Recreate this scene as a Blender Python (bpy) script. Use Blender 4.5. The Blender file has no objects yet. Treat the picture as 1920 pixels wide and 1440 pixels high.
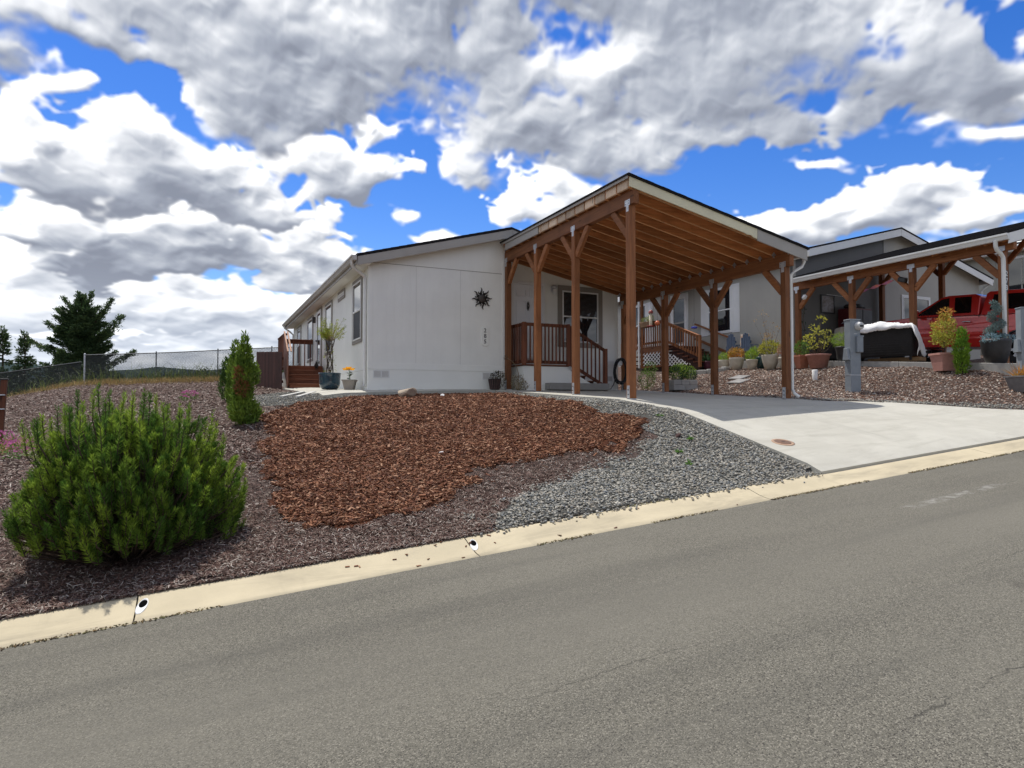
import bpy, bmesh, math, random
import numpy as np
from mathutils import Vector, Matrix
random.seed(7)
RNG = np.random.default_rng(11)
SC = bpy.context.scene
COL = SC.collection
rad = math.radians

# ------------------------------------------------------------------ camera
# world frame: X along the gable fronts, Y away from the street, eye at the origin
cam_d = bpy.data.cameras.new('camera')
cam = bpy.data.objects.new('camera', cam_d)
COL.objects.link(cam)
cam_d.sensor_width = 36.0
cam_d.lens = 23.08
cam_d.clip_start = 0.05
cam_d.clip_end = 20000
cam.location = (0, 0, 0)
cam.rotation_euler = (rad(90 + 1.68), 0, rad(-25.1))
SC.camera = cam

# ------------------------------------------------------------------ exposure
SC.view_settings.view_transform = 'Standard'
SC.view_settings.look = 'None'
SC.view_settings.gamma = 1.0
SC.view_settings.exposure = 1.12
SC.view_settings.use_curve_mapping = False
SC.cycles.use_denoising = True
SC.cycles.max_bounces = 6
SC.cycles.transparent_max_bounces = 6

# ------------------------------------------------------------------ sun
SUN_TO = Vector((-0.10, 0.42, 1.0)).normalized()
sun_d = bpy.data.lights.new('sun', 'SUN')
sun_d.energy = 2.1
sun_d.angle = rad(0.53)
sun_d.color = (1.0, 0.955, 0.89)
sun = bpy.data.objects.new('sun', sun_d)
sun.rotation_euler = SUN_TO.to_track_quat('Z', 'Y').to_euler()
COL.objects.link(sun)

# ------------------------------------------------------------------ world: sky with broken cumulus
world = bpy.data.worlds.new('World')
SC.world = world
world.use_nodes = True


class NT:
    """thin wrapper that wires shader nodes"""
    def __init__(self, tree):
        self.t = tree
        self.n = tree.nodes
        self.l = tree.links

    def node(self, kind, **kw):
        n = self.n.new(kind)
        for k, v in kw.items():
            setattr(n, k, v)
        return n

    def put(self, sock, val):
        if val is None:
            return
        if hasattr(val, 'links') or isinstance(val, bpy.types.NodeSocket):
            self.l.new(val, sock)
        else:
            sock.default_value = val

    def math(self, op, a, b=None, c=None, clamp=False):
        n = self.node('ShaderNodeMath', operation=op, use_clamp=clamp)
        self.put(n.inputs[0], a); self.put(n.inputs[1], b)
        if c is not None:
            self.put(n.inputs[2], c)
        return n.outputs[0]

    def vmath(self, op, a, b=None, c=None):
        n = self.node('ShaderNodeVectorMath', operation=op)
        self.put(n.inputs[0], a); self.put(n.inputs[1], b)
        if c is not None:
            self.put(n.inputs[2], c)
        return n.outputs['Value'] if op in ('LENGTH', 'DOT_PRODUCT', 'DISTANCE') else n.outputs['Vector']

    def ramp(self, fac, lo, hi, a=0.0, b=1.0, smooth=True):
        n = self.node('ShaderNodeMapRange', interpolation_type='SMOOTHSTEP' if smooth else 'LINEAR')
        self.put(n.inputs['Value'], fac)
        n.inputs['From Min'].default_value = lo; n.inputs['From Max'].default_value = hi
        n.inputs['To Min'].default_value = a; n.inputs['To Max'].default_value = b
        return n.outputs['Result']

    def mix(self, fac, a, b, mode='MIX'):
        n = self.node('ShaderNodeMix', data_type='RGBA', blend_type=mode)
        self.put(n.inputs['Factor'], fac)
        self.put(n.inputs[6], a if not isinstance(a, tuple) else (*a, 1)[:4])
        self.put(n.inputs[7], b if not isinstance(b, tuple) else (*b, 1)[:4])
        return n.outputs[2]

    def noise(self, vec, scale, detail=4, rough=0.5, dist=0.0, color=False):
        n = self.node('ShaderNodeTexNoise')
        self.put(n.inputs['Vector'], vec)
        n.inputs['Scale'].default_value = scale
        n.inputs['Detail'].default_value = detail
        n.inputs['Roughness'].default_value = rough
        n.inputs['Distortion'].default_value = dist
        return n.outputs['Color' if color else 'Fac']

    def sep(self, v):
        n = self.node('ShaderNodeSeparateXYZ'); self.put(n.inputs[0], v)
        return n.outputs

    def comb(self, x, y, z):
        n = self.node('ShaderNodeCombineXYZ')
        for i, q in enumerate((x, y, z)):
            self.put(n.inputs[i], q)
        return n.outputs[0]


# cloud layers, far to near: masses (azimuth, elevation, half sizes in degrees, weight; negative = clear gap),
# shaded undersides, then wisp and billow amounts, edge softness, threshold and absorption
LAYERS = [
    ([
      (50.9, 18.6, 2.3, 0.5, 0.75), (61.6, 18.6, 2.7, 0.9, 0.85), (61.0, 20.4, 2.8, 0.5, 0.75), (15.2, 15.7, 1.2, 0.6, 0.75),
      (13.2, 22.5, 1.4, 1.0, 0.8), (-3.1, 2.1, 17.9, 1.6, 0.95), (27.0, 2.6, 22.1, 1.8, 0.9), (56.1, 2.2, 13.7, 1.6, 0.9),
      (-8.2, 6.4, 9.8, 1.7, 0.9), (1.8, 7.1, 10.2, 1.9, 1), (10.5, 5.7, 8.7, 2.7, 0.9), (-3.1, 8.8, 9.0, 1.2, 0.8),
      (27.0, 9.0, 13.7, 4.1, 0.8), (56.1, 8.6, 10.3, 3.9, 0.8), (-11.1, 8.4, 4.6, 2.2, 0.8), (-2.0, 4.4, 18.3, 2.5, 0.95),
      (40.5, 7.0, 20.9, 2.7, 0.9), (18.6, 14.2, 2.1, 0.6, 1), (61.9, 10.5, 3.0, 1.8, 0.8), (-11.1, 10.6, 3.0, 1.5, 0.6),
      (134.3, 5.4, 13.8, 2.9, 1), (-126.5, 8.3, 15.1, 2.8, 1), (-21.2, 4.8, 19.9, 2.7, 1), (132.6, 2.2, 21.0, 2.6, 1),
      (-108.7, 1.5, 18.9, 2.9, 0.9), (-79.4, 7.6, 12.5, 2.9, 0.8), (-97.2, 8.4, 14.1, 3.2, 0.8), (-29.7, 2.1, 13.8, 2.1, 0.8),
      (128.6, 8.7, 14.7, 2.9, 0.9), (-176.3, 7.7, 16.5, 2.8, 0.8), (-132.3, 8.2, 17.9, 3.4, 0.9), (-22.4, 6.4, 11.1, 3.3, 1),
      (-97.3, 2.7, 19.8, 2.9, 0.9), (103.6, 4.9, 17.3, 2.7, 0.9), (-73.8, 4.3, 11.0, 2.4, 0.8), (-54.4, 1.4, 17.0, 2.1, 0.9),
      (-141.3, 8.4, 12.6, 2.4, 1), (153.6, 1.6, 16.8, 2.0, 1), (-27.7, 3.3, 12.4, 3.0, 0.9), (154.7, 8.7, 20.7, 2.6, 0.8),
      (-55.1, 4.1, 20.3, 3.0, 1), (-122.6, 8.5, 15.6, 2.6, 1), (-37.2, 4.5, 12.4, 2.5, 0.9), (73.1, 4.3, 16.5, 2.0, 1),
      (86.2, 6.0, 15.1, 3.0, 0.9), (-125.6, 3.2, 15.4, 2.9, 1), (-29.9, 3.0, 14.9, 2.9, 0.9), (117.9, 2.5, 18.9, 3.3, 0.9),
      (151.1, 4.0, 19.0, 2.0, 1), (153.7, 2.8, 19.4, 2.4, 1), (-106.9, 6.2, 10.3, 2.9, 0.9), (-107.8, 2.8, 19.5, 3.4, 1),
      (160.9, 6.2, 20.5, 2.7, 1), (-77.5, 1.3, 21.4, 2.5, 1), (-56.8, 3.7, 19.8, 2.1, 0.9), (-130.8, 4.4, 15.7, 3.3, 0.8),
      (163.5, 4.3, 14.5, 2.6, 0.8), (112.1, 1.0, 21.3, 3.3, 0.8), (-139.1, 8.9, 18.3, 2.0, 0.8), (-64.1, 6.3, 15.7, 2.4, 0.9),
      (-49.8, 7.9, 20.2, 3.5, 1), (-71.2, 1.4, 20.7, 3.0, 1), (-47.9, 8.2, 16.5, 2.0, 1), (116.4, 3.4, 17.6, 2.8, 0.8),
      (84.4, 8.3, 10.5, 2.2, 0.8), (-70.9, 1.5, 11.9, 2.2, 1),],
     [
      (-3.1, 9.4, 6.1, 0.9, 0.7), (3.4, 8.2, 6.0, 0.6, 0.6), (-9.8, 5.6, 3.8, 0.5, 0.5), (7.1, 9.3, 3.8, 0.6, 0.5),],
     .45, .70, .30, .36, .60),
    ([
      (-11.4, 12.4, 2.4, 1.4, 0.9), (-8.2, 11.7, 2.6, 1.9, 0.9), (-4.2, 13.0, 2.5, 1.7, 0.95), (-2.0, 11.3, 5.2, 2.0, 1),
      (1.8, 13.3, 3.5, 1.8, 1), (4.6, 12.3, 4.9, 2.1, 1), (8.4, 13.8, 3.2, 2.3, 1), (10.5, 12.2, 2.2, 1.9, 0.9),
      (7.1, 10.3, 4.2, 1.3, 0.9), (-6.6, 10.0, 5.1, 1.2, 0.9), (-4.9, 8.6, 7.0, 0.8, 0.6), (-8.6, 13.5, 1.9, 1.1, 0.7),
      (1.4, 10.8, 2.3, 1.6, -0.3), (-5.2, 9.0, 1.4, 0.5, -0.6), (13.2, 9.7, 2.7, 2.7, -0.4), (135.0, 5.4, 4.8, 3.0, 1),
      (100.3, 7.3, 5.0, 3.3, 0.8), (-153.7, 12.3, 5.6, 3.3, 1), (-163.8, 10.0, 4.2, 3.2, 1), (-58.1, 5.8, 8.7, 2.4, 1),
      (-164.4, 6.8, 8.1, 2.9, 0.8), (-84.4, 12.0, 5.7, 2.9, 0.8), (-80.0, 7.3, 8.7, 2.7, 0.8), (125.6, 9.3, 6.3, 3.1, 1),
      (162.2, 6.5, 7.8, 3.4, 0.9), (-175.8, 10.2, 7.0, 2.3, 0.9), (-63.7, 5.5, 5.2, 2.7, 0.9), (128.8, 6.3, 8.7, 3.1, 0.8),
      (-38.5, 9.3, 6.1, 3.4, 0.8), (-159.3, 11.2, 6.0, 3.5, 1), (148.9, 12.5, 4.9, 2.1, 1), (149.5, 9.2, 7.2, 2.1, 1),
      (144.5, 8.5, 5.7, 3.1, 0.9), (108.6, 8.6, 8.5, 2.7, 1), (111.4, 11.1, 7.5, 3.5, 0.9), (-35.4, 8.5, 8.7, 2.7, 1),
      (167.1, 11.8, 5.4, 2.7, 0.9), (-72.1, 7.4, 5.2, 3.2, 1), (73.9, 10.0, 4.7, 2.0, 1),],
     [
      (-7.6, 10.3, 3.0, 1.3, 1), (-2.7, 10.8, 2.9, 1.1, 1), (0.6, 10.7, 2.3, 0.8, 0.6), (7.1, 10.3, 4.2, 0.8, 0.7),
      (-11.1, 11.3, 1.8, 0.9, 0.6),],
     .28, .95, .15, .42, 1.05),
    ([
      (-12.0, 20.1, 1.8, 2.0, 0.9), (-11.1, 18.4, 2.7, 2.0, 0.95), (-9.2, 16.3, 4.4, 2.5, 1), (-4.2, 18.8, 3.9, 2.2, 1),
      (-2.0, 17.5, 5.2, 2.4, 1), (1.8, 17.2, 5.1, 2.3, 1), (5.0, 15.6, 3.3, 1.4, 0.9), (-6.6, 14.9, 5.4, 1.5, 1),
      (9.7, 19.3, 3.5, 1.5, 1), (13.2, 19.2, 3.6, 1.5, 1), (6.3, 20.3, 3.3, 1.2, 0.9), (9.7, 17.8, 2.2, 1.1, 0.8),
      (24.4, 18.2, 1.7, 1.6, 1), (26.3, 16.3, 2.8, 1.5, 1), (30.7, 17.3, 4.6, 3.0, 0.95), (35.2, 16.3, 4.5, 2.5, 0.8),
      (48.0, 14.3, 5.9, 1.3, 1), (52.6, 14.6, 3.3, 1.6, 1), (55.8, 15.2, 2.2, 1.8, 1), (59.1, 13.7, 2.6, 1.4, 1),
      (61.7, 13.1, 1.5, 0.9, 0.9), (44.8, 15.2, 2.9, 0.9, 0.9), (46.8, 16.2, 1.6, 0.8, 0.8), (-10.5, 22.5, 1.4, 1.1, 0.8),
      (13.2, 22.5, 0.9, 0.7, 0.8), (-2.0, 21.7, 5.5, 1.4, -0.4), (15.0, 14.2, 3.2, 2.6, -0.8), (10.5, 22.1, 2.6, 0.8, -0.4),
      (40.5, 17.6, 4.3, 1.6, -0.6), (116.3, 20.9, 10.5, 4.5, 1), (-158.4, 17.6, 7.4, 4.4, 1), (142.5, 16.9, 7.5, 3.7, 1),
      (-58.6, 20.6, 5.3, 2.6, 0.8), (-26.8, 21.8, 5.5, 3.8, 0.9), (112.4, 10.1, 7.3, 3.5, 0.9), (167.4, 11.9, 7.0, 2.8, 1),
      (-96.7, 14.7, 5.5, 2.9, 0.9), (-165.6, 18.8, 8.2, 4.1, 1), (-121.8, 15.5, 7.2, 3.7, 0.9), (-176.5, 19.4, 7.8, 3.1, 0.9),
      (-102.3, 10.1, 7.5, 3.6, 1), (-37.1, 14.6, 10.4, 4.5, 0.9), (102.8, 19.4, 10.6, 4.3, 0.8), (-109.8, 20.0, 8.4, 2.8, 1),
      (-162.1, 12.5, 7.3, 3.8, 1), (-112.0, 14.6, 9.9, 3.4, 1), (76.9, 10.7, 7.9, 4.2, 0.9), (-133.6, 21.0, 5.2, 4.4, 1),
      (98.8, 20.2, 10.6, 2.7, 0.9), (-55.3, 11.7, 5.5, 5.0, 1), (-167.4, 19.5, 10.7, 3.1, 0.8), (-36.5, 17.3, 10.8, 3.4, 1),
      (-27.3, 15.2, 9.5, 2.9, 0.8), (112.2, 15.0, 10.3, 2.9, 0.8), (-88.0, 22.7, 8.1, 3.6, 1), (106.8, 20.3, 5.9, 3.8, 1),
      (-60.1, 17.1, 9.7, 4.2, 0.8), (-129.3, 17.8, 10.9, 4.7, 0.9), (76.2, 16.2, 7.3, 2.9, 0.9), (134.5, 16.2, 10.2, 3.5, 0.8),
      (-100.6, 12.1, 8.5, 4.8, 1), (-160.0, 19.8, 10.1, 3.5, 1), (-163.8, 12.4, 6.4, 4.3, 1), (-31.1, 21.8, 6.5, 3.0, 0.9),
      (107.1, 18.3, 9.1, 2.6, 0.9), (115.8, 9.7, 6.1, 2.7, 1), (101.9, 13.0, 10.5, 2.6, 0.8), (-133.3, 19.1, 5.0, 3.3, 0.8),
      (172.5, 10.2, 8.9, 4.4, 0.8), (175.5, 17.2, 5.7, 3.2, 0.8), (100.4, 22.3, 10.5, 2.7, 0.9), (-106.8, 14.5, 7.7, 4.2, 0.9),
      (98.9, 23.2, 7.0, 3.9, 1),],
     [
      (-11.4, 14.5, 4.5, 1.3, 1), (-4.9, 14.3, 7.7, 1.0, 1), (3.0, 15.0, 3.6, 1.2, 0.8), (-7.6, 10.3, 3.3, 1.4, 1),
      (-2.7, 10.8, 2.9, 1.1, 1), (5.4, 10.4, 3.7, 0.7, 0.6), (31.1, 16.0, 4.1, 1.7, 0.4), (50.7, 13.0, 8.3, 0.8, 0.5),
      (-12.0, 16.5, 2.4, 1.0, 0.5),],
     .30, .95, .15, .42, 1.05),
    ([
      (-2.0, 25.7, 5.9, 2.5, 1), (2.6, 24.5, 5.2, 2.8, 1), (1.8, 28.4, 10.2, 2.0, 1), (7.1, 24.0, 4.6, 1.8, 0.95),
      (11.4, 25.9, 5.7, 3.1, 1), (13.2, 29.3, 8.8, 2.8, 1), (20.5, 27.6, 7.4, 4.0, 1), (25.1, 24.3, 6.9, 3.5, 1),
      (28.8, 22.3, 5.1, 2.0, 1), (35.2, 26.6, 9.0, 4.8, 1), (33.0, 21.4, 5.0, 1.5, 0.95), (41.4, 25.3, 7.7, 4.2, 1),
      (48.8, 25.3, 8.6, 4.0, 1), (56.8, 24.1, 6.4, 3.8, 1), (61.6, 21.9, 2.4, 1.9, 0.9), (20.7, 20.3, 1.9, 1.8, 0.75),
      (38.4, 21.2, 5.7, 1.2, 0.9), (-11.1, 25.2, 3.9, 1.5, 0.95), (3.8, 21.3, 2.0, 1.0, 0.7), (-6.6, 29.4, 10.1, 1.8, 0.9),
      (8.8, 33.1, 12.7, 2.8, 1), (27.0, 34.2, 13.7, 2.9, 1), (44.8, 32.6, 12.3, 2.8, 1), (57.8, 30.0, 6.6, 2.1, 0.9),
      (-8.9, 23.2, 2.2, 1.3, -0.6), (-5.6, 21.6, 3.8, 1.7, -0.8), (62.6, 24.8, 1.2, 1.5, -0.8), (6.3, 27.1, 1.1, 0.7, -0.3),
      (5.8, 29.4, 1.0, 0.5, -0.4), (-2.7, 23.5, 1.5, 1.0, -0.3), (-109.9, 45.4, 9.8, 5.5, 1), (-115.6, 54.7, 10.9, 5.9, 0.8),
      (103.2, 63.1, 10.8, 5.7, 0.8), (-140.2, 51.2, 15.0, 5.6, 1), (-99.5, 28.5, 11.4, 6.8, 0.8), (167.0, 35.2, 14.0, 8.4, 1),
      (-160.8, 35.4, 18.0, 6.6, 0.9), (-34.8, 42.8, 19.5, 4.3, 0.8), (-61.3, 28.7, 12.5, 4.5, 1), (-137.6, 62.2, 10.5, 7.5, 0.8),
      (-109.1, 40.4, 21.8, 4.6, 1), (-57.9, 57.5, 16.1, 4.9, 1), (124.6, 34.5, 19.2, 4.2, 0.8), (-49.4, 63.9, 14.0, 6.8, 0.9),
      (-118.9, 65.0, 17.9, 5.5, 0.8), (78.1, 32.0, 17.2, 4.5, 1), (-157.2, 46.0, 15.0, 5.0, 1), (80.0, 45.0, 17.4, 6.2, 0.9),
      (-31.1, 61.5, 10.8, 8.0, 1), (76.9, 50.0, 15.6, 6.5, 1), (-38.9, 37.6, 20.3, 7.5, 1), (91.7, 59.2, 19.1, 4.2, 1),
      (-90.3, 38.4, 19.5, 8.7, 1), (-172.0, 55.8, 15.3, 4.5, 1), (-179.7, 59.5, 18.2, 6.0, 0.8), (-101.2, 46.6, 14.5, 7.2, 0.9),
      (76.3, 43.2, 18.0, 6.2, 0.8), (-47.2, 54.2, 13.8, 5.9, 0.9), (-129.0, 33.4, 9.0, 5.0, 0.9), (108.7, 43.3, 11.5, 5.0, 1),
      (-132.2, 45.2, 17.3, 4.7, 1), (-170.5, 31.8, 19.9, 6.0, 0.9), (-179.9, 53.5, 9.7, 6.0, 0.8), (-156.8, 62.2, 20.5, 5.2, 0.8),
      (-161.9, 30.9, 17.1, 5.7, 1), (-129.5, 57.9, 12.8, 8.9, 0.8), (-76.9, 64.4, 15.4, 6.8, 1), (-70.0, 50.4, 13.5, 4.5, 0.8),
      (-28.3, 48.9, 9.0, 4.2, 1), (75.2, 45.1, 15.3, 4.9, 0.9), (124.2, 64.9, 15.2, 8.0, 0.9), (-36.2, 25.4, 13.0, 7.0, 0.8),
      (93.7, 36.3, 20.0, 4.6, 0.8), (-142.2, 46.5, 19.1, 6.0, 0.8), (-64.4, 47.2, 21.0, 5.8, 0.8), (-171.6, 42.7, 18.1, 5.7, 1),
      (-153.1, 55.6, 20.9, 7.5, 0.8), (81.5, 31.2, 18.8, 8.1, 1), (-85.2, 52.4, 10.3, 5.2, 1), (-52.8, 60.6, 14.8, 8.5, 0.9),
      (-20.8, 24.1, 11.5, 7.9, 1), (161.4, 37.1, 14.9, 8.1, 1), (-10, 45, 20, 6, 1), (30, 48, 22, 6, 0.9),
      (65, 44, 15, 7, 1), (10, 62, 30, 7, 0.9), (60, 66, 30, 6, 0.9), (-20, 80, 60, 5, 0.8),
      (100, 78, 50, 7, 0.9), (-120, 76, 50, 8, 0.9), (170, 82, 60, 6, 0.8),],
     [
      (38.4, 23.7, 10.1, 3.0, 0.5), (51.1, 23.5, 9.4, 3.2, 0.85), (57.5, 22.6, 6.6, 2.7, 0.95), (21.4, 27.3, 5.1, 3.3, 0.6),
      (19.1, 30.4, 5.5, 1.7, 0.4), (27.0, 22.7, 5.1, 2.0, 0.4), (10.5, 25.1, 3.5, 1.8, 0.35), (59.4, 25.0, 4.4, 1.9, 0.5),
      (46.0, 27.8, 3.7, 2.0, 0.3), (-0.1, 25.1, 3.8, 1.0, 0.3), (4.6, 27.9, 2.4, 1.4, 0.3),],
     .50, .85, .34, .42, 1.0),
]


def make_clouds(W=4096, H=1024):
    """broken cumulus as a colour + cover map; rows run over sqrt(elevation / 90 deg), columns over azimuth"""
    rg = np.random.default_rng(5)
    t = (np.arange(H) + 0.5) / H
    el = 90.0 * t ** 2
    az = -180 + 360 * (np.arange(W) + 0.5) / W
    yy = 34.0 * np.log((el + 12.0) / 12.0)          # squeezed towards the horizon

    def taps(c):
        i = np.floor(c).astype(int); f = (c - i).astype(np.float32)
        return i, (((-0.5 * f + 1) * f - 0.5) * f, (1.5 * f - 2.5) * f * f + 1, ((-1.5 * f + 2) * f + 0.5) * f, (0.5 * f - 0.5) * f * f)

    def grid_noise(cell_a, cell_e):
        na = max(4, int(round(360 / cell_a))); ne = int(yy.max() / cell_e) + 6
        G = rg.standard_normal((ne, na)).astype(np.float32) * 0.6
        i, w = taps(yy / cell_e + 2)
        R = sum(G[(i + k - 1) % ne] * w[k][:, None] for k in range(4))
        i, w = taps((az + 180) / 360 * na)
        return sum(R[:, (i + k - 1) % na] * w[k][None, :] for k in range(4))

    def shift(a, da, de):
        rows = np.clip((np.sqrt(np.clip(el + de, 0, 89.9) / 90) * H).astype(int), 0, H - 1)
        return np.roll(a[rows], -int(round(da / 360 * W)), axis=1)

    def warp(a, wa, we):
        r = np.clip(np.arange(H)[:, None] + (we * H / 90).astype(int), 0, H - 1)
        c = (np.arange(W)[None, :] + (wa * W / 360).astype(int)) % W
        return a[r, c]

    def blur(a, n):
        """cheap box blur, n samples either way"""
        for ax in (0, 1):
            c = np.cumsum(np.concatenate([np.repeat(a.take([0], ax), n + 1, ax), a, np.repeat(a.take([-1], ax), n, ax)], ax), ax, dtype=np.float32)
            m = a.shape[ax]
            a = (c.take(np.arange(2 * n + 1, 2 * n + 1 + m), ax) - c.take(np.arange(m), ax)) / (2 * n + 1)
        return a

    def blobs(items):
        neg = np.zeros((H, W), np.float32); pos = np.ones((H, W), np.float32)
        for a, e, sa, se, w in items:
            ys = np.exp(-((el - e) / se) ** 2).astype(np.float32)
            r = np.nonzero(ys > 0.003)[0]
            da = (az - a + 180) % 360 - 180
            xs = np.exp(-(da / sa) ** 2).astype(np.float32)
            c = np.nonzero(xs > 0.003)[0]
            g = abs(w) * np.outer(ys[r], xs[c])
            if w > 0:
                pos[np.ix_(r, c)] *= 1 - np.minimum(g, 0.97)
            else:
                neg[np.ix_(r, c)] += g
        return (1 - pos) - neg
    wa = 0.9 * grid_noise(6, 4) + 0.9 * grid_noise(2.4, 1.8)
    we = 1.0 * grid_noise(6, 4) + 0.9 * grid_noise(2.4, 1.8)
    wa2 = 0.5 * grid_noise(1.6, 1.5) + .2 * grid_noise(.6, .55)
    we2 = np.roll(wa2, 1500, axis=1)
    oct_w = [grid_noise(1.45 * a, e) for a, e in ((9, 6), (4.5, 3), (2.2, 1.6), (1.1, .85), (.55, .45), (.3, .25))]
    oct_b = [0.36 - np.abs(grid_noise(1.4 * a, e)) for a, e in ((4.4, 3.8), (2.2, 1.8), (1.1, .9), (.55, .46), (.3, .26))]
    stops = np.array([0, .2, .4, .6, .8, 1.0, 1.2])
    ramp = np.array([(.15, .165, .205), (.215, .235, .28), (.31, .33, .37), (.43, .445, .475), (.565, .575, .595), (.68, .685, .69), (.79, .79, .79)])
    img = np.zeros((H, W, 4), np.float32)
    for li, (items, shades, kw, kb, soft, bias, absorb) in enumerate(LAYERS):
        base = warp(blobs(items), wa, we)
        dark = warp(np.clip(blobs(shades), 0, 1), wa * 1.3, we * 1.3)
        wisp = sum(k * o for k, o in zip((.42, .30, .2, .13, .085, .055), oct_w))
        bill = warp(sum(k * o for k, o in zip((.46, .40, .27, .17, .09), oct_b)), wa2, we2)
        wisp = np.roll(wisp, 700 * li, axis=1); bill = np.roll(bill, 900 * li, axis=1)
        d = 1.25 * base - bias + kw * wisp + kb * bill
        # feathered edge: sharp where the cloud billows, torn and thin elsewhere
        edge = soft * (1.0 + 0.9 * np.clip(np.roll(oct_w[1], 300 * li, axis=1), -0.6, 1.2))
        cover = np.clip(d / np.maximum(edge, 0.06), 0, 1); cover = blur(cover * cover * (3 - 2 * cover), 1)
        b1 = blur(np.clip(d, -.2, 1.1), 3); b2 = blur(b1, 14)
        dens = np.clip(b1, 0, 1.1); densw = np.clip(b2, 0, 1.1)
        occ = .30 * shift(dens, -.25, .3) + .32 * shift(dens, -.55, .7) + .32 * shift(densw, -1.0, 1.3) + .28 * shift(densw, -1.8, 2.3) + .2 * shift(densw, -2.8, 3.6)
        light = np.exp(-absorb * occ - 0.18 * dens) * (1 - 0.75 * dark)
        relief = np.clip(d - shift(d, -.2, .26), -.3, .3) * .50 + np.clip(b1 - shift(b1, -.5, .65), -.5, .5) * .62 + np.clip(b2 - shift(b2, -1.3, 1.7), -.6, .6) * .40
        lum = np.clip(0.10 + 0.88 * light + 1.25 * relief * (0.35 + 0.85 * light), 0.0, 1.2)
        lum = np.clip(lum + 0.13 * np.roll(oct_w[0], 500 * li, axis=1) + 0.09 * np.roll(oct_w[1], 350 * li, axis=1), 0.0, 1.2)
        far = np.clip(1 - el / 11.0, 0, 1)[:, None] ** 1.3 * 0.5
        for c, q in enumerate((.50, .57, .68)):
            col = np.interp(lum, stops, ramp[:, c]) * (1 - far) + q * far
            img[..., c] = img[..., c] * (1 - cover) + col * cover
        img[..., 3] = img[..., 3] * (1 - cover) + cover
    img[..., :3] /= np.maximum(img[..., 3:], 1e-3)     # straight alpha
    return img


def build_world():
    T = NT(world.node_tree)
    T.n.clear()
    out = T.node('ShaderNodeOutputWorld')
    bg = T.node('ShaderNodeBackground')
    T.l.new(bg.outputs[0], out.inputs[0])
    sky = T.node('ShaderNodeTexSky', sky_type='NISHITA')
    sky.sun_disc = False
    sky.sun_elevation = math.asin(SUN_TO.z)
    sky.sun_rotation = math.atan2(SUN_TO.x, SUN_TO.y)
    sky.air_density = 1.0
    sky.dust_density = 0.2
    sky.ozone_density = 3.0
    hsv = T.node('ShaderNodeHueSaturation')
    hsv.inputs['Hue'].default_value = 0.517
    hsv.inputs['Saturation'].default_value = SKY_SAT
    hsv.inputs['Value'].default_value = SKY_STRENGTH
    T.l.new(sky.outputs[0], hsv.inputs['Color'])
    px = make_clouds()
    H, W = px.shape[:2]
    c = np.clip(px[..., :3] / 1.25, 0, 1)
    px[..., :3] = np.where(c < 0.0031308, c * 12.92, 1.055 * c ** (1 / 2.4) - 0.055)
    img = bpy.data.images.new('cloud_field', W, H, alpha=True)
    img.alpha_mode = 'CHANNEL_PACKED'
    img.pixels.foreach_set(px.ravel())
    img.update()
    img.pack()
    tc = T.node('ShaderNodeTexCoord')
    x, y, z = T.sep(T.vmath('NORMALIZE', tc.outputs['Generated']))
    u = T.math('MULTIPLY_ADD', T.math('ARCTAN2', x, y), 1 / (2 * math.pi), 0.5)
    el = T.math('ARCSINE', z)
    v = T.math('SQRT', T.math('MULTIPLY', T.math('MAXIMUM', el, rad(0.4)), 2 / math.pi))
    it = T.node('ShaderNodeTexImage', image=img, interpolation='Cubic', extension='EXTEND')
    T.put(it.inputs['Vector'], T.comb(u, v, 0))
    ccol = T.vmath('SCALE', it.outputs['Color'])
    ccol.node.inputs['Scale'].default_value = 1.25 * CLOUD_STRENGTH
    low = T.ramp(el, rad(-1.0), rad(10.0), 0.55, 0.0)
    skyc = T.mix(low, hsv.outputs[0], (0.48, 0.62, 0.84))
    col = T.mix(it.outputs['Alpha'], skyc, ccol)
    T.l.new(col, bg.inputs['Color'])
    bg.inputs['Strength'].default_value = 1.0
    world.cycles.sampling_method = 'MANUAL'
    world.cycles.sample_map_resolution = 1024


SKY_SAT = 1.38
SKY_STRENGTH = 0.071
CLOUD_STRENGTH = 0.85
build_world()

# ------------------------------------------------------------------ helpers
def tag(o, label=None, cat=None, group=None, kind=None):
    if label: o['label'] = label
    if cat: o['category'] = cat
    if group: o['group'] = group
    if kind: o['kind'] = kind
    return o


def thing(name, label, cat, loc=(0, 0, 0), rz=0.0, group=None):
    o = bpy.data.objects.new(name, None)
    o.empty_display_size = 0.2
    COL.objects.link(o)
    o.location = loc
    o.rotation_euler = (0, 0, rz)
    return tag(o, label, cat, group)


def copy_tree(o, parent=None):
    c = o.copy(); COL.objects.link(c); c.parent = parent
    for ch in list(o.children):
        copy_tree(ch, c)
    return c


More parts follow.
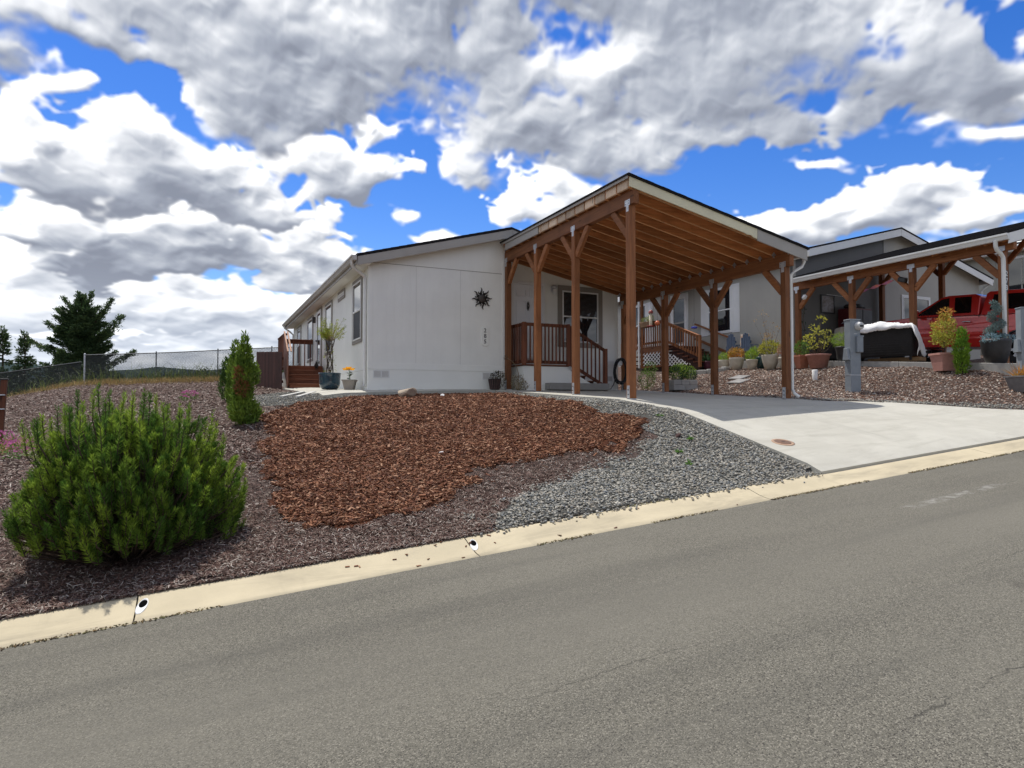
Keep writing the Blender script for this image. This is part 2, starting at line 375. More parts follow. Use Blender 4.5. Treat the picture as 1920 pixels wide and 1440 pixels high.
class MB:
    """collects shapes; build() links them as one mesh object"""
    def __init__(self):
        self.v = []; self.f = []; self.s = []

    def add(self, verts, faces, smooth=False):
        b = len(self.v)
        self.v += [tuple(p) for p in verts]
        self.f += [tuple(b + i for i in f) for f in faces]
        self.s += [smooth] * len(faces)
        return self

    def box(self, x0, x1, y0, y1, z0, z1):
        v = [(x, y, z) for x in (x0, x1) for y in (y0, y1) for z in (z0, z1)]
        return self.add(v, [(0, 1, 3, 2), (4, 6, 7, 5), (0, 4, 5, 1), (2, 3, 7, 6), (0, 2, 6, 4), (1, 5, 7, 3)])

    def cbox(self, c, s, R=None):
        v = []
        for x in (-.5, .5):
            for y in (-.5, .5):
                for z in (-.5, .5):
                    q = Vector((x * s[0], y * s[1], z * s[2]))
                    if R is not None: q = R @ q
                    v.append(q + Vector(c))
        return self.add(v, [(0, 1, 3, 2), (4, 6, 7, 5), (0, 4, 5, 1), (2, 3, 7, 6), (0, 2, 6, 4), (1, 5, 7, 3)])

    def bar(self, p0, p1, w, h, up=(0, 0, 1)):
        """beam of width w (sideways) and height h (along up)"""
        p0, p1 = Vector(p0), Vector(p1)
        d = (p1 - p0).normalized()
        s = d.cross(Vector(up))
        if s.length < 1e-5: s = d.cross(Vector((1, 0, 0)))
        s.normalize(); u = s.cross(d)
        v = []
        for p in (p0, p1):
            for a, b in ((-1, -1), (1, -1), (1, 1), (-1, 1)):
                v.append(p + s * (a * w / 2) + u * (b * h / 2))
        return self.add(v, [(3, 2, 1, 0), (4, 5, 6, 7), (0, 1, 5, 4), (1, 2, 6, 5), (2, 3, 7, 6), (3, 0, 4, 7)])

    def tube(self, pts, r, n=8, r1=None, cap=True):
        pts = [Vector(p) for p in pts]
        m = len(pts)
        rings = []
        ref = Vector((0.31, 0.17, 0.93))
        for i, p in enumerate(pts):
            d = (pts[min(i + 1, m - 1)] - pts[max(i - 1, 0)]).normalized()
            a = d.cross(ref)
            if a.length < 1e-3: a = d.cross(Vector((1, 0, 0)))
            a.normalize(); b = d.cross(a)
            ri = r if r1 is None else r + (r1 - r) * i / max(1, m - 1)
            if isinstance(r, (list, tuple)): ri = r[i]
            rings.append([p + (a * math.cos(2 * math.pi * k / n) + b * math.sin(2 * math.pi * k / n)) * ri for k in range(n)])
        v = [q for R in rings for q in R]
        f = [(i * n + k, i * n + (k + 1) % n, (i + 1) * n + (k + 1) % n, (i + 1) * n + k) for i in range(m - 1) for k in range(n)]
        self.add(v, f, True)
        if cap:
            self.add(rings[0], [tuple(range(n))[::-1]]); self.add(rings[-1], [tuple(range(n))])
        return self

    def lathe(self, prof, n=24, c=(0, 0, 0), sx=1.0, sy=1.0):
        m = len(prof)
        v = [(c[0] + sx * r * math.cos(2 * math.pi * k / n), c[1] + sy * r * math.sin(2 * math.pi * k / n), c[2] + z) for r, z in prof for k in range(n)]
        f = [(i * n + k, i * n + (k + 1) % n, (i + 1) * n + (k + 1) % n, (i + 1) * n + k) for i in range(m - 1) for k in range(n)]
        return self.add(v, f, True)

    def prism(self, poly, axis, a0, a1):
        """polygon in the other two axes (in x, y, z order) extruded along axis"""
        n = len(poly)

        def P(q, a):
            return {'x': (a, q[0], q[1]), 'y': (q[0], a, q[1]), 'z': (q[0], q[1], a)}[axis]
        v = [P(q, a0) for q in poly] + [P(q, a1) for q in poly]
        f = [tuple(range(n))[::-1], tuple(range(n, 2 * n))] + [(i, (i + 1) % n, n + (i + 1) % n, n + i) for i in range(n)]
        return self.add(v, f)

    def ball(self, c, r, n=10, m=7):
        rr = r if isinstance(r, (tuple, list)) else (r, r, r)
        v = []
        for i in range(m + 1):
            t = math.pi * i / m
            for k in range(n):
                a = 2 * math.pi * k / n
                v.append((c[0] + rr[0] * math.sin(t) * math.cos(a), c[1] + rr[1] * math.sin(t) * math.sin(a), c[2] - rr[2] * math.cos(t)))
        f = [(i * n + k, i * n + (k + 1) % n, (i + 1) * n + (k + 1) % n, (i + 1) * n + k) for i in range(m) for k in range(n)]
        return self.add(v, f, True)

    def leaves(self, V, F):
        """numpy batch: V (n, k, 3), F faces of one leaf"""
        n, k = V.shape[:2]
        b = len(self.v)
        self.v += [tuple(p) for p in V.reshape(-1, 3).tolist()]
        for i in range(n):
            o = b + i * k
            for f in F: self.f.append(tuple(o + j for j in f))
        self.s += [False] * (n * len(F))
        return self

    def build(self, name, mat, parent=None, bevel=0.0, local=False, seg=1):
        me = bpy.data.meshes.new(name)
        v = self.v
        if parent is not None and not local:
            M = parent_matrix(parent).inverted()
            v = [tuple(M @ Vector(p)) for p in v]
        me.from_pydata(v, [], self.f)
        me.polygons.foreach_set('use_smooth', self.s)
        bm = bmesh.new(); bm.from_mesh(me)
        if len(bm.faces) < 4000:
            bmesh.ops.recalc_face_normals(bm, faces=bm.faces)
            bm.to_mesh(me)
        bm.free()
        o = bpy.data.objects.new(name, me)
        COL.objects.link(o)
        if mat is not None: me.materials.append(mat)
        if parent is not None: o.parent = parent
        if bevel > 0:
            b = o.modifiers.new('bevel', 'BEVEL'); b.width = bevel; b.segments = seg
            b.limit_method = 'ANGLE'; b.angle_limit = rad(40)
        return o


def parent_matrix(p):
    M = Matrix.Translation(p.location) @ p.rotation_euler.to_matrix().to_4x4()
    return parent_matrix(p.parent) @ M if p.parent else M


def mass(name, V, F, mat, parent=None, smooth=False):
    """fast mesh from V (n, k, 3) pieces that share face list F (triangles or quads)"""
    V = np.asarray(V, np.float32); n, k = V.shape[:2]
    F = np.asarray(F, np.int32); m, q = F.shape
    idx = (F[None] + (np.arange(n, dtype=np.int32) * k)[:, None, None]).reshape(-1)
    me = bpy.data.meshes.new(name)
    me.vertices.add(n * k); me.vertices.foreach_set('co', V.reshape(-1))
    me.loops.add(len(idx)); me.loops.foreach_set('vertex_index', idx)
    me.polygons.add(n * m); me.polygons.foreach_set('loop_start', np.arange(0, len(idx), q, dtype=np.int32))
    me.polygons.foreach_set('use_smooth', np.full(n * m, smooth))
    me.update(calc_edges=True)
    me.materials.append(mat)
    o = bpy.data.objects.new(name, me); COL.objects.link(o)
    if parent is not None: o.parent = parent
    return o


def rot_batch(n, tilt, rng=RNG):
    """random spin about z, then a tilt of up to about `tilt` radians"""
    a = rng.uniform(0, 2 * np.pi, n); b = rng.normal(0, tilt, n); c = rng.normal(0, tilt, n)
    ca, sa, cb, sb, cc, sc_ = np.cos(a), np.sin(a), np.cos(b), np.sin(b), np.cos(c), np.sin(c)
    Z = np.zeros(n); O = np.ones(n)
    Rz = np.stack([np.stack([ca, -sa, Z], 1), np.stack([sa, ca, Z], 1), np.stack([Z, Z, O], 1)], 1)
    Rx = np.stack([np.stack([O, Z, Z], 1), np.stack([Z, cb, -sb], 1), np.stack([Z, sb, cb], 1)], 1)
    Ry = np.stack([np.stack([cc, Z, sc_], 1), np.stack([Z, O, Z], 1), np.stack([-sc_, Z, cc], 1)], 1)
    return Rz @ Rx @ Ry


# ------------------------------------------------------------------ materials
MATS = {}


def mat(name, c1, c2=None, scale=4.0, rough=0.7, metal=0.0, bump=0.0, bscale=60.0, stretch=(1, 1, 1), island=0.0, detail=5, trans=0.0, coat=0.0, spec=0.5, dist=0.0):
    """procedural surface: two tones mixed by noise, fine relief, optional tone per loose piece"""
    m = bpy.data.materials.new(name); m.use_nodes = True
    T = NT(m.node_tree)
    bs = T.n['Principled BSDF']
    tc = T.node('ShaderNodeTexCoord')
    vec = T.vmath('MULTIPLY', tc.outputs['Object'], stretch)
    c2 = c2 or tuple(min(1, q * 0.8) for q in c1)
    col = T.mix(T.ramp(T.noise(vec, scale, detail, 0.6, dist), 0.32, 0.68), c1, c2)
    if island > 0:
        ge = T.node('ShaderNodeNewGeometry')
        hs = T.node('ShaderNodeHueSaturation')
        T.put(hs.inputs['Value'], T.ramp(ge.outputs['Random Per Island'], 0, 1, 1 - island, 1 + island, smooth=False))
        hs.inputs['Hue'].default_value = 0.5
        T.put(hs.inputs['Color'], col)
        col = hs.outputs[0]
    T.l.new(col, bs.inputs['Base Color'])
    bs.inputs['Roughness'].default_value = rough
    bs.inputs['Metallic'].default_value = metal
    bs.inputs['Specular IOR Level'].default_value = spec
    if coat: bs.inputs['Coat Weight'].default_value = coat; bs.inputs['Coat Roughness'].default_value = 0.05
    if bump > 0:
        bp = T.node('ShaderNodeBump'); bp.inputs['Strength'].default_value = bump; bp.inputs['Distance'].default_value = 0.01
        T.put(bp.inputs['Height'], T.noise(vec, bscale, 4, 0.6))
        T.l.new(bp.outputs[0], bs.inputs['Normal'])
    if trans > 0:   # thin leaf: let some light through
        tr = T.node('ShaderNodeBsdfTranslucent'); T.l.new(col, tr.inputs['Color'])
        mx = T.node('ShaderNodeMixShader'); mx.inputs[0].default_value = trans
        out = T.n['Material Output']
        T.l.new(bs.outputs[0], mx.inputs[1]); T.l.new(tr.outputs[0], mx.inputs[2]); T.l.new(mx.outputs[0], out.inputs[0])
    MATS[name] = m
    return m


def tones_mat(name, cols, rough=0.8, bump=0.3, bscale=80.0, spec=0.3):
    """loose pieces that each take one of several tones"""
    m = mat(name, cols[0], cols[0], rough=rough, bump=bump, bscale=bscale, spec=spec)
    T = NT(m.node_tree); bs = T.n['Principled BSDF']
    ge = T.node('ShaderNodeNewGeometry'); cr = T.node('ShaderNodeValToRGB')
    cr.color_ramp.interpolation = 'CONSTANT'
    el = cr.color_ramp.elements
    while len(el) < len(cols): el.new(0.5)
    for i, c in enumerate(cols):
        el[i].position = i / len(cols); el[i].color = (*c, 1)
    T.put(cr.inputs[0], ge.outputs['Random Per Island'])
    T.l.new(cr.outputs[0], bs.inputs['Base Color'])
    return m


def wood(name, c1, c2, axis='y', rough=0.65, along=1.2):
    """stained timber, grain along one axis, with knots"""
    m = bpy.data.materials.new(name); m.use_nodes = True
    T = NT(m.node_tree); bs = T.n['Principled BSDF']
    tc = T.node('ShaderNodeTexCoord')
    st = {'x': (along, 22, 22), 'y': (22, along, 22), 'z': (22, 22, along)}[axis]
    vec = T.vmath('MULTIPLY', tc.outputs['Object'], st)
    oi = T.node('ShaderNodeObjectInfo')
    vec = T.vmath('ADD', vec, T.comb(T.math('MULTIPLY', oi.outputs['Random'], 31.0), T.math('MULTIPLY', oi.outputs['Random'], 17.0), 0))
    g = T.noise(vec, 1.0, 6, 0.65, 0.4)
    col = T.mix(T.ramp(g, 0.3, 0.7), c1, c2)
    wear = T.noise(tc.outputs['Object'], 1.6, 5, 0.65)
    col = T.mix(T.ramp(wear, 0.45, 0.75, 0.0, 0.5), col, tuple(q * 0.55 for q in c2))
    vo = T.node('ShaderNodeTexVoronoi'); T.put(vo.inputs['Vector'], T.vmath('MULTIPLY', tc.outputs['Object'], {'x': (1.3, 5, 5), 'y': (5, 1.3, 5), 'z': (5, 5, 1.3)}[axis]))
    vo.inputs['Scale'].default_value = 1.0
    col = T.mix(T.ramp(vo.outputs['Distance'], 0.06, 0.13, 0.75, 0.0), col, tuple(q * 0.3 for q in c2))
    hs = T.node('ShaderNodeHueSaturation'); T.put(hs.inputs['Color'], col)
    T.put(hs.inputs['Value'], T.ramp(oi.outputs['Random'], 0, 1, 0.66, 1.26, smooth=False))
    T.l.new(hs.outputs[0], bs.inputs['Base Color'])
    bs.inputs['Roughness'].default_value = rough
    bs.inputs['Specular IOR Level'].default_value = 0.3
    bp = T.node('ShaderNodeBump'); bp.inputs['Strength'].default_value = 0.25; bp.inputs['Distance'].default_value = 0.004
    T.put(bp.inputs['Height'], g); T.l.new(bp.outputs[0], bs.inputs['Normal'])
    MATS[name] = m
    return m


def siding(name, c, pitch=0.203, axis='x'):
    """painted vertical groove panel"""
    m = mat(name, c, tuple(q * 0.94 for q in c), scale=1.2, rough=0.6)
    T = NT(m.node_tree); bs = T.n['Principled BSDF']
    ge = T.node('ShaderNodeNewGeometry')
    x, y, z = T.sep(ge.outputs['Position'])
    q = x if axis == 'x' else y
    fr = T.math('FRACT', T.math('MULTIPLY', q, 1 / pitch))
    groove = T.ramp(T.math('ABSOLUTE', T.math('SUBTRACT', fr, 0.5)), 0.0, 0.035, 0.0, 1.0)
    grain = T.noise(T.vmath('MULTIPLY', ge.outputs['Position'], (60, 60, 3)), 1.0, 4, 0.6)
    h = T.math('ADD', T.math('MULTIPLY', groove, 1.0), T.math('MULTIPLY', grain, 0.22))
    bp = T.node('ShaderNodeBump'); bp.inputs['Strength'].default_value = 0.38; bp.inputs['Distance'].default_value = 0.007
    T.put(bp.inputs['Height'], h); T.l.new(bp.outputs[0], bs.inputs['Normal'])
    old = bs.inputs['Base Color'].links[0].from_socket
    dirt = T.ramp(T.noise(T.vmath('MULTIPLY', ge.outputs['Position'], (6, 6, 0.5)), 1.0, 5, 0.6), 0.35, 0.8, 0.0, 0.07)
    T.l.new(T.mix(dirt, old, tuple(q * 0.6 for q in c)), bs.inputs['Base Color'])
    return m


# colours
M_cream = siding('cream_siding', (0.84, 0.84, 0.785))
M_cream_y = siding('cream_siding_side', (0.84, 0.84, 0.785), axis='y')
M_creamflat = mat('cream_paint', (0.84, 0.84, 0.785), (0.80, 0.80, 0.745), 1.5, 0.6, bump=0.1, bscale=150)
M_taupe = mat('taupe_trim', (0.27, 0.245, 0.215), (0.24, 0.22, 0.19), 2.0, 0.6, bump=0.1)
M_fascia = mat('grey_fascia', (0.36, 0.34, 0.31), (0.33, 0.31, 0.28), 2.0, 0.5)
M_white = mat('white_paint', (0.80, 0.80, 0.78), (0.75, 0.75, 0.73), 2.0, 0.5)
M_gutter = mat('gutter_metal', (0.50, 0.48, 0.45), (0.45, 0.43, 0.40), 3.0, 0.4)
M_gutterw = mat('white_gutter_metal', (0.74, 0.74, 0.72), (0.68, 0.68, 0.66), 3.0, 0.4)
M_shingle = mat('asphalt_shingle', (0.030, 0.028, 0.030), (0.016, 0.015, 0.017), 30.0, 0.95, bump=0.6, bscale=120, spec=0.1)
M_glass = mat('window_glass', (0.012, 0.015, 0.018), (0.010, 0.012, 0.015), 1.0, 0.03, spec=1.0)
M_glassd = mat('tinted_glass', (0.006, 0.006, 0.007), (0.005, 0.005, 0.006), 1.0, 0.04, spec=0.7)
M_screen = mat('insect_screen', (0.03, 0.032, 0.035), (0.025, 0.026, 0.03), 200.0, 0.6, bump=0.3, bscale=600)
M_blind = mat('window_blind', (0.07, 0.07, 0.072), (0.05, 0.05, 0.05), 5.0, 0.35, spec=0.7)
M_wood = {a: wood('stained_cedar_' + a, (0.32, 0.128, 0.048), (0.205, 0.076, 0.028), a) for a in 'xyz'}
M_raft = wood('stained_rafter', (0.54, 0.225, 0.085), (0.33, 0.128, 0.047), 'x')
M_deckw = {a: wood('red_brown_deck_' + a, (0.19, 0.068, 0.034), (0.13, 0.044, 0.022), a) for a in 'xyz'}
M_fencew = wood('dark_fence_wood', (0.085, 0.032, 0.022), (0.055, 0.021, 0.015), 'z')
M_rawwood = wood('bare_pine', (0.78, 0.62, 0.46), (0.66, 0.50, 0.35), 'z')
M_creamboard = mat('cream_fascia', (0.70, 0.66, 0.47), (0.64, 0.60, 0.43), 2.0, 0.6)
M_galv = mat('galvanised_steel', (0.62, 0.63, 0.65), (0.46, 0.47, 0.50), 20.0, 0.4, metal=0.6)
M_iron = mat('dark_iron', (0.045, 0.042, 0.042), (0.09, 0.08, 0.07), 12.0, 0.55, metal=0.4, bump=0.3)
M_black = mat('black_plastic', (0.012, 0.012, 0.013), (0.02, 0.02, 0.02), 6.0, 0.45)
M_conc = mat('pad_concrete', (0.40, 0.39, 0.36), (0.33, 0.32, 0.30), 6.0, 0.85, bump=0.3, bscale=90)

# ------------------------------------------------------------------ terrain height
GX = np.array([-60, -14, -7.5, -4.5, 0, 3, 5.5, 7.1, 12.2, 14, 16.3, 22, 27, 60.0])
GY = np.array([6.1, 9, 10.6, 13.5, 16.4, 22, 31, 36, 60, 120.0])


def road_z(x):
    return -1.6 + 0.08 * np.asarray(x, float)


GZ = np.array([
    road_z(GX) + 0.10,
    [-5.9, -2.4, -1.95, -1.6, -1.05, -.72, -.50, -.17, -.09, .06, .72, .80, 1.1, 3.6],
    [-5.7, -2.3, -1.78, -1.38, -.8, -.42, -.18, .05, .06, .28, .90, .95, 1.4, 3.8],
    [-5.5, -2.1, -1.5, -1.05, -.42, -.03, .12, .2, .2, .62, 1.08, 1.15, 1.6, 4.0],
    [-5.2, -1.9, -1.25, -.75, -.1, .28, .33, .34, .36, .8, 1.15, 1.35, 1.8, 4.2],
    [-4.6, -1.5, -.75, -.15, .3, .46, .47, .47, .5, 1.0, 1.5, 1.7, 2.2, 4.6],
    [-4.0, -.9, .08, .75, 1.0, 1.15, 1.2, 1.2, 1.2, 1.6, 1.9, 2.2, 2.6, 5.0],
    [-5.0, -2.2, -1.0, -.5, 0, .3, .4, .5, .6, .8, 1.2, 1.6, 2.0, 4.4],
    [-9, -8, -7, -7, -6, -6, -6, -6, -6, -5, -4, -3, -2, 0],
    [-14, -14, -14, -14, -14, -14, -14, -14, -14, -14, -14, -12, -12, -10]])


def T(x, y):
    """ground height behind the kerb"""
    x = np.asarray(x, float); y = np.asarray(y, float)
    i = np.clip(np.searchsorted(GX, x) - 1, 0, len(GX) - 2); j = np.clip(np.searchsorted(GY, y) - 1, 0, len(GY) - 2)
    a = np.clip((x - GX[i]) / (GX[i + 1] - GX[i]), 0, 1); b = np.clip((y - GY[j]) / (GY[j + 1] - GY[j]), 0, 1)
    z = (GZ[j, i] * (1 - a) + GZ[j, i + 1] * a) * (1 - b) + (GZ[j + 1, i] * (1 - a) + GZ[j + 1, i + 1] * a) * b
    return z


def Tz(x, y):
    return float(T(x, y))


# ------------------------------------------------------------------ ground, road, kerb, drive
def sheet(name, xs, ys, zf, m, kind='structure', parent=None):
    X, Y = np.meshgrid(xs, ys)
    Z = zf(X, Y)
    V = np.stack([X, Y, Z], -1).reshape(-1, 3)
    nx, ny = len(xs), len(ys)
    j, i = np.meshgrid(np.arange(ny - 1), np.arange(nx - 1), indexing='ij')
    a = (j * nx + i).ravel()
    F = np.stack([a, a + 1, a + nx + 1, a + nx], 1)
    o = mass(name, V[None], F, m, parent, smooth=True)
    if kind: o['kind'] = kind
    return o


def pt_noise(x, y, s, seed=0):
    """smooth value noise on points"""
    g = np.random.default_rng(100 + seed).random((64, 64))
    u = x / s; v = y / s
    i = np.floor(u).astype(int); j = np.floor(v).astype(int)
    a = u - i; b = v - j; a = a * a * (3 - 2 * a); b = b * b * (3 - 2 * b)
    q = lambda ii, jj: g[ii % 64, jj % 64]
    return (q(i, j) * (1 - a) + q(i + 1, j) * a) * (1 - b) + (q(i, j + 1) * (1 - a) + q(i + 1, j + 1) * a) * b


def ground_bumpy(x, y):
    z = T(x, y) + (pt_noise(x, y, 0.9) - 0.5) * 0.05 + (pt_noise(x, y, 0.25, 1) - 0.5) * 0.02
    xl = np.interp(y, [6.1, 9.2, 10.2, 11.5, 15, 15.7, 16.5], [7.38, 7.42, 7.25, 7.08, 7.0, 2.5, 2.4]); xr = np.interp(y, [6.1, 7.2, 8.2, 9.2, 10.2, 11, 16], [15.2, 14.3, 13.6, 12.9, 12.15, 11.98, 11.95])
    return z - 0.07 * ((x > xl + 0.12) & (x < xr - 0.12) & (y < 23)) - 0.05 * ((y < 6.3) & (x > 7.2) & (x < 15.5))


def mulch_material():
    m = bpy.data.materials.new('weathered_mulch'); m.use_nodes = True
    N = NT(m.node_tree); bs = N.n['Principled BSDF']
    p = N.node('ShaderNodeNewGeometry').outputs['Position']
    big = N.noise(p, 0.7, 4, 0.6)
    mid = N.noise(N.vmath('MULTIPLY', p, (1, 1, 1)), 22, 6, 0.7, 1.2)
    vo = N.node('ShaderNodeTexVoronoi'); N.put(vo.inputs['Vector'], N.vmath('ADD', p, N.vmath('SCALE', N.noise(p, 9, 3, 0.5, 0, True))))
    vo.inputs['Scale'].default_value = 46
    c = N.mix(N.ramp(mid, 0.3, 0.7), (0.082, 0.047, 0.037), (0.185, 0.128, 0.103))
    c = N.mix(N.ramp(big, 0.4, 0.65, 0, 0.55), c, (0.155, 0.115, 0.10))
    c = N.mix(N.ramp(N.math('FRACT', N.math('MULTIPLY', N.sep(vo.outputs['Color'])[0], 7.0)), 0.72, 0.9, 0, 0.7), c, (0.30, 0.24, 0.21))
    N.l.new(c, bs.inputs['Base Color'])
    bs.inputs['Roughness'].default_value = 0.95; bs.inputs['Specular IOR Level'].default_value = 0.15
    bp = N.node('ShaderNodeBump'); bp.inputs['Strength'].default_value = 0.9; bp.inputs['Distance'].default_value = 0.03
    N.put(bp.inputs['Height'], N.math('ADD', mid, vo.outputs['Distance'])); N.l.new(bp.outputs[0], bs.inputs['Normal'])
    return m


def asphalt_material():
    m = bpy.data.materials.new('asphalt'); m.use_nodes = True
    N = NT(m.node_tree); bs = N.n['Principled BSDF']
    p = N.node('ShaderNodeNewGeometry').outputs['Position']
    vo = N.node('ShaderNodeTexVoronoi'); N.put(vo.inputs['Vector'], p); vo.inputs['Scale'].default_value = 175
    vo2 = N.node('ShaderNodeTexVoronoi'); N.put(vo2.inputs['Vector'], p); vo2.inputs['Scale'].default_value = 320
    cr = N.sep(vo.outputs['Color'])[0]
    fine = N.noise(p, 60, 5, 0.7)
    big = N.noise(p, 0.5, 5, 0.6)
    streak = N.noise(N.vmath('MULTIPLY', p, (0.12, 1.6, 1)), 1.0, 4, 0.6)
    c = N.mix(N.ramp(fine, 0.3, 0.7), (0.112, 0.105, 0.084), (0.168, 0.158, 0.128))
    c = N.mix(N.ramp(cr, 0.76, 0.95, 0, 0.85), c, (0.29, 0.27, 0.22))
    c = N.mix(N.ramp(cr, 0.25, 0.07, 0, 0.85), c, (0.035, 0.032, 0.028))
    c = N.mix(N.ramp(big, 0.35, 0.7, 0, 0.40), c, (0.19, 0.179, 0.146))
    c = N.mix(N.ramp(streak, 0.42, 0.75, 0, 0.45), c, (0.078, 0.075, 0.065))
    lane = N.math('ADD', N.math('ABSOLUTE', N.math('SUBTRACT', N.sep(p)[1], 3.6)), N.math('MULTIPLY', N.math('SUBTRACT', big, 0.5), 1.2))
    c = N.mix(N.ramp(lane, 0.15, 0.8, 0.30, 0.0), c, (0.20, 0.188, 0.153))
    oil = N.noise(p, 1.1, 4, 0.6)
    c = N.mix(N.ramp(oil, 0.66, 0.74, 0.0, 0.35), c, (0.055, 0.05, 0.043))
    # sealed cracks and seams with a course of their own
    x, y, z = N.sep(p)
    wob = N.math('MULTIPLY', N.math('SUBTRACT', N.noise(p, 1.7, 5, 0.65), 0.5), 0.34)
    for off, w, k in ((1.95, 0.012, 0.9), (3.05, 0.007, 0.6), (0.6, 0.008, 0.6)):
        dd = N.math('ABSOLUTE', N.math('ADD', N.math('SUBTRACT', y, off), N.math('ADD', wob, N.math('MULTIPLY', x, 0.02))))
        gate = N.ramp(N.noise(N.vmath('MULTIPLY', p, (0.6, 0.6, 0.6)), 1.0, 3, 0.5), 0.42, 0.58, 0, k)
        c = N.mix(N.math('MULTIPLY', N.ramp(dd, 0.0, w, 1, 0), gate), c, (0.025, 0.024, 0.022))
    # chalky scrape up the street
    sx = N.math('ABSOLUTE', N.math('SUBTRACT', y, N.math('MULTIPLY_ADD', x, 0.045, 4.13)))
    scr = N.math('MULTIPLY', N.ramp(sx, 0.02, 0.10, 1, 0), N.math('MULTIPLY', N.ramp(x, 6.3, 6.8), N.ramp(x, 8.6, 7.9)))
    scr = N.math('MULTIPLY', scr, N.ramp(N.noise(p, 7, 5, 0.7), 0.45, 0.62, 0, 0.5))
    c = N.mix(scr, c, (0.42, 0.41, 0.38))
    N.l.new(c, bs.inputs['Base Color'])
    bs.inputs['Roughness'].default_value = 0.9; bs.inputs['Specular IOR Level'].default_value = 0.25
    bp = N.node('ShaderNodeBump'); bp.inputs['Strength'].default_value = 0.8; bp.inputs['Distance'].default_value = 0.006
    N.put(bp.inputs['Height'], N.math('ADD', N.math('MULTIPLY', vo.outputs['Distance'], -1.0), N.math('MULTIPLY', vo2.outputs['Distance'], -0.5)))
    N.l.new(bp.outputs[0], bs.inputs['Normal'])
    return m


def concrete_material(name, c1, c2, stain, broom=True):
    m = bpy.data.materials.new(name); m.use_nodes = True
    N = NT(m.node_tree); bs = N.n['Principled BSDF']
    p = N.node('ShaderNodeNewGeometry').outputs['Position']
    c = N.mix(N.ramp(N.noise(p, 1.3, 6, 0.65), 0.3, 0.7), c1, c2)
    c = N.mix(N.ramp(N.noise(N.vmath('MULTIPLY', p, (0.5, 2.4, 1)), 1.4, 6, 0.7, 0.8), 0.45, 0.75, 0, 0.8), c, stain)
    c = N.mix(N.ramp(N.noise(N.vmath('MULTIPLY', p, (3.0, 0.35, 1)), 1.0, 5, 0.65), 0.55, 0.8, 0, 0.45), c, tuple(q * 0.8 for q in stain))
    c = N.mix(N.ramp(N.noise(p, 160, 3, 0.6), 0.6, 0.75, 0, 0.35), c, tuple(q * 0.55 for q in c1))
    N.l.new(c, bs.inputs['Base Color'])
    bs.inputs['Roughness'].default_value = 0.85; bs.inputs['Specular IOR Level'].default_value = 0.3
    bp = N.node('ShaderNodeBump'); bp.inputs['Strength'].default_value = 0.35; bp.inputs['Distance'].default_value = 0.004
    h = N.noise(p, 90, 4, 0.6)
    if broom: h = N.math('ADD', h, N.noise(N.vmath('MULTIPLY', p, (6, 260, 6)), 1.0, 2, 0.5))
    N.put(bp.inputs['Height'], h); N.l.new(bp.outputs[0], bs.inputs['Normal'])
    return m


M_mulch = mulch_material()
M_asphalt = asphalt_material()
M_drive = concrete_material('broomed_concrete', (0.47, 0.455, 0.395), (0.41, 0.395, 0.34), (0.34, 0.325, 0.275))
M_curb = concrete_material('kerb_concrete', (0.515, 0.445, 0.305), (0.44, 0.38, 0.26), (0.30, 0.26, 0.185), False)
M_field = mat('dry_field', (0.20, 0.16, 0.075), (0.09, 0.10, 0.04), 0.05, 0.95, spec=0.1)

xs = np.concatenate([np.linspace(-60, -8, 22)[:-1], np.arange(-8, 18.01, 0.13), np.linspace(18.4, 60, 26)])
ys = np.concatenate([np.arange(6.10, 20, 0.13), np.arange(20, 36, 0.5), np.linspace(36, 120, 24)])
ground = sheet('ground', xs, ys, ground_bumpy, M_mulch)

# open country that carries on to the horizon
far_pts = []
ang = np.linspace(0, 2 * np.pi, 73)[:-1]
rr = np.array([40, 120, 300, 900, 3000, 9000.0])
V = np.array([[(r * math.cos(a), r * math.sin(a) + 10, -16.5 - 0.001 * r) for a in ang] for r in rr]).reshape(-1, 3)
F = [(i * 72 + k, i * 72 + (k + 1) % 72, (i + 1) * 72 + (k + 1) % 72, (i + 1) * 72 + k) for i in range(5) for k in range(72)]
valley = mass('valley_ground', V[None], np.array(F), M_field, smooth=True); valley['kind'] = 'structure'
# verge across the street, behind the camera
verge = sheet('verge', np.linspace(-60, 60, 41), np.linspace(-40, -6.0, 12), lambda x, y: road_z(x) + 0.02 + (-6 - y) * 0.02, M_mulch)

road = sheet('road', np.linspace(-60, 60, 121), np.linspace(-6.2, 5.72, 25), lambda x, y: road_z(x) - 0.012 * (y - 0) * (y > 3.5) * 0 + 0, M_asphalt)

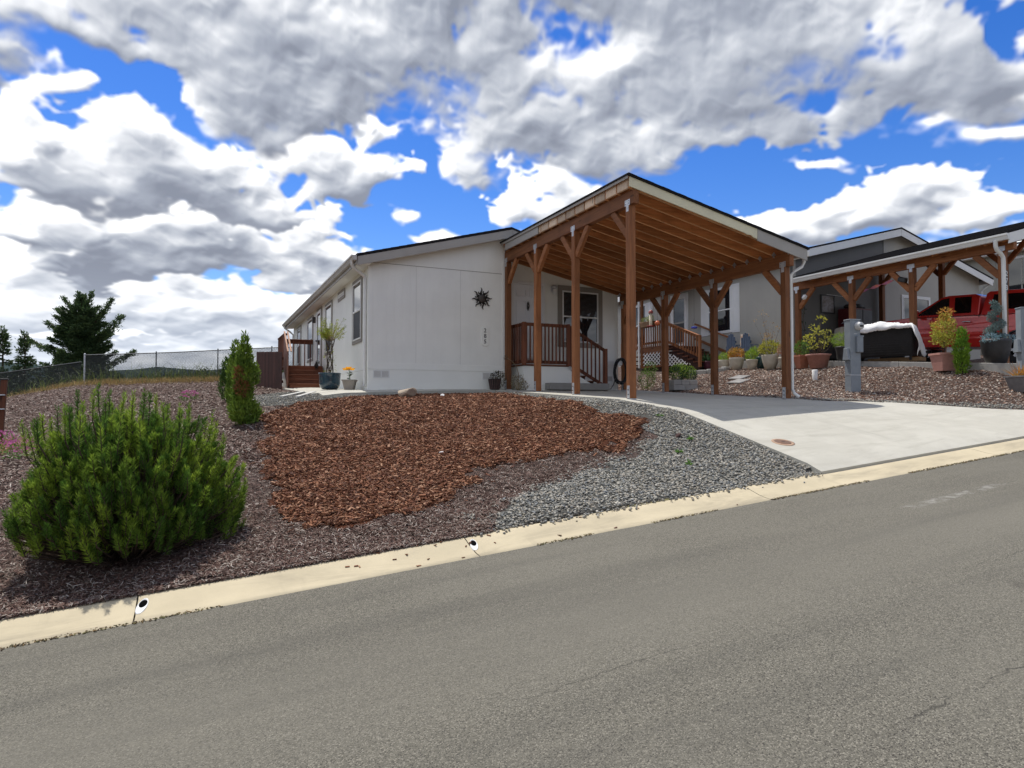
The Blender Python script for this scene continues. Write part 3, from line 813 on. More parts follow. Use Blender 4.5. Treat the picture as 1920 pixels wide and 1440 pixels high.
# rolled kerb, cast in lengths with open joints
KP = [(5.64, -0.03), (5.66, 0.004), (5.74, 0.013), (5.84, 0.032), (5.95, 0.066), (6.03, 0.092), (6.09, 0.102), (6.125, 0.098), (6.13, -0.10)]
curb = bpy.data.objects.new('curb', None); COL.objects.link(curb); curb['kind'] = 'structure'
joints = [-60, -45, -30, -20, -12, -7.4, -3.9, -0.46, 2.32, 5.98, 10.5, 15, 19.5, 25, 32, 42, 60]
for a, b in zip(joints[:-1], joints[1:]):
    n = max(2, int((b - a - 0.02) / 0.12))
    X = np.linspace(a + 0.006, b - 0.006, n)
    prof = np.array(KP)
    dep = np.where((X > 7.2) & (X < 15.6), 0.72, 1.0)       # lower lip at the drive
    wob = (pt_noise(X, X * 0 + 3.1, 0.35, 5) - 0.5) * 0.010
    V = np.stack([np.repeat(X[:, None], len(prof), 1), prof[None, :, 0] + wob[:, None] * np.linspace(1, 0.4, len(prof))[None],
                  road_z(X)[:, None] + prof[None, :, 1] * dep[:, None]], -1)
    k = len(prof)
    F = [(i * k + q, i * k + q + 1, (i + 1) * k + q + 1, (i + 1) * k + q) for i in range(n - 1) for q in range(k - 1)]
    seg = mass('curb_length', V.reshape(1, -1, 3), np.array(F), M_curb, curb, smooth=True)
    cap = MB()
    cap.add(V[0], [tuple(range(k))]); cap.add(V[-1], [tuple(range(k))[::-1]])
    cap.build('curb_end', M_curb, seg, local=True)

# weeds and grit where the asphalt meets the kerb
M_grit = tones_mat('kerb_grit', [(0.10, 0.07, 0.04), (0.18, 0.12, 0.05), (0.06, 0.05, 0.03), (0.14, 0.13, 0.05)])


def prof_z(x, y):
    """kerb or ground surface"""
    pr = np.array(KP[1:-1])
    kz = road_z(x) + np.interp(y, pr[:, 0], pr[:, 1])
    return np.where(y < 6.12, kz, ground_bumpy(x, y))


CUBE = np.array([(x, y, z) for x in (-.5, .5) for y in (-.5, .5) for z in (-.5, .5)])
CUBE_F = np.array([(0, 1, 3, 2), (4, 6, 7, 5), (0, 4, 5, 1), (2, 3, 7, 6), (0, 2, 6, 4), (1, 5, 7, 3)])
n = 2600
gx = RNG.uniform(-3, 13, n); gy = 5.655 + np.abs(RNG.normal(0, 0.018, n)) * np.sign(RNG.random(n) - 0.35)
keep = pt_noise(gx, gx * 0, 0.8, 9) > 0.50
gx, gy = gx[keep], gy[keep]; n = len(gx)
S = np.stack([RNG.uniform(.006, .022, n), RNG.uniform(.004, .01, n), RNG.uniform(.003, .008, n)], 1)
P = (rot_batch(n, 0.3) @ (CUBE[None] * S[:, None]).transpose(0, 2, 1)).transpose(0, 2, 1)
P += np.stack([gx, gy, road_z(gx) + 0.006], 1)[:, None]
grit = mass('gutter_grit', P, CUBE_F, M_grit); tag(grit, 'brown grit and dry moss along the road edge of the kerb', 'grit', kind='stuff')

# driveway slabs
YL = [6.10, 7.5, 9.18]


def slab(name, ys, xl, xr, parent, lift=0.035, nx=26, thick=0.16):
    A = []
    for y in ys:
        a, b = np.interp(y, *xl), np.interp(y, *xr)
        x = np.linspace(a, b, nx)
        A.append(np.stack([x, np.full(nx, y), T(x, np.full(nx, max(y, 6.12))) + (lift if y > 6.3 else 0.0 + lift * max(0, (y - 6.13)) / 0.2)], 1))
    A = np.array(A); ny = len(ys)
    mb = MB()
    mb.add(A.reshape(-1, 3), [(j * nx + i, j * nx + i + 1, (j + 1) * nx + i + 1, (j + 1) * nx + i) for j in range(ny - 1) for i in range(nx - 1)], True)
    ring = [A[0, i] for i in range(nx)] + [A[j, -1] for j in range(1, ny)] + [A[-1, i] for i in range(nx - 2, -1, -1)] + [A[j, 0] for j in range(ny - 2, 0, -1)]
    low = [q - np.array((0, 0, thick)) for q in ring]
    k = len(ring)
    mb.add(ring + low, [(i, k + i, k + (i + 1) % k, (i + 1) % k) for i in range(k)])
    return mb.build(name, M_drive, parent)


drive = bpy.data.objects.new('driveway', None); COL.objects.link(drive); drive['kind'] = 'structure'
slab('concrete_slab', np.linspace(6.135, 9.15, 14), ([6.1, 9.2], [7.38, 7.42]), ([6.1, 7.2, 8.2, 9.2], [15.2, 14.3, 13.6, 12.9]), drive)
slab('concrete_slab', np.linspace(9.165, 12.8, 14), ([9.2, 10.2, 11.5, 12.8], [7.42, 7.25, 7.08, 7.04]), ([9.2, 9.6, 10.2, 11, 12.8], [12.88, 12.6, 12.15, 11.98, 11.95]), drive)
slab('concrete_slab', np.linspace(12.815, 16.36, 12), ([12.8, 15.0, 15.7, 16.4], [7.04, 7.0, 6.9, 6.9]), ([12.8, 16.4], [11.95, 11.95]), drive)
walk = bpy.data.objects.new('walkway', None); COL.objects.link(walk); walk['kind'] = 'structure'
slab('concrete_slab', np.linspace(15.72, 16.36, 4), ([15, 17], [2.5, 2.5]), ([15, 17], [6.885, 6.885]), walk, lift=0.04)
slab('concrete_slab', np.linspace(16.375, 22.3, 10), ([16, 23], [2.35, 2.3]), ([16, 23], [3.72, 3.72]), walk, lift=0.04, nx=8)

# ------------------------------------------------------------------ loose ground cover
def in_poly(x, y, poly):
    c = np.zeros(len(x), bool); n = len(poly)
    for i in range(n):
        (x1, y1), (x2, y2) = poly[i], poly[(i + 1) % n]
        if y1 == y2: continue
        c ^= ((y1 > y) != (y2 > y)) & (x < (x2 - x1) * (y - y1) / (y2 - y1) + x1)
    return c


BARK = [(1.02, 13.2), (1.6, 14.7), (2.6, 15.1), (3.5, 15.1), (5.1, 15.0), (6.2, 14.3), (6.42, 12.6), (6.47, 11.7), (6.55, 10.1), (6.44, 8.97), (6.24, 8.4), (5.74, 8.22), (5.24, 8.15), (4.16, 8.2), (3.31, 8.05), (2.96, 7.7), (2.64, 7.26), (2.23, 6.97), (1.63, 6.9), (1.28, 6.86), (1.02, 7.1), (0.84, 7.6), (0.75, 8.6), (0.82, 10.4)]
GRAVEL = [(7.40, 5.9), (7.44, 7.5), (7.44, 8.97), (7.28, 10.2), (7.06, 11.4), (7.02, 15.0), (6.9, 15.75), (2.5, 15.75), (2.4, 19), (0.9, 19), (0.9, 15.6), (1.6, 14.9), (2.6, 15.2), (5.1, 15.1), (6.3, 14.3), (6.5, 12.6), (6.55, 10.1), (6.5, 8.95), (6.21, 8.1), (5.57, 7.85), (4.6, 7.45), (3.38, 6.9), (2.9, 6.5), (2.5, 5.9)]


def ragged(x, y, poly, amp=0.35, seed=3):
    return in_poly(x + (pt_noise(x, y, 0.5, seed) - 0.5) * amp + (pt_noise(x, y, 0.14, seed + 1) - 0.5) * amp * 0.6,
                   y + (pt_noise(x, y, 0.5, seed + 2) - 0.5) * amp + (pt_noise(x, y, 0.14, seed + 3) - 0.5) * amp * 0.6, poly)


def bed(name, poly, m, lift, cell=0.07):
    P = np.array(poly); lo, hi = P.min(0) - 0.3, P.max(0) + 0.3
    xs_ = np.arange(lo[0], hi[0], cell); ys_ = np.arange(max(lo[1], 6.105), hi[1], cell)
    X, Y = np.meshgrid(xs_, ys_)
    ok = ragged((X[:-1, :-1] + cell / 2).ravel(), (Y[:-1, :-1] + cell / 2).ravel(), poly)
    V = np.stack([X, Y, ground_bumpy(X, Y) + lift], -1).reshape(-1, 3)
    nx, ny = len(xs_), len(ys_)
    j, i = np.meshgrid(np.arange(ny - 1), np.arange(nx - 1), indexing='ij')
    a = (j * nx + i).ravel()[ok]
    o = mass(name, V[None], np.stack([a, a + 1, a + nx + 1, a + nx], 1), m, smooth=True)
    o['kind'] = 'structure'
    return o


M_barkbase = mat('bark_bed', (0.085, 0.030, 0.014), (0.035, 0.013, 0.007), 30, 0.95, bump=0.9, bscale=60, spec=0.1)
M_gravbase = mat('gravel_bed', (0.10, 0.098, 0.088), (0.045, 0.044, 0.040), 60, 0.95, bump=0.9, bscale=70, spec=0.1)
bed('gravel_bed', GRAVEL, M_gravbase, 0.004)
bed('bark_bed', BARK, M_barkbase, 0.010)


def scatter(n, poly, bias_y=None, amp=0.35):
    P = np.array(poly); lo, hi = P.min(0), P.max(0)
    x = RNG.uniform(lo[0], hi[0], n); y = RNG.uniform(lo[1], hi[1], n)
    k = ragged(x, y, poly, amp) & (y > 6.115)
    if bias_y is not None:
        k &= RNG.random(n) < np.clip(bias_y / y, 0, 1) ** 2
    return x[k], y[k]


# bark chips
M_chip = tones_mat('bark_chips', [(0.20, 0.078, 0.036), (0.13, 0.047, 0.022), (0.25, 0.105, 0.050), (0.078, 0.030, 0.016), (0.21, 0.088, 0.042), (0.35, 0.195, 0.115), (0.10, 0.038, 0.02), (0.155, 0.056, 0.027), (0.27, 0.14, 0.078)], bump=0.6, bscale=70)
x, y = scatter(140000, BARK, 9.0, 0.6)
q_ = RNG.integers(0, len(x), 3200)      # chips kicked out of the bed
x = np.concatenate([x, x[q_] + RNG.normal(0, .22, 3200)]); y = np.concatenate([y, np.maximum(6.2, y[q_] + RNG.normal(0, .22, 3200))])
n = len(x)
L = (.018 + .075 * RNG.random(n) ** 1.9) * (0.9 + 0.03 * (y - 7)); S = np.stack([L, L * RNG.uniform(.18, .42, n), RNG.uniform(.005, .014, n)], 1)
tap = CUBE.copy()[None].repeat(n, 0); tap[:, :4, 1] *= RNG.uniform(.3, 1, n)[:, None]
P = (rot_batch(n, 0.30) @ (tap * S[:, None]).transpose(0, 2, 1)).transpose(0, 2, 1) + np.stack([x, y, ground_bumpy(x, y) + 0.010 + RNG.uniform(0.002, 0.030, n)], 1)[:, None]
m_ = 24        # a few that have washed down on to the kerb
kx = np.where(RNG.random(m_) < .6, RNG.normal(2.0, .45, m_), RNG.uniform(0, 6, m_)); ky = RNG.uniform(5.66, 6.1, m_); kl = RNG.uniform(.015, .05, m_)
Pk = (rot_batch(m_, 0.15) @ (CUBE[None] * np.stack([kl, kl * .4, np.full(m_, .007)], 1)[:, None]).transpose(0, 2, 1)).transpose(0, 2, 1) + np.stack([kx, ky, prof_z(kx, ky) + .005], 1)[:, None]
P = np.concatenate([P, Pk])
o = mass('bark_chips', P, CUBE_F, M_chip); tag(o, 'fresh red-brown bark chips heaped on the front bed', 'bark mulch', kind='stuff')

# river gravel
t_ = (1 + 5 ** 0.5) / 2
ICO = np.array([(-1, t_, 0), (1, t_, 0), (-1, -t_, 0), (1, -t_, 0), (0, -1, t_), (0, 1, t_), (0, -1, -t_), (0, 1, -t_), (t_, 0, -1), (t_, 0, 1), (-t_, 0, -1), (-t_, 0, 1)]) / (1 + t_ * t_) ** 0.5
ICO_F = np.array([(0, 11, 5), (0, 5, 1), (0, 1, 7), (0, 7, 10), (0, 10, 11), (1, 5, 9), (5, 11, 4), (11, 10, 2), (10, 7, 6), (7, 1, 8), (3, 9, 4), (3, 4, 2), (3, 2, 6), (3, 6, 8), (3, 8, 9), (4, 9, 5), (2, 4, 11), (6, 2, 10), (8, 6, 7), (9, 8, 1)])
M_peb = tones_mat('river_gravel', [(0.30, 0.29, 0.25), (0.20, 0.20, 0.185), (0.37, 0.345, 0.29), (0.13, 0.13, 0.12), (0.27, 0.24, 0.19), (0.44, 0.415, 0.355), (0.23, 0.225, 0.195), (0.33, 0.295, 0.24), (0.165, 0.165, 0.15), (0.24, 0.25, 0.25)], rough=0.75, bump=0.25, bscale=120)


def pebbles(name, x, y, lo, hi, lift, label):
    n = len(x)
    r = RNG.uniform(lo, hi, n)
    S = np.stack([r * RNG.uniform(.9, 1.5, n), r * RNG.uniform(.75, 1.05, n), r * RNG.uniform(.5, .8, n)], 1)
    B = ICO[None] * (1 + RNG.uniform(-.14, .14, (n, 12, 1)))
    P = (rot_batch(n, 0.35) @ (B * S[:, None]).transpose(0, 2, 1)).transpose(0, 2, 1) + np.stack([x, y, prof_z(x, y) + lift + RNG.uniform(-.003, .012, n)], 1)[:, None]
    o = mass(name, P, ICO_F, M_peb, smooth=True)
    return tag(o, label, 'gravel', kind='stuff')


x, y = scatter(145000, GRAVEL, 8.2, 0.5)
k = x > -9
pebbles('river_gravel', x, y, .008, .019, 0.008, 'grey river gravel between bark bed and driveway')
# a fringe of stones thrown on to the mulch, the kerb and the bark edge
x = np.concatenate([RNG.uniform(2.3, 7.3, 500), RNG.uniform(2.0, 6.3, 1500)]); y = np.concatenate([6.13 - np.abs(RNG.normal(0, .05, 500)), 6.9 + (RNG.random(1500) ** 1.5) * 1.1])
k = (y < 6.13) | in_poly(x, y, [(2.2, 6.2), (2.6, 6.5), (4.6, 7.7), (6.4, 8.7), (6.4, 8.0), (4.6, 7.2), (3, 6.2)])
pebbles('stray_gravel', x[k], y[k], .009, .019, 0.006, 'stray gravel stones scattered on kerb edge and mulch')

# weathered mulch shreds: thin bent slivers
M_shred = tones_mat('mulch_shreds', [(0.125, 0.070, 0.054), (0.21, 0.15, 0.125), (0.075, 0.038, 0.031), (0.16, 0.10, 0.08), (0.30, 0.245, 0.205), (0.10, 0.052, 0.04), (0.40, 0.35, 0.305), (0.14, 0.082, 0.065)], rough=0.85, bump=0.3)


def shreds(name, x, y, lo, hi, zf, label, wide=(.004, .010)):
    n = len(x)
    L = RNG.uniform(lo, hi, n); W = RNG.uniform(*wide, n); B = RNG.uniform(-.25, .25, n) * L
    V = np.zeros((n, 6, 3))
    for i, t in enumerate((-.5, 0, .5)):
        w = W * (0.6 if t else 1.0)
        V[:, 2 * i, 0] = t * L; V[:, 2 * i + 1, 0] = t * L
        V[:, 2 * i, 1] = -w / 2 + (B if t == 0 else 0); V[:, 2 * i + 1, 1] = w / 2 + (B if t == 0 else 0)
        V[:, 2 * i:2 * i + 2, 2] = (RNG.uniform(0, .012, n) if t == 0 else 0 * n)[:, None] if t == 0 else 0
    P = (rot_batch(n, 0.32) @ V.transpose(0, 2, 1)).transpose(0, 2, 1) + np.stack([x, y, zf(x, y) + RNG.uniform(.004, .022, n)], 1)[:, None]
    o = mass(name, P, np.array([(0, 2, 3, 1), (2, 4, 5, 3)]), M_shred)
    return tag(o, label, 'mulch', kind='stuff')


n = 210000
r_ = RNG.random(n); y = 6.075 + 14 * r_ ** 2.0; x = -y * 0.36 + RNG.random(n) * (y * 0.36 + 6.4)
k = ~ragged(x, y, BARK, 0.3) & ~in_poly(x, y, GRAVEL) & (RNG.random(n) < 0.78)
x, y = x[k], y[k]
shreds('weathered_mulch', x, y, .03, .085, prof_z, 'weathered purple-brown shredded mulch on the front slope')

n = 60000
y = 9.5 + 22 * RNG.random(n) ** 1.2; x = -y * 0.40 + RNG.random(n) * (y * 0.40 + 2.2)
k = ~in_poly(x, y, BARK) & ~in_poly(x, y, GRAVEL)
shreds('slope_mulch', x[k], y[k], .05, .13, ground_bumpy, 'coarse faded mulch on the slope behind the mugo pine', (.010, .022))

# mulch with pale chips on the bank below the neighbour's pad
BANK = [(12.3, 10.4), (13.0, 9.7), (14.1, 8.6), (15.3, 6.3), (17.6, 6.2), (17.2, 8.0), (16.25, 10), (16.2, 15.4), (14.9, 19), (12.2, 19), (12.2, 12)]
x, y = scatter(45000, BANK, None, 0.15)
M_bank = tones_mat('bank_chips', [(0.24, 0.155, 0.115), (0.32, 0.24, 0.19), (0.16, 0.09, 0.065), (0.44, 0.37, 0.31), (0.22, 0.13, 0.09), (0.36, 0.285, 0.235), (0.27, 0.155, 0.105), (0.54, 0.48, 0.42)], bump=0.4)
n = len(x)
L = RNG.uniform(.016, .048, n); S = np.stack([L, L * RNG.uniform(.35, .7, n), RNG.uniform(.005, .013, n)], 1)
P = (rot_batch(n, 0.4) @ (CUBE[None] * S[:, None]).transpose(0, 2, 1)).transpose(0, 2, 1) + np.stack([x, y, ground_bumpy(x, y) + RNG.uniform(0.002, 0.02, n)], 1)[:, None]
o = mass('bank_mulch', P, CUBE_F, M_bank); tag(o, 'faded brown chip mulch on the bank beside the driveway', 'mulch', kind='stuff')
# pea gravel hem along the right edge of the drive
HEM = [(12.0, 15.5), (12.0, 11), (12.2, 10.35), (12.95, 9.45), (13.7, 8.5), (14.35, 7.3), (15.2, 6.2), (15.6, 6.2), (14.6, 7.6), (13.9, 8.9), (13.1, 9.8), (12.5, 10.5), (12.3, 11), (12.25, 15.5)]
x, y = scatter(26000, HEM, None, 0.1)
pebbles('hem_gravel', x, y, .010, .020, 0.006, 'narrow hem of pale gravel beside the far driveway edge')
HEM2 = [(16.2, 7.2), (16.35, 10), (16.25, 16), (16.0, 16), (16.0, 10), (16.0, 7.4)]

# ------------------------------------------------------------------ wall-mounted pieces
def fbox(mb, face, a0, a1, z0, z1, o0, o1):
    """box on a wall: face ('x', x0) looks to -X, ('y', y0) looks to -Y; a runs along the wall, o out of it"""
    if face[0] == 'x':
        return mb.box(face[1] - o1, face[1] - o0, a0, a1, z0, z1)
    return mb.box(a0, a1, face[1] - o1, face[1] - o0, z0, z1)


def frame(mb, face, a0, a1, z0, z1, w, o0, o1):
    fbox(mb, face, a0, a1, z0, z0 + w, o0, o1); fbox(mb, face, a0, a1, z1 - w, z1, o0, o1)
    fbox(mb, face, a0, a0 + w, z0 + w, z1 - w, o0, o1); fbox(mb, face, a1 - w, a1, z0 + w, z1 - w, o0, o1)
    return mb


def window(parent, face, a0, a1, z0, z1, trim=0.09, tmat=None, hung=True, lower=None, split_v=False, blinds=False):
    w = frame(MB(), face, a0, a1, z0, z1, trim, 0.001, 0.028).build('window', tmat or M_taupe, parent, 0.003)
    i0, i1, j0, j1 = a0 + trim + 0.002, a1 - trim - 0.002, z0 + trim + 0.002, z1 - trim - 0.002
    fr = frame(MB(), face, i0, i1, j0, j1, 0.042, 0.002, 0.036)
    zm = (j0 + j1) / 2
    if hung: fbox(fr, face, i0 + 0.042, i1 - 0.042, zm - 0.022, zm + 0.022, 0.003, 0.034)
    if split_v: fbox(fr, face, (i0 + i1) / 2 - 0.02, (i0 + i1) / 2 + 0.02, j0 + 0.042, j1 - 0.042, 0.003, 0.034)
    fr.build('window_frame', M_white, w, 0.003)
    b = 0.042
    panes = [(i0 + b, i1 - b, j0 + b, zm - 0.022), (i0 + b, i1 - b, zm + 0.022, j1 - b)] if hung else \
        ([(i0 + b, (i0 + i1) / 2 - 0.02, j0 + b, j1 - b), ((i0 + i1) / 2 + 0.02, i1 - b, j0 + b, j1 - b)] if split_v else [(i0 + b, i1 - b, j0 + b, j1 - b)])
    for k, p in enumerate(panes):
        low = hung and k == 0
        fbox(MB(), face, *p, 0.002, 0.010 if low else 0.014).build('pane', (lower if low and lower else M_glass), w)
    if blinds:
        z = zm + 0.04
        while z < j1 - 0.06:
            fbox(MB(), face, i0 + 0.06, i1 - 0.06, z, z + 0.016, 0.0145, 0.0165).build('blind_slat', M_blind, w)
            z += 0.036
    return w


def text_mesh(txt, size, depth, m, parent, loc, rot, name='numeral'):
    cu = bpy.data.curves.new('t', 'FONT'); cu.body = txt; cu.size = size; cu.extrude = depth; cu.align_x = 'CENTER'; cu.align_y = 'CENTER'
    cu.resolution_u = 3
    to = bpy.data.objects.new('t', cu); COL.objects.link(to)
    dg = bpy.context.evaluated_depsgraph_get()
    me = bpy.data.meshes.new_from_object(to.evaluated_get(dg))
    bpy.data.objects.remove(to); bpy.data.curves.remove(cu)
    o = bpy.data.objects.new(name, me); COL.objects.link(o)
    me.materials.clear(); me.materials.append(m)
    o.parent = parent
    o.location = loc; o.rotation_euler = rot
    return o


# ------------------------------------------------------------------ the cream house
HX0, HX1, HY0, HY1 = 3.70, 11.50, 16.38, 31.6
HXR, HYR = 7.45, 16.90           # the right half stands back
RID = 7.55
rz_l = lambda x: 3.66 + 0.27 * (x - 3.35)
rz_r = lambda x: rz_l(RID) - 0.27 * (x - RID)
house = thing('manufactured_house', 'cream single-storey house with low gable roof and taupe trim, number 285 by its carport', 'house', (HX0, HY0, 0.30))
mb = MB(); mb.prism([(HX0, 0.86), (HXR, 0.86), (HXR, rz_l(HXR) - 0.08), (HX0, rz_l(HX0) - 0.08)], 'y', HY0, HY0 + 0.12)
mb.build('wall', M_cream, house)
mb = MB(); mb.prism([(HXR + .002, 0.30), (HX1, 0.30), (HX1, rz_r(HX1) - 0.08), (RID, rz_l(RID) - 0.09), (HXR + .002, rz_l(HXR) - 0.08)], 'y', HYR, HYR + 0.12)
mb.build('wall', M_cream, house)
MB().box(HXR - 0.1, HXR - 0.001, HY0 + 0.121, HYR + 0.05, 0.3, 4.6).build('wall', M_cream_y, house)
MB().box(HX0, HX0 + 0.12, HY0 + 0.121, HY1, 0.86, 3.52).build('wall', M_cream_y, house)
MB().box(HX1 - 0.12, HX1, HYR + 0.121, HY1, 0.30, 3.50).build('wall', M_cream_y, house)
MB().prism([(HX0, 0.3), (HX1, 0.3), (HX1, rz_r(HX1) - .08), (RID, rz_l(RID) - .09), (HX0, rz_l(HX0) - .08)], 'y', HY1 + .001, HY1 + 0.1).build('wall', M_cream, house)
# skirting
MB().box(HX0 - 0.012, HXR, HY0 - 0.012, HY0 + 0.08, 0.25, 0.853).build('skirting', M_creamflat, house)
MB().box(HX0 - 0.012, HX0 + 0.08, HY0 + 0.081, HY1, 0.30, 0.853).build('skirting', M_creamflat, house)
# flashing strips and corner boards
MB().box(HX0 - 0.016, HXR - 0.002, HY0 - 0.020, HY0 + .01, 0.855, 0.872).build('flashing', M_creamflat, house)
MB().box(HX0 - 0.020, HX0 + .01, HY0 - 0.018, HY1, 0.855, 0.872).build('flashing', M_creamflat, house)
MB().box(HX0 + 0.09, HXR - 0.08, HY0 - 0.007, HY0 + .01, 3.545, 3.557).build('flashing', M_taupe, house)
MB().box(HX0 + 0.095, HXR - 0.08, HY0 - 0.010, HY0 + .01, 0.873, 1.02).build('band_board', M_creamflat, house, 0.002)
for a, b in ((HX0 - 0.013, HX0 + 0.09), (HXR - 0.08, HXR + 0.004)):
    MB().box(a, b, HY0 - 0.014, HY0 + 0.02, 0.874, rz_l(a) - 0.1).build('corner_board', M_creamflat, house, 0.003)
MB().box(HX0 - 0.0155, HX0 + 0.02, HY0 + 0.021, HY0 + 0.12, 0.874, 3.43).build('corner_board', M_creamflat, house, 0.003)
MB().box(HX1 - 0.09, HX1 + 0.014, HYR - 0.014, HYR + 0.02, 0.30, 3.5).build('corner_board', M_creamflat, house, 0.003)
# roof
Y0r, Y1r = HY0 - 0.30, HY1 + 0.30
mb = MB(); mb.prism([(3.32, rz_l(3.32)), (RID, rz_l(RID)), (RID, rz_l(RID) - 0.05), (3.32, rz_l(3.32) - 0.05)], 'y', Y0r, Y1r)
mb.prism([(RID + .001, rz_l(RID)), (11.85, rz_r(11.85)), (11.85, rz_r(11.85) - 0.05), (RID + .001, rz_l(RID) - 0.05)], 'y', Y0r, Y1r)
roof = mb.build('roof', M_shingle, house)
for k in range(20):       # shingle courses show as a stepped edge on the rake
    x = 3.34 + k * 0.21
    MB().bar((x, Y0r + 0.9, rz_l(x) + 0.010), (x + 0.205, Y0r + 0.9, rz_l(x + 0.205) + 0.004), 1.82, 0.014).build('shingle_course', M_shingle, roof)
# rake and eave boards, soffits
for x0, x1, fz in ((3.36, RID - .002, rz_l), (RID + .002, 11.84, rz_r)):
    mb = MB(); mb.prism([(x0, fz(x0) - 0.055), (x1, fz(x1) - 0.055), (x1, fz(x1) - 0.275), (x0, fz(x0) - 0.275)], 'y', Y0r + 0.012, Y0r + 0.035)
    mb.build('rake_board', M_fascia, house, 0.003)
    mb = MB(); mb.prism([(x0, fz(x0) - 0.07), (x1, fz(x1) - 0.07), (x1, fz(x1) - 0.085), (x0, fz(x0) - 0.085)], 'y', Y0r + 0.036, HY0 - 0.001)
    mb.build('soffit', M_creamflat, house)
MB().box(3.335, 3.36, Y0r + .036, Y1r - .02, rz_l(3.35) - 0.24, rz_l(3.35) - 0.055).build('eave_board', M_fascia, house, 0.003)
mb = MB(); mb.prism([(3.361, rz_l(3.36) - 0.225), (HX0 - 0.001, rz_l(3.36) - 0.205), (HX0 - .001, rz_l(3.36) - 0.19), (3.361, rz_l(3.36) - 0.21)], 'y', Y0r + .036, Y1r - .02)
mb.build('soffit', M_creamflat, house)
# gutter and downspouts
gz = rz_l(3.32) - 0.03
gp = [(3.331, gz), (3.331, gz - 0.115), (3.255, gz - 0.115), (3.225, gz - 0.05), (3.20, gz - 0.03), (3.20, gz + 0.006), (3.215, gz + 0.006), (3.215, gz - 0.02), (3.24, gz - 0.045), (3.265, gz - 0.105), (3.321, gz - 0.105), (3.321, gz)]
mb = MB(); mb.prism(gp, 'y', Y0r - 0.03, Y1r)
mb.prism([(3.331, gz), (3.331, gz - 0.115), (3.255, gz - 0.115), (3.225, gz - 0.05), (3.20, gz - 0.03), (3.20, gz)], 'y', Y0r - 0.032, Y0r - 0.028)
mb.build('gutter', M_gutter, house)


def spout(parent, pts, m, r=0.036, name='downspout'):
    return MB().tube(pts, r, 10).build(name, m, parent)


spout(house, [(3.27, 16.32, gz - 0.09), (3.27, 16.32, gz - 0.20), (3.33, 16.35, gz - 0.27), (3.52, 16.46, gz - 0.36), (3.61, 16.51, gz - 0.41), (3.645, 16.53, gz - 0.47), (3.65, 16.53, gz - 0.60), (3.65, 16.53, 0.50), (3.62, 16.53, 0.44)], M_gutterw, 0.04)
spout(house, [(3.27, 31.4, gz - 0.09), (3.27, 31.4, gz - 0.2), (3.5, 31.4, gz - 0.36), (3.65, 31.4, gz - 0.5), (3.65, 31.4, 1.25)], M_gutterw, 0.04)
# side windows and door
FS = ('x', HX0)
window(house, FS, 17.07, 18.28, 1.60, 3.34, lower=M_screen)
window(house, FS, 19.40, 20.48, 3.10, 3.50 - 0.11, hung=False, split_v=True)
window(house, FS, 21.5, 22.85, 1.60, 3.34, lower=M_screen)
window(house, FS, 25.6, 27.1, 1.60, 3.34, lower=M_screen)
window(house, FS, 29.0, 30.3, 1.60, 3.34, lower=M_screen)
sd = frame(MB(), FS, 23.55, 24.68, 1.26, 3.40, 0.09, 0.001, 0.03).build('side_door', M_taupe, house, 0.003)
frame(MB(), FS, 23.645, 24.585, 1.28, 3.305, 0.11, 0.002, 0.045).build('door_frame', M_white, sd, 0.003)
fbox(MB(), FS, 23.76, 24.47, 1.40, 3.19, 0.002, 0.02).build('pane', M_glass, sd)
MB().ball((HX0 - 0.07, 24.43, 2.25), 0.03).build('handle', M_iron, sd)
lm = MB().box(HX0 - 0.12, HX0 - 0.001, 25.05, 25.19, 2.98, 3.20).build('porch_lamp', M_iron, house, 0.02)
for xs_ in (4.93, 6.15):
    MB().box(xs_, xs_ + .004, HY0 - .0015, HY0 + .002, 1.03, 3.54).build('panel_seam', M_fascia, house)
# skirting vents
for a0, a1 in ((3.82, 4.24), (6.78, 7.20)):
    v = frame(MB(), ('y', HY0 - 0.012), a0, a1, 0.64, 0.835, 0.022, 0.0, 0.012)
    fbox(v, ('y', HY0 - 0.012), (a0 + a1) / 2 - 0.012, (a0 + a1) / 2 + 0.012, 0.662, 0.813, 0.0, 0.012)
    v = v.build('skirting_vent', M_gutterw, house)
    for s in (0, 1):
        b0 = a0 + 0.024 + s * ((a1 - a0) / 2 - 0.010); b1 = b0 + (a1 - a0) / 2 - 0.040
        fbox(MB(), ('y', HY0 - 0.012), b0, b1, 0.664, 0.811, 0.0005, 0.002).build('vent_mesh', MATS['gutter_metal'], v)
        for q in range(6):
            fbox(MB(), ('y', HY0 - 0.012), b0, b1, 0.672 + q * 0.024, 0.682 + q * 0.024, 0.0022, 0.008).build('louvre', M_gutterw, v)
v = frame(MB(), ('y', HYR), 10.98, 11.32, 0.66, 0.84, 0.022, 0.001, 0.012).build('skirting_vent', M_gutterw, house)
fbox(MB(), ('y', HYR), 11.003, 11.297, 0.683, 0.817, 0.001, 0.004).build('vent_mesh', MATS['gutter_metal'], v)
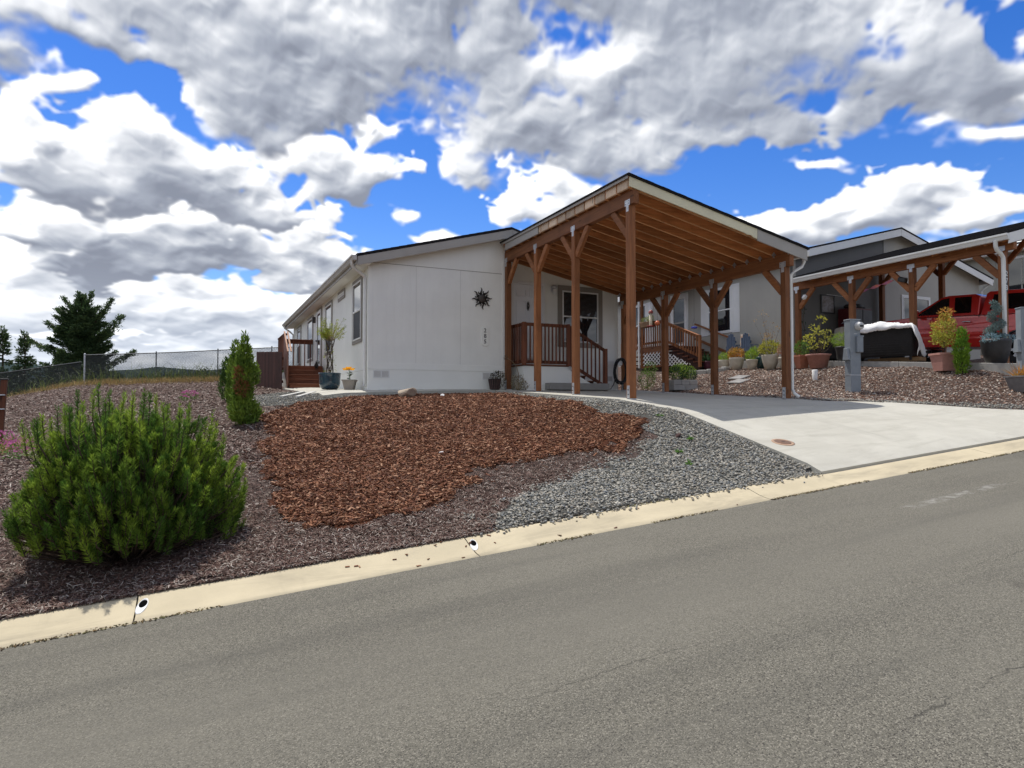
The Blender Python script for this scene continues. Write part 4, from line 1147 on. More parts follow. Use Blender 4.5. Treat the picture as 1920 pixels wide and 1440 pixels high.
# front door
FD = ('y', HYR)
dr = frame(MB(), FD, 7.86, 8.96, 1.28, 3.50, 0.085, 0.001, 0.055).build('front_door', M_white, house, 0.003)
M_doorw = mat('door_paint', (0.84, 0.85, 0.86), (0.80, 0.81, 0.82), 2.0, 0.45)
fbox(MB(), FD, 7.947, 8.873, 1.28, 3.413, 0.001, 0.014).build('door_leaf', M_doorw, dr, 0.002)
for a0, a1, z0, z1 in ((8.05, 8.36, 3.07, 3.29), (8.46, 8.77, 3.07, 3.29), (8.05, 8.36, 2.16, 2.96), (8.46, 8.77, 2.16, 2.96), (8.05, 8.36, 1.42, 2.05), (8.46, 8.77, 1.42, 2.05)):
    frame(MB(), FD, a0, a1, z0, z1, 0.030, 0.0145, 0.034).build('door_panel', M_doorw, dr, 0.003)
kn = MB(); kn.prism([(8.41, 2.93), (8.38, 2.87), (8.40, 2.82), (8.38, 2.74), (8.41, 2.66), (8.44, 2.74), (8.42, 2.82), (8.44, 2.87)], 'y', HYR - 0.05, HYR - 0.018)
kn.tube([(8.41 + 0.04 * math.cos(t), HYR - 0.055, 2.80 + 0.055 * math.sin(t)) for t in np.linspace(0, 2 * math.pi, 13)], 0.007, 6)
kn.build('door_knocker', M_iron, dr)
MB().ball((8.82, HYR - 0.07, 2.22), 0.033).build('door_knob', M_galv, dr)
# porch lamp: jelly-jar lantern
pl = MB().cbox((9.22, HYR - 0.02, 3.36), (0.10, 0.036, 0.16)).build('wall_lamp', M_galv, house, 0.01)
MB().lathe([(0.0, 0.10), (0.05, 0.09), (0.07, 0.06), (0.065, 0.0), (0.055, -0.015), (0.0, -0.02)], 12, (9.24, HYR - 0.11, 3.37)).build('lamp_cap', M_galv, pl)
MB().lathe([(0.05, 0.0), (0.06, -0.06), (0.055, -0.13), (0.03, -0.16), (0.0, -0.165)], 12, (9.24, HYR - 0.11, 3.345)).build('lamp_jar', M_white, pl)
# front window
window(house, FD, 9.40, 10.95, 1.66, 3.49, trim=0.15, blinds=True)

# metal sun on the gable
sun_o = thing('metal_sun', 'dark metal sun with wavy rays hung on the cream gable wall', 'wall ornament', (6.77, HY0 - 0.015, 2.83))
rays = MB()
for k in range(16):
    a = k * math.pi / 8 + 0.12; Lr = 0.30 if k % 2 == 0 else 0.215
    pts = []
    for t in np.linspace(0, 1, 7):
        r = 0.09 + (Lr - 0.09) * t; w = 0.036 * (1 - t) ** 0.8 + 0.003
        sway = 0.022 * math.sin(t * 2 * math.pi) * (1 if k % 2 == 0 else -1)
        d_ = Vector((math.cos(a), 0, math.sin(a))); n_ = Vector((-math.sin(a), 0, math.cos(a)))
        c_ = d_ * r + n_ * sway
        pts.append((c_ + n_ * w, c_ - n_ * w))
    v = []
    for p, q in pts:
        v += [p + Vector((0, -0.012, 0)), q + Vector((0, -0.012, 0)), p, q]
    f = []
    for i in range(6):
        b = 4 * i
        f += [(b, b + 1, b + 5, b + 4), (b + 2, b + 6, b + 7, b + 3), (b, b + 4, b + 6, b + 2), (b + 1, b + 3, b + 7, b + 5)]
    rays.add(v, f)
rays.build('sun_rays', M_iron, sun_o, local=True)
face = MB(); n = 20
prof = [(0.118, 0.0), (0.116, -0.014), (0.10, -0.028), (0.07, -0.038), (0.0, -0.042)]
v = [(r * math.cos(2 * math.pi * k / n), z, r * math.sin(2 * math.pi * k / n)) for r, z in prof for k in range(n)]
face.add(v, [(i * n + k, i * n + (k + 1) % n, (i + 1) * n + (k + 1) % n, (i + 1) * n + k) for i in range(4) for k in range(n)], True)
face.build('sun_face', mat('worn_bronze', (0.10, 0.085, 0.075), (0.05, 0.045, 0.042), 25, 0.5, metal=0.6, bump=0.6, bscale=70), sun_o, local=True)
# house number plaque
pq = thing('house_number_plaque', 'cream upright plaque with black numerals 285 on the gable wall', 'number plaque', (6.86, HY0 - 0.002, 1.55))
w_, h_, c_ = 0.105, 0.53, 0.05
MB().prism([(-w_, c_), (-w_ + c_, 0), (w_ - c_, 0), (w_, c_), (w_, h_ - c_), (w_ - c_, h_), (-w_ + c_, h_), (-w_, h_ - c_)], 'y', -0.018, 0.0).build('plaque_board', M_creamflat, pq, 0.004, local=True)
for k, ch in enumerate('285'):
    text_mesh(ch, 0.155, 0.004, M_black, pq, (0.0, -0.0225, 0.415 - 0.15 * k), (rad(90), 0, 0))

# ------------------------------------------------------------------ carport
CXL, CXR = 7.50, 11.63
YL_ = [10.55, 12.65, 14.51, 16.26]; YR_ = [10.55, 12.80, 14.75, 16.72]
bt = lambda x: 4.12 - 0.1985 * (x - CXL)          # underside of the rafters
cp = thing('carport', 'open lean-to timber carport with exposed rafters attached to the cream house', 'carport', (9.5, 13.5, 0.1))
PW = 0.14
for X, ys_, btm in ((CXL, YL_, 3.86), (CXR, YR_, 3.02)):
    for y in ys_:
        zb = Tz(X, y) + 0.038
        p = MB().box(X - PW / 2, X + PW / 2, y - PW / 2, y + PW / 2, zb + 0.012, btm).build('post', M_wood['z'], cp, 0.006)
        b = MB().box(X - PW / 2 - 0.004, X - PW / 2 - 0.0005, y - 0.045, y + 0.045, zb, zb + 0.26)
        b.box(X + PW / 2 + 0.0005, X + PW / 2 + 0.004, y - 0.045, y + 0.045, zb, zb + 0.26); b.box(X - PW / 2 - .004, X + PW / 2 + .004, y - 0.055, y + 0.055, zb - 0.02, zb + 0.010)
        b = b.build('post_base', M_galv, p)
        for zz in (0.09, 0.18):
            MB().tube([(X - PW / 2 - 0.004, y, zb + zz), (X - PW / 2 - 0.014, y, zb + zz)], 0.012, 6).build('bolt', M_iron, b)
        t = MB().box(X - PW / 2 - 0.004, X - PW / 2 - 0.0005, y - 0.085, y + 0.085, btm - 0.005, btm + 0.11); t.box(X - PW / 2 - 0.004, X - PW / 2 - 0.0005, y - 0.04, y + 0.04, btm - 0.12, btm - 0.006)
        t = t.build('tie_plate', M_galv, p)
        for q in range(4):
            MB().tube([(X - PW / 2 - 0.004, y - 0.05 + 0.1 * (q % 2), btm + 0.03 + 0.05 * (q // 2)), (X - PW / 2 - 0.010, y - 0.05 + 0.1 * (q % 2), btm + 0.03 + 0.05 * (q // 2))], 0.008, 6).build('bolt', M_iron, t)
        for s in (-1, 1):
            if (y == ys_[0] and s < 0) or (y == ys_[-1] and s > 0): continue
            L_ = 0.52
            MB().bar((X, y + s * 0.06, btm - L_ - 0.05), (X, y + s * (L_ + 0.06), btm + 0.01), 0.088, 0.138, (0, -s, 1)).build('brace', M_wood['y'], cp, 0.005)
    y0, y1 = (10.36, 16.36) if X == CXL else (10.36, 16.87)
    mb = MB(); xa, xb = X - 0.065, X + 0.065
    mb.prism([(xa, btm + .001), (xb, btm + .001), (xb, bt(xb) - .001), (xa, bt(xa) - .001)], 'y', y0, y1)
    mb.build('beam', M_wood['y'], cp, 0.006)
M_bounce_edge = wood('painted_bounce_rafter', (0.66, 0.36, 0.17), (0.52, 0.26, 0.11), 'x')  # pale tone for strips under the rafters, painting in light bounced up
RY = [10.40 + 0.4033 * i for i in range(17)]
xa, xb = 7.36, 12.02
for i, y in enumerate(RY):
    xs0 = xa if y < 16.35 else HXR + 0.06
    mb = MB(); mb.prism([(xs0, bt(xs0)), (xb, bt(xb)), (xb, bt(xb) + 0.186), (xs0, bt(xs0) + 0.186)], 'y', y - 0.02, y + 0.02)
    r = mb.build('rafter', M_raft, cp, 0.003)
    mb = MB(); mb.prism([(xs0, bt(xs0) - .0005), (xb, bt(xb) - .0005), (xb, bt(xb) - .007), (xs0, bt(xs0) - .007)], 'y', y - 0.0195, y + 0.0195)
    mb.build('painted_bounce_edge', M_bounce_edge, r)
    if True:
        h = MB().cbox((CXR - 0.08, y - 0.022, bt(CXR - 0.08) + 0.01), (0.10, 0.003, 0.10), Matrix.Rotation(rad(45), 3, 'Y'))
        h.build('hurricane_tie', M_galv, r)
# blocking between the rafter tails, bare towards the street, covered towards the house
for i in range(10):
    y0, y1 = RY[i] + 0.0215, RY[i + 1] - 0.0215
    mb = MB(); mb.prism([(7.345, bt(7.345) + 0.004), (7.385, bt(7.385) + .004), (7.385, bt(7.385) + 0.182), (7.345, bt(7.345) + 0.182)], 'y', y0, y1)
    mb.build('blocking', M_rawwood, cp, 0.003)
mb = MB(); mb.prism([(7.315, bt(7.315) - 0.02), (7.343, bt(7.343) - 0.02), (7.343, bt(7.343) + 0.19), (7.315, bt(7.315) + 0.19)], 'y', RY[9] + 0.10, 16.07)
mb.build('side_fascia', M_fascia, cp, 0.003)


def roof_strip(x0, x1, y0, y1, o0, o1):
    mb = MB(); mb.prism([(x0, bt(x0) + o0), (x1, bt(x1) + o0), (x1, bt(x1) + o1), (x0, bt(x0) + o1)], 'y', y0, y1)
    return mb


roof_strip(7.30, 12.06, 10.35, 16.30, 0.187, 0.202).build('roof_deck', M_raft, cp)
roof_strip(7.47, 12.06, 16.305, 16.885, 0.187, 0.202).build('roof_deck', M_raft, cp)
rf = roof_strip(7.26, 12.12, 10.30, 16.30, 0.204, 0.232).build('shingle_roof', M_shingle, cp)
roof_strip(7.47, 12.12, 16.303, 16.885, 0.204, 0.232).build('shingle_roof', M_shingle, cp)
roof_strip(7.285, 7.30, 10.34, 16.28, 0.150, 0.2035).build('drip_edge', M_fascia, rf)
for k in range(24):
    x = 7.28 + k * 0.2
    roof_strip(x, x + 0.194, 10.285, 16.28, 0.2325, 0.240 if k % 2 else 0.244).build('shingle_course', M_shingle, rf)
# front fascia: cream board split off short, grey board beyond it
mb = MB(); mb.prism([(7.33, bt(7.33) + 0.20), (10.60, bt(10.60) + 0.20), (10.60, bt(10.60) - 0.01), (10.50, bt(10.50) - 0.005), (10.43, bt(10.43) + 0.018), (10.33, bt(10.33) - 0.0), (10.22, bt(10.22) + 0.012), (7.33, bt(7.33) + 0.012)], 'y', 10.335, 10.362)
mb.build('front_fascia', M_creamboard, cp)
mb = MB(); mb.prism([(10.605, bt(10.605) + 0.20), (12.08, bt(12.08) + 0.20), (12.08, bt(12.08) - 0.05), (10.605, bt(10.605) - 0.045)], 'y', 10.33, 10.36)
mb.build('front_fascia', M_fascia, cp, 0.003)
MB().box(12.065, 12.16, 10.34, 16.85, bt(12.1) + 0.06, bt(12.1) + 0.17).build('gutter', M_gutterw, cp, 0.012)
spout(cp, [(12.11, 10.45, bt(12.1) + 0.07), (12.11, 10.45, bt(12.1) - 0.05), (12.05, 10.46, bt(12.1) - 0.16), (11.86, 10.48, bt(12.1) - 0.26), (11.76, 10.5, bt(12.1) - 0.36), (11.755, 10.50, 2.0), (11.755, 10.50, 0.32), (11.78, 10.47, 0.22), (11.85, 10.40, 0.14)], M_gutterw, 0.036)


# ------------------------------------------------------------------ porches, railings, steps
def rail_run(parent, p0, p1, z0a, z0b, h, low, n, wm, cap=(0.09, 0.035), top_h=0.09, drop=0.0):
    """top board, cap, bottom board and balusters between two points (feet heights z0a, z0b)"""
    p0, p1 = Vector(p0), Vector(p1)
    d = (p1 - p0); ax = 'x' if abs(d.x) > abs(d.y) else 'y'
    a, b = Vector((p0.x, p0.y, z0a)), Vector((p1.x, p1.y, z0b))
    up = Vector((0, 0, 1))
    MB().bar(a + up * (h - top_h / 2), b + up * (h - top_h / 2), 0.036, top_h).build('top_rail', wm[ax], parent, 0.004)
    if cap: MB().bar(a + up * (h + cap[1] / 2 + .001), b + up * (h + cap[1] / 2 + .001), cap[0], cap[1]).build('rail_cap', wm[ax], parent, 0.006)
    MB().bar(a + up * (low + 0.045), b + up * (low + 0.045), 0.036, 0.09).build('bottom_rail', wm[ax], parent, 0.004)
    nrm = Vector((d.y, -d.x, 0)).normalized() * 0.037
    for i in range(n):
        t = (i + 0.5) / n
        q = a.lerp(b, t) + nrm
        MB().box(q.x - 0.018, q.x + 0.018, q.y - 0.018, q.y + 0.018, q.z + low - drop, q.z + h - 0.004).build('baluster', wm['z'], parent, 0.003)


PZ = 1.06
fp = thing('front_porch', 'small stained front porch with railing, white skirt and steps under the carport', 'porch', (9.0, 16.3, 0.34))
MB().box(7.80, 9.18, 15.92, 16.87, 0.33, PZ - 0.045).build('skirt', M_creamflat, fp)
MB().prism([(9.185, 0.345), (10.34, 0.345), (9.185, PZ - 0.10)], 'y', 15.93, 15.955).build('skirt', M_creamflat, fp)
for k in range(7):
    MB().box(7.77, 9.20, 15.88 + 0.142 * k, 15.88 + 0.142 * k + 0.136, PZ - 0.04, PZ).build('deck_board', M_deckw['x'], fp, 0.004)
ns = 4
for k in range(ns):
    z = PZ - (k + 1) * (PZ - 0.36) / (ns + 1)
    x = 9.21 + k * 0.28
    MB().box(x, x + 0.30, 15.96, 16.84, z - 0.035, z).build('tread', M_deckw['y'], fp, 0.004)
    MB().box(x - 0.012, x, 15.97, 16.83, z + .001, z + 0.135).build('riser', M_deckw['y'], fp)
MB().box(7.90 + 0.55, 10.35, 15.60, 15.90, 0.37, 0.555).build('base_step', mat('grey_painted_board', (0.27, 0.26, 0.24), (0.24, 0.23, 0.21), 3, 0.7), fp, 0.006)
rail_run(fp, (7.80, 16.85), (7.80, 15.89), PZ, PZ, 1.13, 0.02, 8, {a: M_deckw[a] for a in 'xyz'}, cap=None)
rail_run(fp, (7.80, 15.89), (9.17, 15.89), PZ, PZ, 1.13, 0.02, 12, {a: M_deckw[a] for a in 'xyz'}, cap=None)
rail_run(fp, (9.17, 15.89), (10.38, 15.89), PZ, 0.42, 1.13, 0.02, 9, {a: M_deckw[a] for a in 'xyz'}, cap=None)
for x, z0, z1 in ((7.80, PZ - 0.03, PZ + 1.14), (9.17, PZ - 0.03, PZ + 1.14), (10.40, 0.36, 1.56)):
    MB().box(x - 0.045, x + 0.045, 15.835, 15.925, z0, z1).build('post', M_deckw['z'], fp, 0.005)

# side porch with steps
SZ = 1.27
sp = thing('side_porch', 'red-brown side porch with steps and railing against the long house wall', 'porch', (3.0, 23.5, 0.5))
for k in range(17):
    y = 23.1 + 0.142 * k
    MB().box(2.42, 3.665, y, y + 0.136, SZ - 0.04, SZ).build('deck_board', M_deckw['x'], sp, 0.004)
for k in range(4):
    z = SZ - (k + 1) * 0.158; y = 23.1 - (k + 1) * 0.27
    MB().box(2.45, 3.66, y - 0.01, y + 0.27, z - 0.035, z).build('tread', M_deckw['x'], sp, 0.004)
    MB().box(2.46, 3.65, y + 0.27, y + 0.285, z + 0.001, z + 0.12).build('riser', M_deckw['x'], sp)
MB().box(2.46, 3.65, 22.035, 22.05, 0.49, SZ - 4 * 0.158 - 0.036).build('riser', M_deckw['x'], sp)
MB().box(2.45, 3.66, 23.09, 23.1, SZ - 0.19, SZ - 0.041).build('rim_board', M_deckw['x'], sp)
MB().box(2.46, 2.49, 22.75, 25.4, 0.45, SZ - 0.20).build('skirt', M_creamflat, sp)
# boarded stair side and sloping cap
pb = MB(); pb.prism([(22.0, 0.55), (22.14, 0.5), (23.3, SZ - .1), (23.3, 2.36), (23.05, 2.36), (22.0, 1.62)], 'x', 2.40, 2.425)
pb.build('stair_side', M_deckw['z'], sp, 0.004)
for o_ in (-0.04, 0.06):
    MB().bar((2.44 + o_, 22.0, 1.66), (2.44 + o_, 23.1, 2.40), 0.05, 0.035).build('rail_cap', wood('pale_deck_wood', (0.42, 0.24, 0.15), (0.30, 0.15, 0.09), 'y') if o_ < 0 else MATS['pale_deck_wood'], sp, 0.004)
rail_run(sp, (2.47, 25.42), (3.66, 25.42), SZ, SZ, 1.06, 0.0, 6, {a: M_deckw[a] for a in 'xyz'}, cap=(0.14, 0.04), top_h=0.13)
rail_run(sp, (2.47, 25.40), (2.47, 23.3), SZ, SZ, 1.06, 0.0, 15, {a: M_deckw[a] for a in 'xyz'}, cap=(0.14, 0.04), top_h=0.13)

# ------------------------------------------------------------------ foliage tools
def unit(v):
    return v / np.maximum(np.linalg.norm(v, axis=-1, keepdims=True), 1e-9)


def leaf_quads(P, D, L, W, rng=RNG, fold=0.25):
    """diamond leaves at points P along directions D: (n, 4, 3)"""
    n = len(P)
    D = unit(D); S = unit(np.cross(D, unit(rng.normal(0, 1, (n, 3)))))
    N = np.cross(D, S)
    L = np.broadcast_to(np.asarray(L, float), (n,))[:, None]; W = np.broadcast_to(np.asarray(W, float), (n,))[:, None]
    V = np.empty((n, 4, 3))
    V[:, 0] = P; V[:, 1] = P + D * L * 0.5 + S * W * 0.5 + N * W * fold
    V[:, 2] = P + D * L; V[:, 3] = P + D * L * 0.5 - S * W * 0.5 + N * W * fold
    return V


LQ = np.array([(0, 1, 2), (0, 2, 3)])


def needle_tris(P, D, L, W, rng=RNG):
    n = len(P)
    D = unit(D); S = unit(np.cross(D, unit(rng.normal(0, 1, (n, 3)))))
    L = np.broadcast_to(np.asarray(L, float), (n,))[:, None]; W = np.broadcast_to(np.asarray(W, float), (n,))[:, None]
    V = np.empty((n, 3, 3)); V[:, 0] = P + S * W / 2; V[:, 1] = P - S * W / 2; V[:, 2] = P + D * L
    return V


TRI = np.array([(0, 1, 2)])


def leaf_mat(name, c1, c2, island=0.3, trans=0.25, scale=3.0, rough=0.6):
    return mat(name, c1, c2, scale, rough, island=island, trans=trans, spec=0.3)


def to_local(V, o):
    M = np.array(parent_matrix(o).inverted())
    return V @ M[:3, :3].T + M[:3, 3]


def blob_leaves(blobs, n, leaf, up=0.4, shell=0.55, rng=RNG, out=0.7):
    """leaves spread through ellipsoids, denser towards their skins"""
    w = np.array([b[3] * b[4] * b[5] for b in blobs]) ** 0.67; w = w / w.sum()
    P, D = [], []
    for b, q in zip(blobs, w):
        k = max(4, int(n * q))
        d = unit(rng.normal(0, 1, (k, 3)))
        r = (shell + (1 - shell) * rng.random(k)) ** 0.6 * (0.85 + 0.3 * rng.random(k))
        P.append(np.array(b[:3]) + d * r[:, None] * np.array(b[3:6]))
        D.append(d * out + np.array((0, 0, up)) + rng.normal(0, 0.45, (k, 3)))
    P = np.concatenate(P); D = np.concatenate(D); k = len(P)
    return leaf_quads(P, D, rng.uniform(*leaf[0], k), rng.uniform(*leaf[1], k))


M_pine = leaf_mat('pine_needles', (0.115, 0.215, 0.03), (0.06, 0.13, 0.02), 0.35, 0.42, 2.0)
M_pinetip = leaf_mat('pine_candles', (0.28, 0.38, 0.045), (0.14, 0.24, 0.034), 0.3, 0.5, 2.0)
M_bark = mat('rough_bark', (0.085, 0.055, 0.036), (0.05, 0.033, 0.022), 12, 0.9, bump=0.8, bscale=30)

# ------------------------------------------------------------------ mugo pine by the kerb
def pine_shrub():
    c = (-0.63, 7.27); z0 = Tz(*c)
    t = thing('mugo_pine', 'big round mugo pine with upright candle shoots beside the kerb', 'shrub', (c[0], c[1], z0))
    rg = np.random.default_rng(21)
    n = 1500
    a = rg.uniform(0, 2 * np.pi, n)
    el = np.arcsin(rg.uniform(-0.26, 1.0, n))
    r = 0.62 + 0.40 * rg.random(n) ** 0.6
    lump = 1 + 0.05 * np.sin(3 * a + 1) + 0.05 * np.sin(5 * a + 2) + 0.05 * np.cos(7 * a)
    R = np.array([0.94, 0.92, 1.02])
    tip = np.stack([np.cos(a) * np.cos(el), np.sin(a) * np.cos(el), np.sin(el)], 1) * r[:, None] * lump[:, None] * R
    tip[:, 2] = tip[:, 2] * 0.86 + 0.42
    ax = unit(tip * np.array([0.40, 0.40, 0.10]) + np.array([0, 0, 0.85]) + rg.normal(0, 0.12, (n, 3)))
    Ls = rg.uniform(0.12, 0.23, n)
    # tall leaders on the crown
    m = 60
    a2 = rg.uniform(0, 2 * np.pi, m); q = rg.random(m) ** 0.5 * 0.95
    tip2 = np.stack([np.cos(a2) * q * 0.96, np.sin(a2) * q * 0.9, 1.02 + 0.42 * (1 - q * q) + rg.uniform(-0.05, 0.16, m)], 1)
    ax2 = unit(np.array([0, 0, 1.0]) + tip2 * np.array([0.12, 0.12, 0]) + rg.normal(0, 0.06, (m, 3)))
    tip = np.concatenate([tip, tip2]); ax = np.concatenate([ax, ax2]); Ls = np.concatenate([Ls, rg.uniform(0.22, 0.36, m)])
    n = len(tip)
    base = tip - ax * Ls[:, None]
    k = 105
    ss = rg.random((n, k)); ph = rg.uniform(0, 2 * np.pi, (n, k))
    A = unit(np.cross(ax, np.array([0.3, 0.9, 0.1]))); B = np.cross(ax, A)
    rad_ = A[:, None] * np.cos(ph)[..., None] + B[:, None] * np.sin(ph)[..., None]
    P = base[:, None] + ax[:, None] * (Ls[:, None] * ss)[..., None] + rad_ * 0.006
    D = ax[:, None] * (0.55 + 0.75 * ss)[..., None] + rad_ * (1.0 - 0.35 * ss)[..., None]
    NL = np.where(ss > 0.8, 0.038, 0.052) * rg.uniform(0.8, 1.2, (n, k))
    new = rg.random(n) < 0.55
    out = []
    for sel, mt in ((~new, M_pine), (new, M_pinetip)):
        V = needle_tris(P[sel].reshape(-1, 3), D[sel].reshape(-1, 3), NL[sel].reshape(-1), 0.0075, rg)
        mass('needles', V, TRI, mt, t)['kind'] = 'stuff'
    st = MB()
    for i in range(n):
        o = Vector((tip[i, 0] * 0.12, tip[i, 1] * 0.12, 0.05))
        b = Vector(base[i]); mid = o.lerp(b, 0.55) + Vector((0, 0, -0.10))
        st.tube([o, mid, b, Vector(tip[i]) - Vector(ax[i]) * 0.03], [0.014, 0.010, 0.006, 0.003], 4, cap=False)
    st.build('branches', M_bark, t, local=True)
    return t


pine_shrub()


# ------------------------------------------------------------------ arborvitae
M_arb = leaf_mat('arborvitae_sprays', (0.20, 0.29, 0.035), (0.10, 0.18, 0.028), 0.35, 0.25, 3.0)
M_arbd = leaf_mat('arborvitae_dark_sprays', (0.075, 0.14, 0.024), (0.045, 0.095, 0.018), 0.35, 0.2, 3.0)  # darker green for the last shrub in the row
M_arbr = leaf_mat('arborvitae_browned', (0.26, 0.13, 0.045), (0.18, 0.085, 0.03), 0.3, 0.1, 3.0)


def arborvitae(x, y, blobs, n, label, group=None, brown=False, leafm=None):
    z = Tz(x, y)
    t = thing('arborvitae', label, 'shrub', (x, y, z), 0, group)
    V = blob_leaves(blobs, n, ((0.05, 0.11), (0.018, 0.035)), up=1.1, shell=0.5, out=0.5)
    mass('foliage', V, LQ, leafm or M_arb, t)['kind'] = 'stuff'
    h = max(b[2] + b[5] for b in blobs)
    MB().tube([(0, 0, -0.05), (0.01, 0, h * 0.4), (0, 0, h * 0.8)], 0.035, 6, 0.01).build('trunk', M_bark, t, local=True)
    if brown:
        V = blob_leaves([(-0.05, -0.17, 0.68, 0.10, 0.06, 0.15), (-0.10, -0.16, 0.95, 0.06, 0.05, 0.10)], 420, ((0.04, 0.09), (0.015, 0.03)), up=0.4)
        mass('browned_sprays', V, LQ, M_arbr, t)['kind'] = 'stuff'
    return t


arborvitae(0.66, 13.0, [(0.02, 0, 0.22, 0.27, 0.25, 0.24), (-0.03, 0, 0.55, 0.17, 0.17, 0.26), (0.02, 0, 0.90, 0.22, 0.20, 0.32), (0, 0, 1.22, 0.13, 0.13, 0.26), (0, 0, 1.47, 0.055, 0.055, 0.20)], 5200,
           'arborvitae with a browned patch and a pinched waist beside the bark bed', brown=True)
arborvitae(0.60, 15.3, [(0, 0, 0.35, 0.19, 0.19, 0.36), (0, 0, 0.8, 0.17, 0.17, 0.42), (0, 0, 1.25, 0.08, 0.08, 0.25)], 2400, 'slim light green arborvitae just behind the browned one')
arborvitae(0.52, 17.2, [(0, 0, 0.35, 0.22, 0.2, 0.36), (0, 0, 0.75, 0.15, 0.15, 0.36)], 1500, 'short arborvitae at the far end of the row on the slope', leafm=M_arbd)


# ------------------------------------------------------------------ conifers beyond the fence
M_fir = leaf_mat('fir_sprays', (0.075, 0.125, 0.048), (0.036, 0.070, 0.030), 0.4, 0.3, 0.8)
M_firl = leaf_mat('fir_sprays_light', (0.14, 0.20, 0.065), (0.075, 0.125, 0.045), 0.4, 0.35, 0.8)


def conifer(name, label, base, H, limbs, leaves, group, rng, leaf=0.20, lm=None):
    """trunk, limbs as (height on trunk, end point) and sprays that hang along every limb"""
    t = thing(name, label, 'tree', base, 0, group)
    tr = MB(); limbs = limbs + [(H * .9, (.12, .05, H * 1.0)), (H * .92, (-.1, .05, H * 1.02)), (H * .88, (0.02, -.14, H * .99)), (H * .85, (.2, .1, H * .95)), (H * .85, (-.2, -.1, H * .95))]
    tr.tube([(0, 0, -0.3), (0.05, 0, H * 0.5), (0, 0, H * .93)], 0.024 * H, 7, 0.02)
    tr.build('trunk', M_bark, t, local=True)
    PP, DD, SZ_ = [], [], []
    lb = MB()
    for h0, e in limbs:
        s = np.array((0, 0, h0)); e = np.array(e); m = (s + e) / 2 + np.array((0, 0, -0.06 * np.linalg.norm(e - s)))
        lb.tube([s, m, e], [0.05, 0.035, 0.01], 4, cap=False)
        k = int(leaves * (0.4 + np.linalg.norm(e - s)))
        u = rng.random(k) ** 0.75
        c = (s * ((1 - u) ** 2)[:, None] + m * (2 * u * (1 - u))[:, None] + e * (u ** 2)[:, None])
        d = unit(e - s)
        side = unit(np.cross(d, np.array((0, 0, 1.0))))
        lat = rng.normal(0, 1, k) * 0.27 * (1.15 - u) * np.linalg.norm(e - s) ** 0.5
        P = c + side * lat[:, None] + np.stack([rng.normal(0, .05, k), rng.normal(0, .05, k), -np.abs(rng.normal(0, .09, k)) - np.abs(lat) * 0.12], 1)
        D = d * 0.9 + side * np.sign(lat)[:, None] * 0.8 + rng.normal(0, .35, (k, 3)) + np.array((0, 0, 0.15))
        PP.append(P); DD.append(D)
    lb.build('limbs', M_bark, t, local=True)
    P = np.concatenate(PP); D = np.concatenate(DD); k = len(P)
    V = leaf_quads(P, D, rng.uniform(0.6, 1.3, k) * leaf, rng.uniform(0.22, 0.42, k) * leaf, rng)
    sel = rng.random(k) < 0.7
    cr = mass('crown', V[sel], LQ, lm or M_fir, t); cr['kind'] = 'stuff'
    mass('crown_tips', V[~sel], LQ, M_firl, t)['kind'] = 'stuff'
    return t


rg = np.random.default_rng(5)
RV = np.array([math.cos(rad(25.1)), -math.sin(rad(25.1))])       # sideways and away, as the tree stands to the street
FV = np.array([math.sin(rad(25.1)), math.cos(rad(25.1))])


def pt(r, u, dep):
    q = RV * r + FV * dep
    return (q[0], q[1], u)


lim = [(4.6, pt(1.45, 6.75, 0.3)), (3.6, pt(2.35, 5.8, -0.3)), (2.6, pt(2.75, 3.95, 0.2)), (4.2, pt(-1.85, 5.5, 0.1)), (3.3, pt(-2.4, 4.5, -0.4)),
       (5.2, pt(-1.5, 6.25, 0.4)), (5.6, pt(-0.8, 6.75, -0.2)), (5.4, pt(0.5, 7.1, 0.1)), (2.2, pt(-2.2, 3.3, 0.3)), (1.6, pt(2.2, 2.6, 0)), (1.2, pt(-2.2, 2.0, 0)), (5.0, pt(0.95, 6.2, 0.5)), (4.0, pt(1.7, 5.0, -0.5))]
for k in range(150):
    h0 = rg.uniform(0.3, 6.0); a = rg.uniform(0, 2 * np.pi); L_ = rg.uniform(1.0, 2.1) * (1.1 - 0.10 * h0)
    lim.append((h0, (L_ * math.cos(a), L_ * math.sin(a), h0 + L_ * rg.uniform(0.25, 0.8))))
conifer('conifer_tree', 'large ragged dark conifer with upswept limbs beyond the chain-link fence', (-6.0, 41.3, -1.1), 6.9, lim, 330, 'conifers beyond the fence', rg, 0.15)


def simple_limbs(H, spread, n, rng):
    o = []
    for k in range(n):
        h0 = H * rng.uniform(0.10, 0.97); a = rng.uniform(0, 2 * np.pi); L_ = spread * (1 - h0 / H) * rng.uniform(0.7, 1.1) + 0.12
        o.append((h0, (L_ * math.cos(a), L_ * math.sin(a), h0 + L_ * rng.uniform(-0.05, 0.35))))
    return o


conifer('conifer_tree', 'small open conifer standing left of the ragged conifer beyond the fence', (-10.95, 53.7, -4.2), 8.9, simple_limbs(8.9, 2.0, 80, rg), 60, 'conifers beyond the fence', rg, 0.22)
conifer('conifer_tree', 'thin young conifer at the end of the tree row beyond the fence', (-12.3, 54.3, -4.2), 9.2, simple_limbs(9.2, 1.7, 80, rg), 60, 'conifers beyond the fence', rg, 0.22)
conifer('conifer_tree', 'squat conifer half hidden behind the ragged conifer', (-8.6, 51.0, -4.0), 7.0, simple_limbs(7.0, 2.0, 70, rg), 60, 'conifers beyond the fence', rg, 0.22)

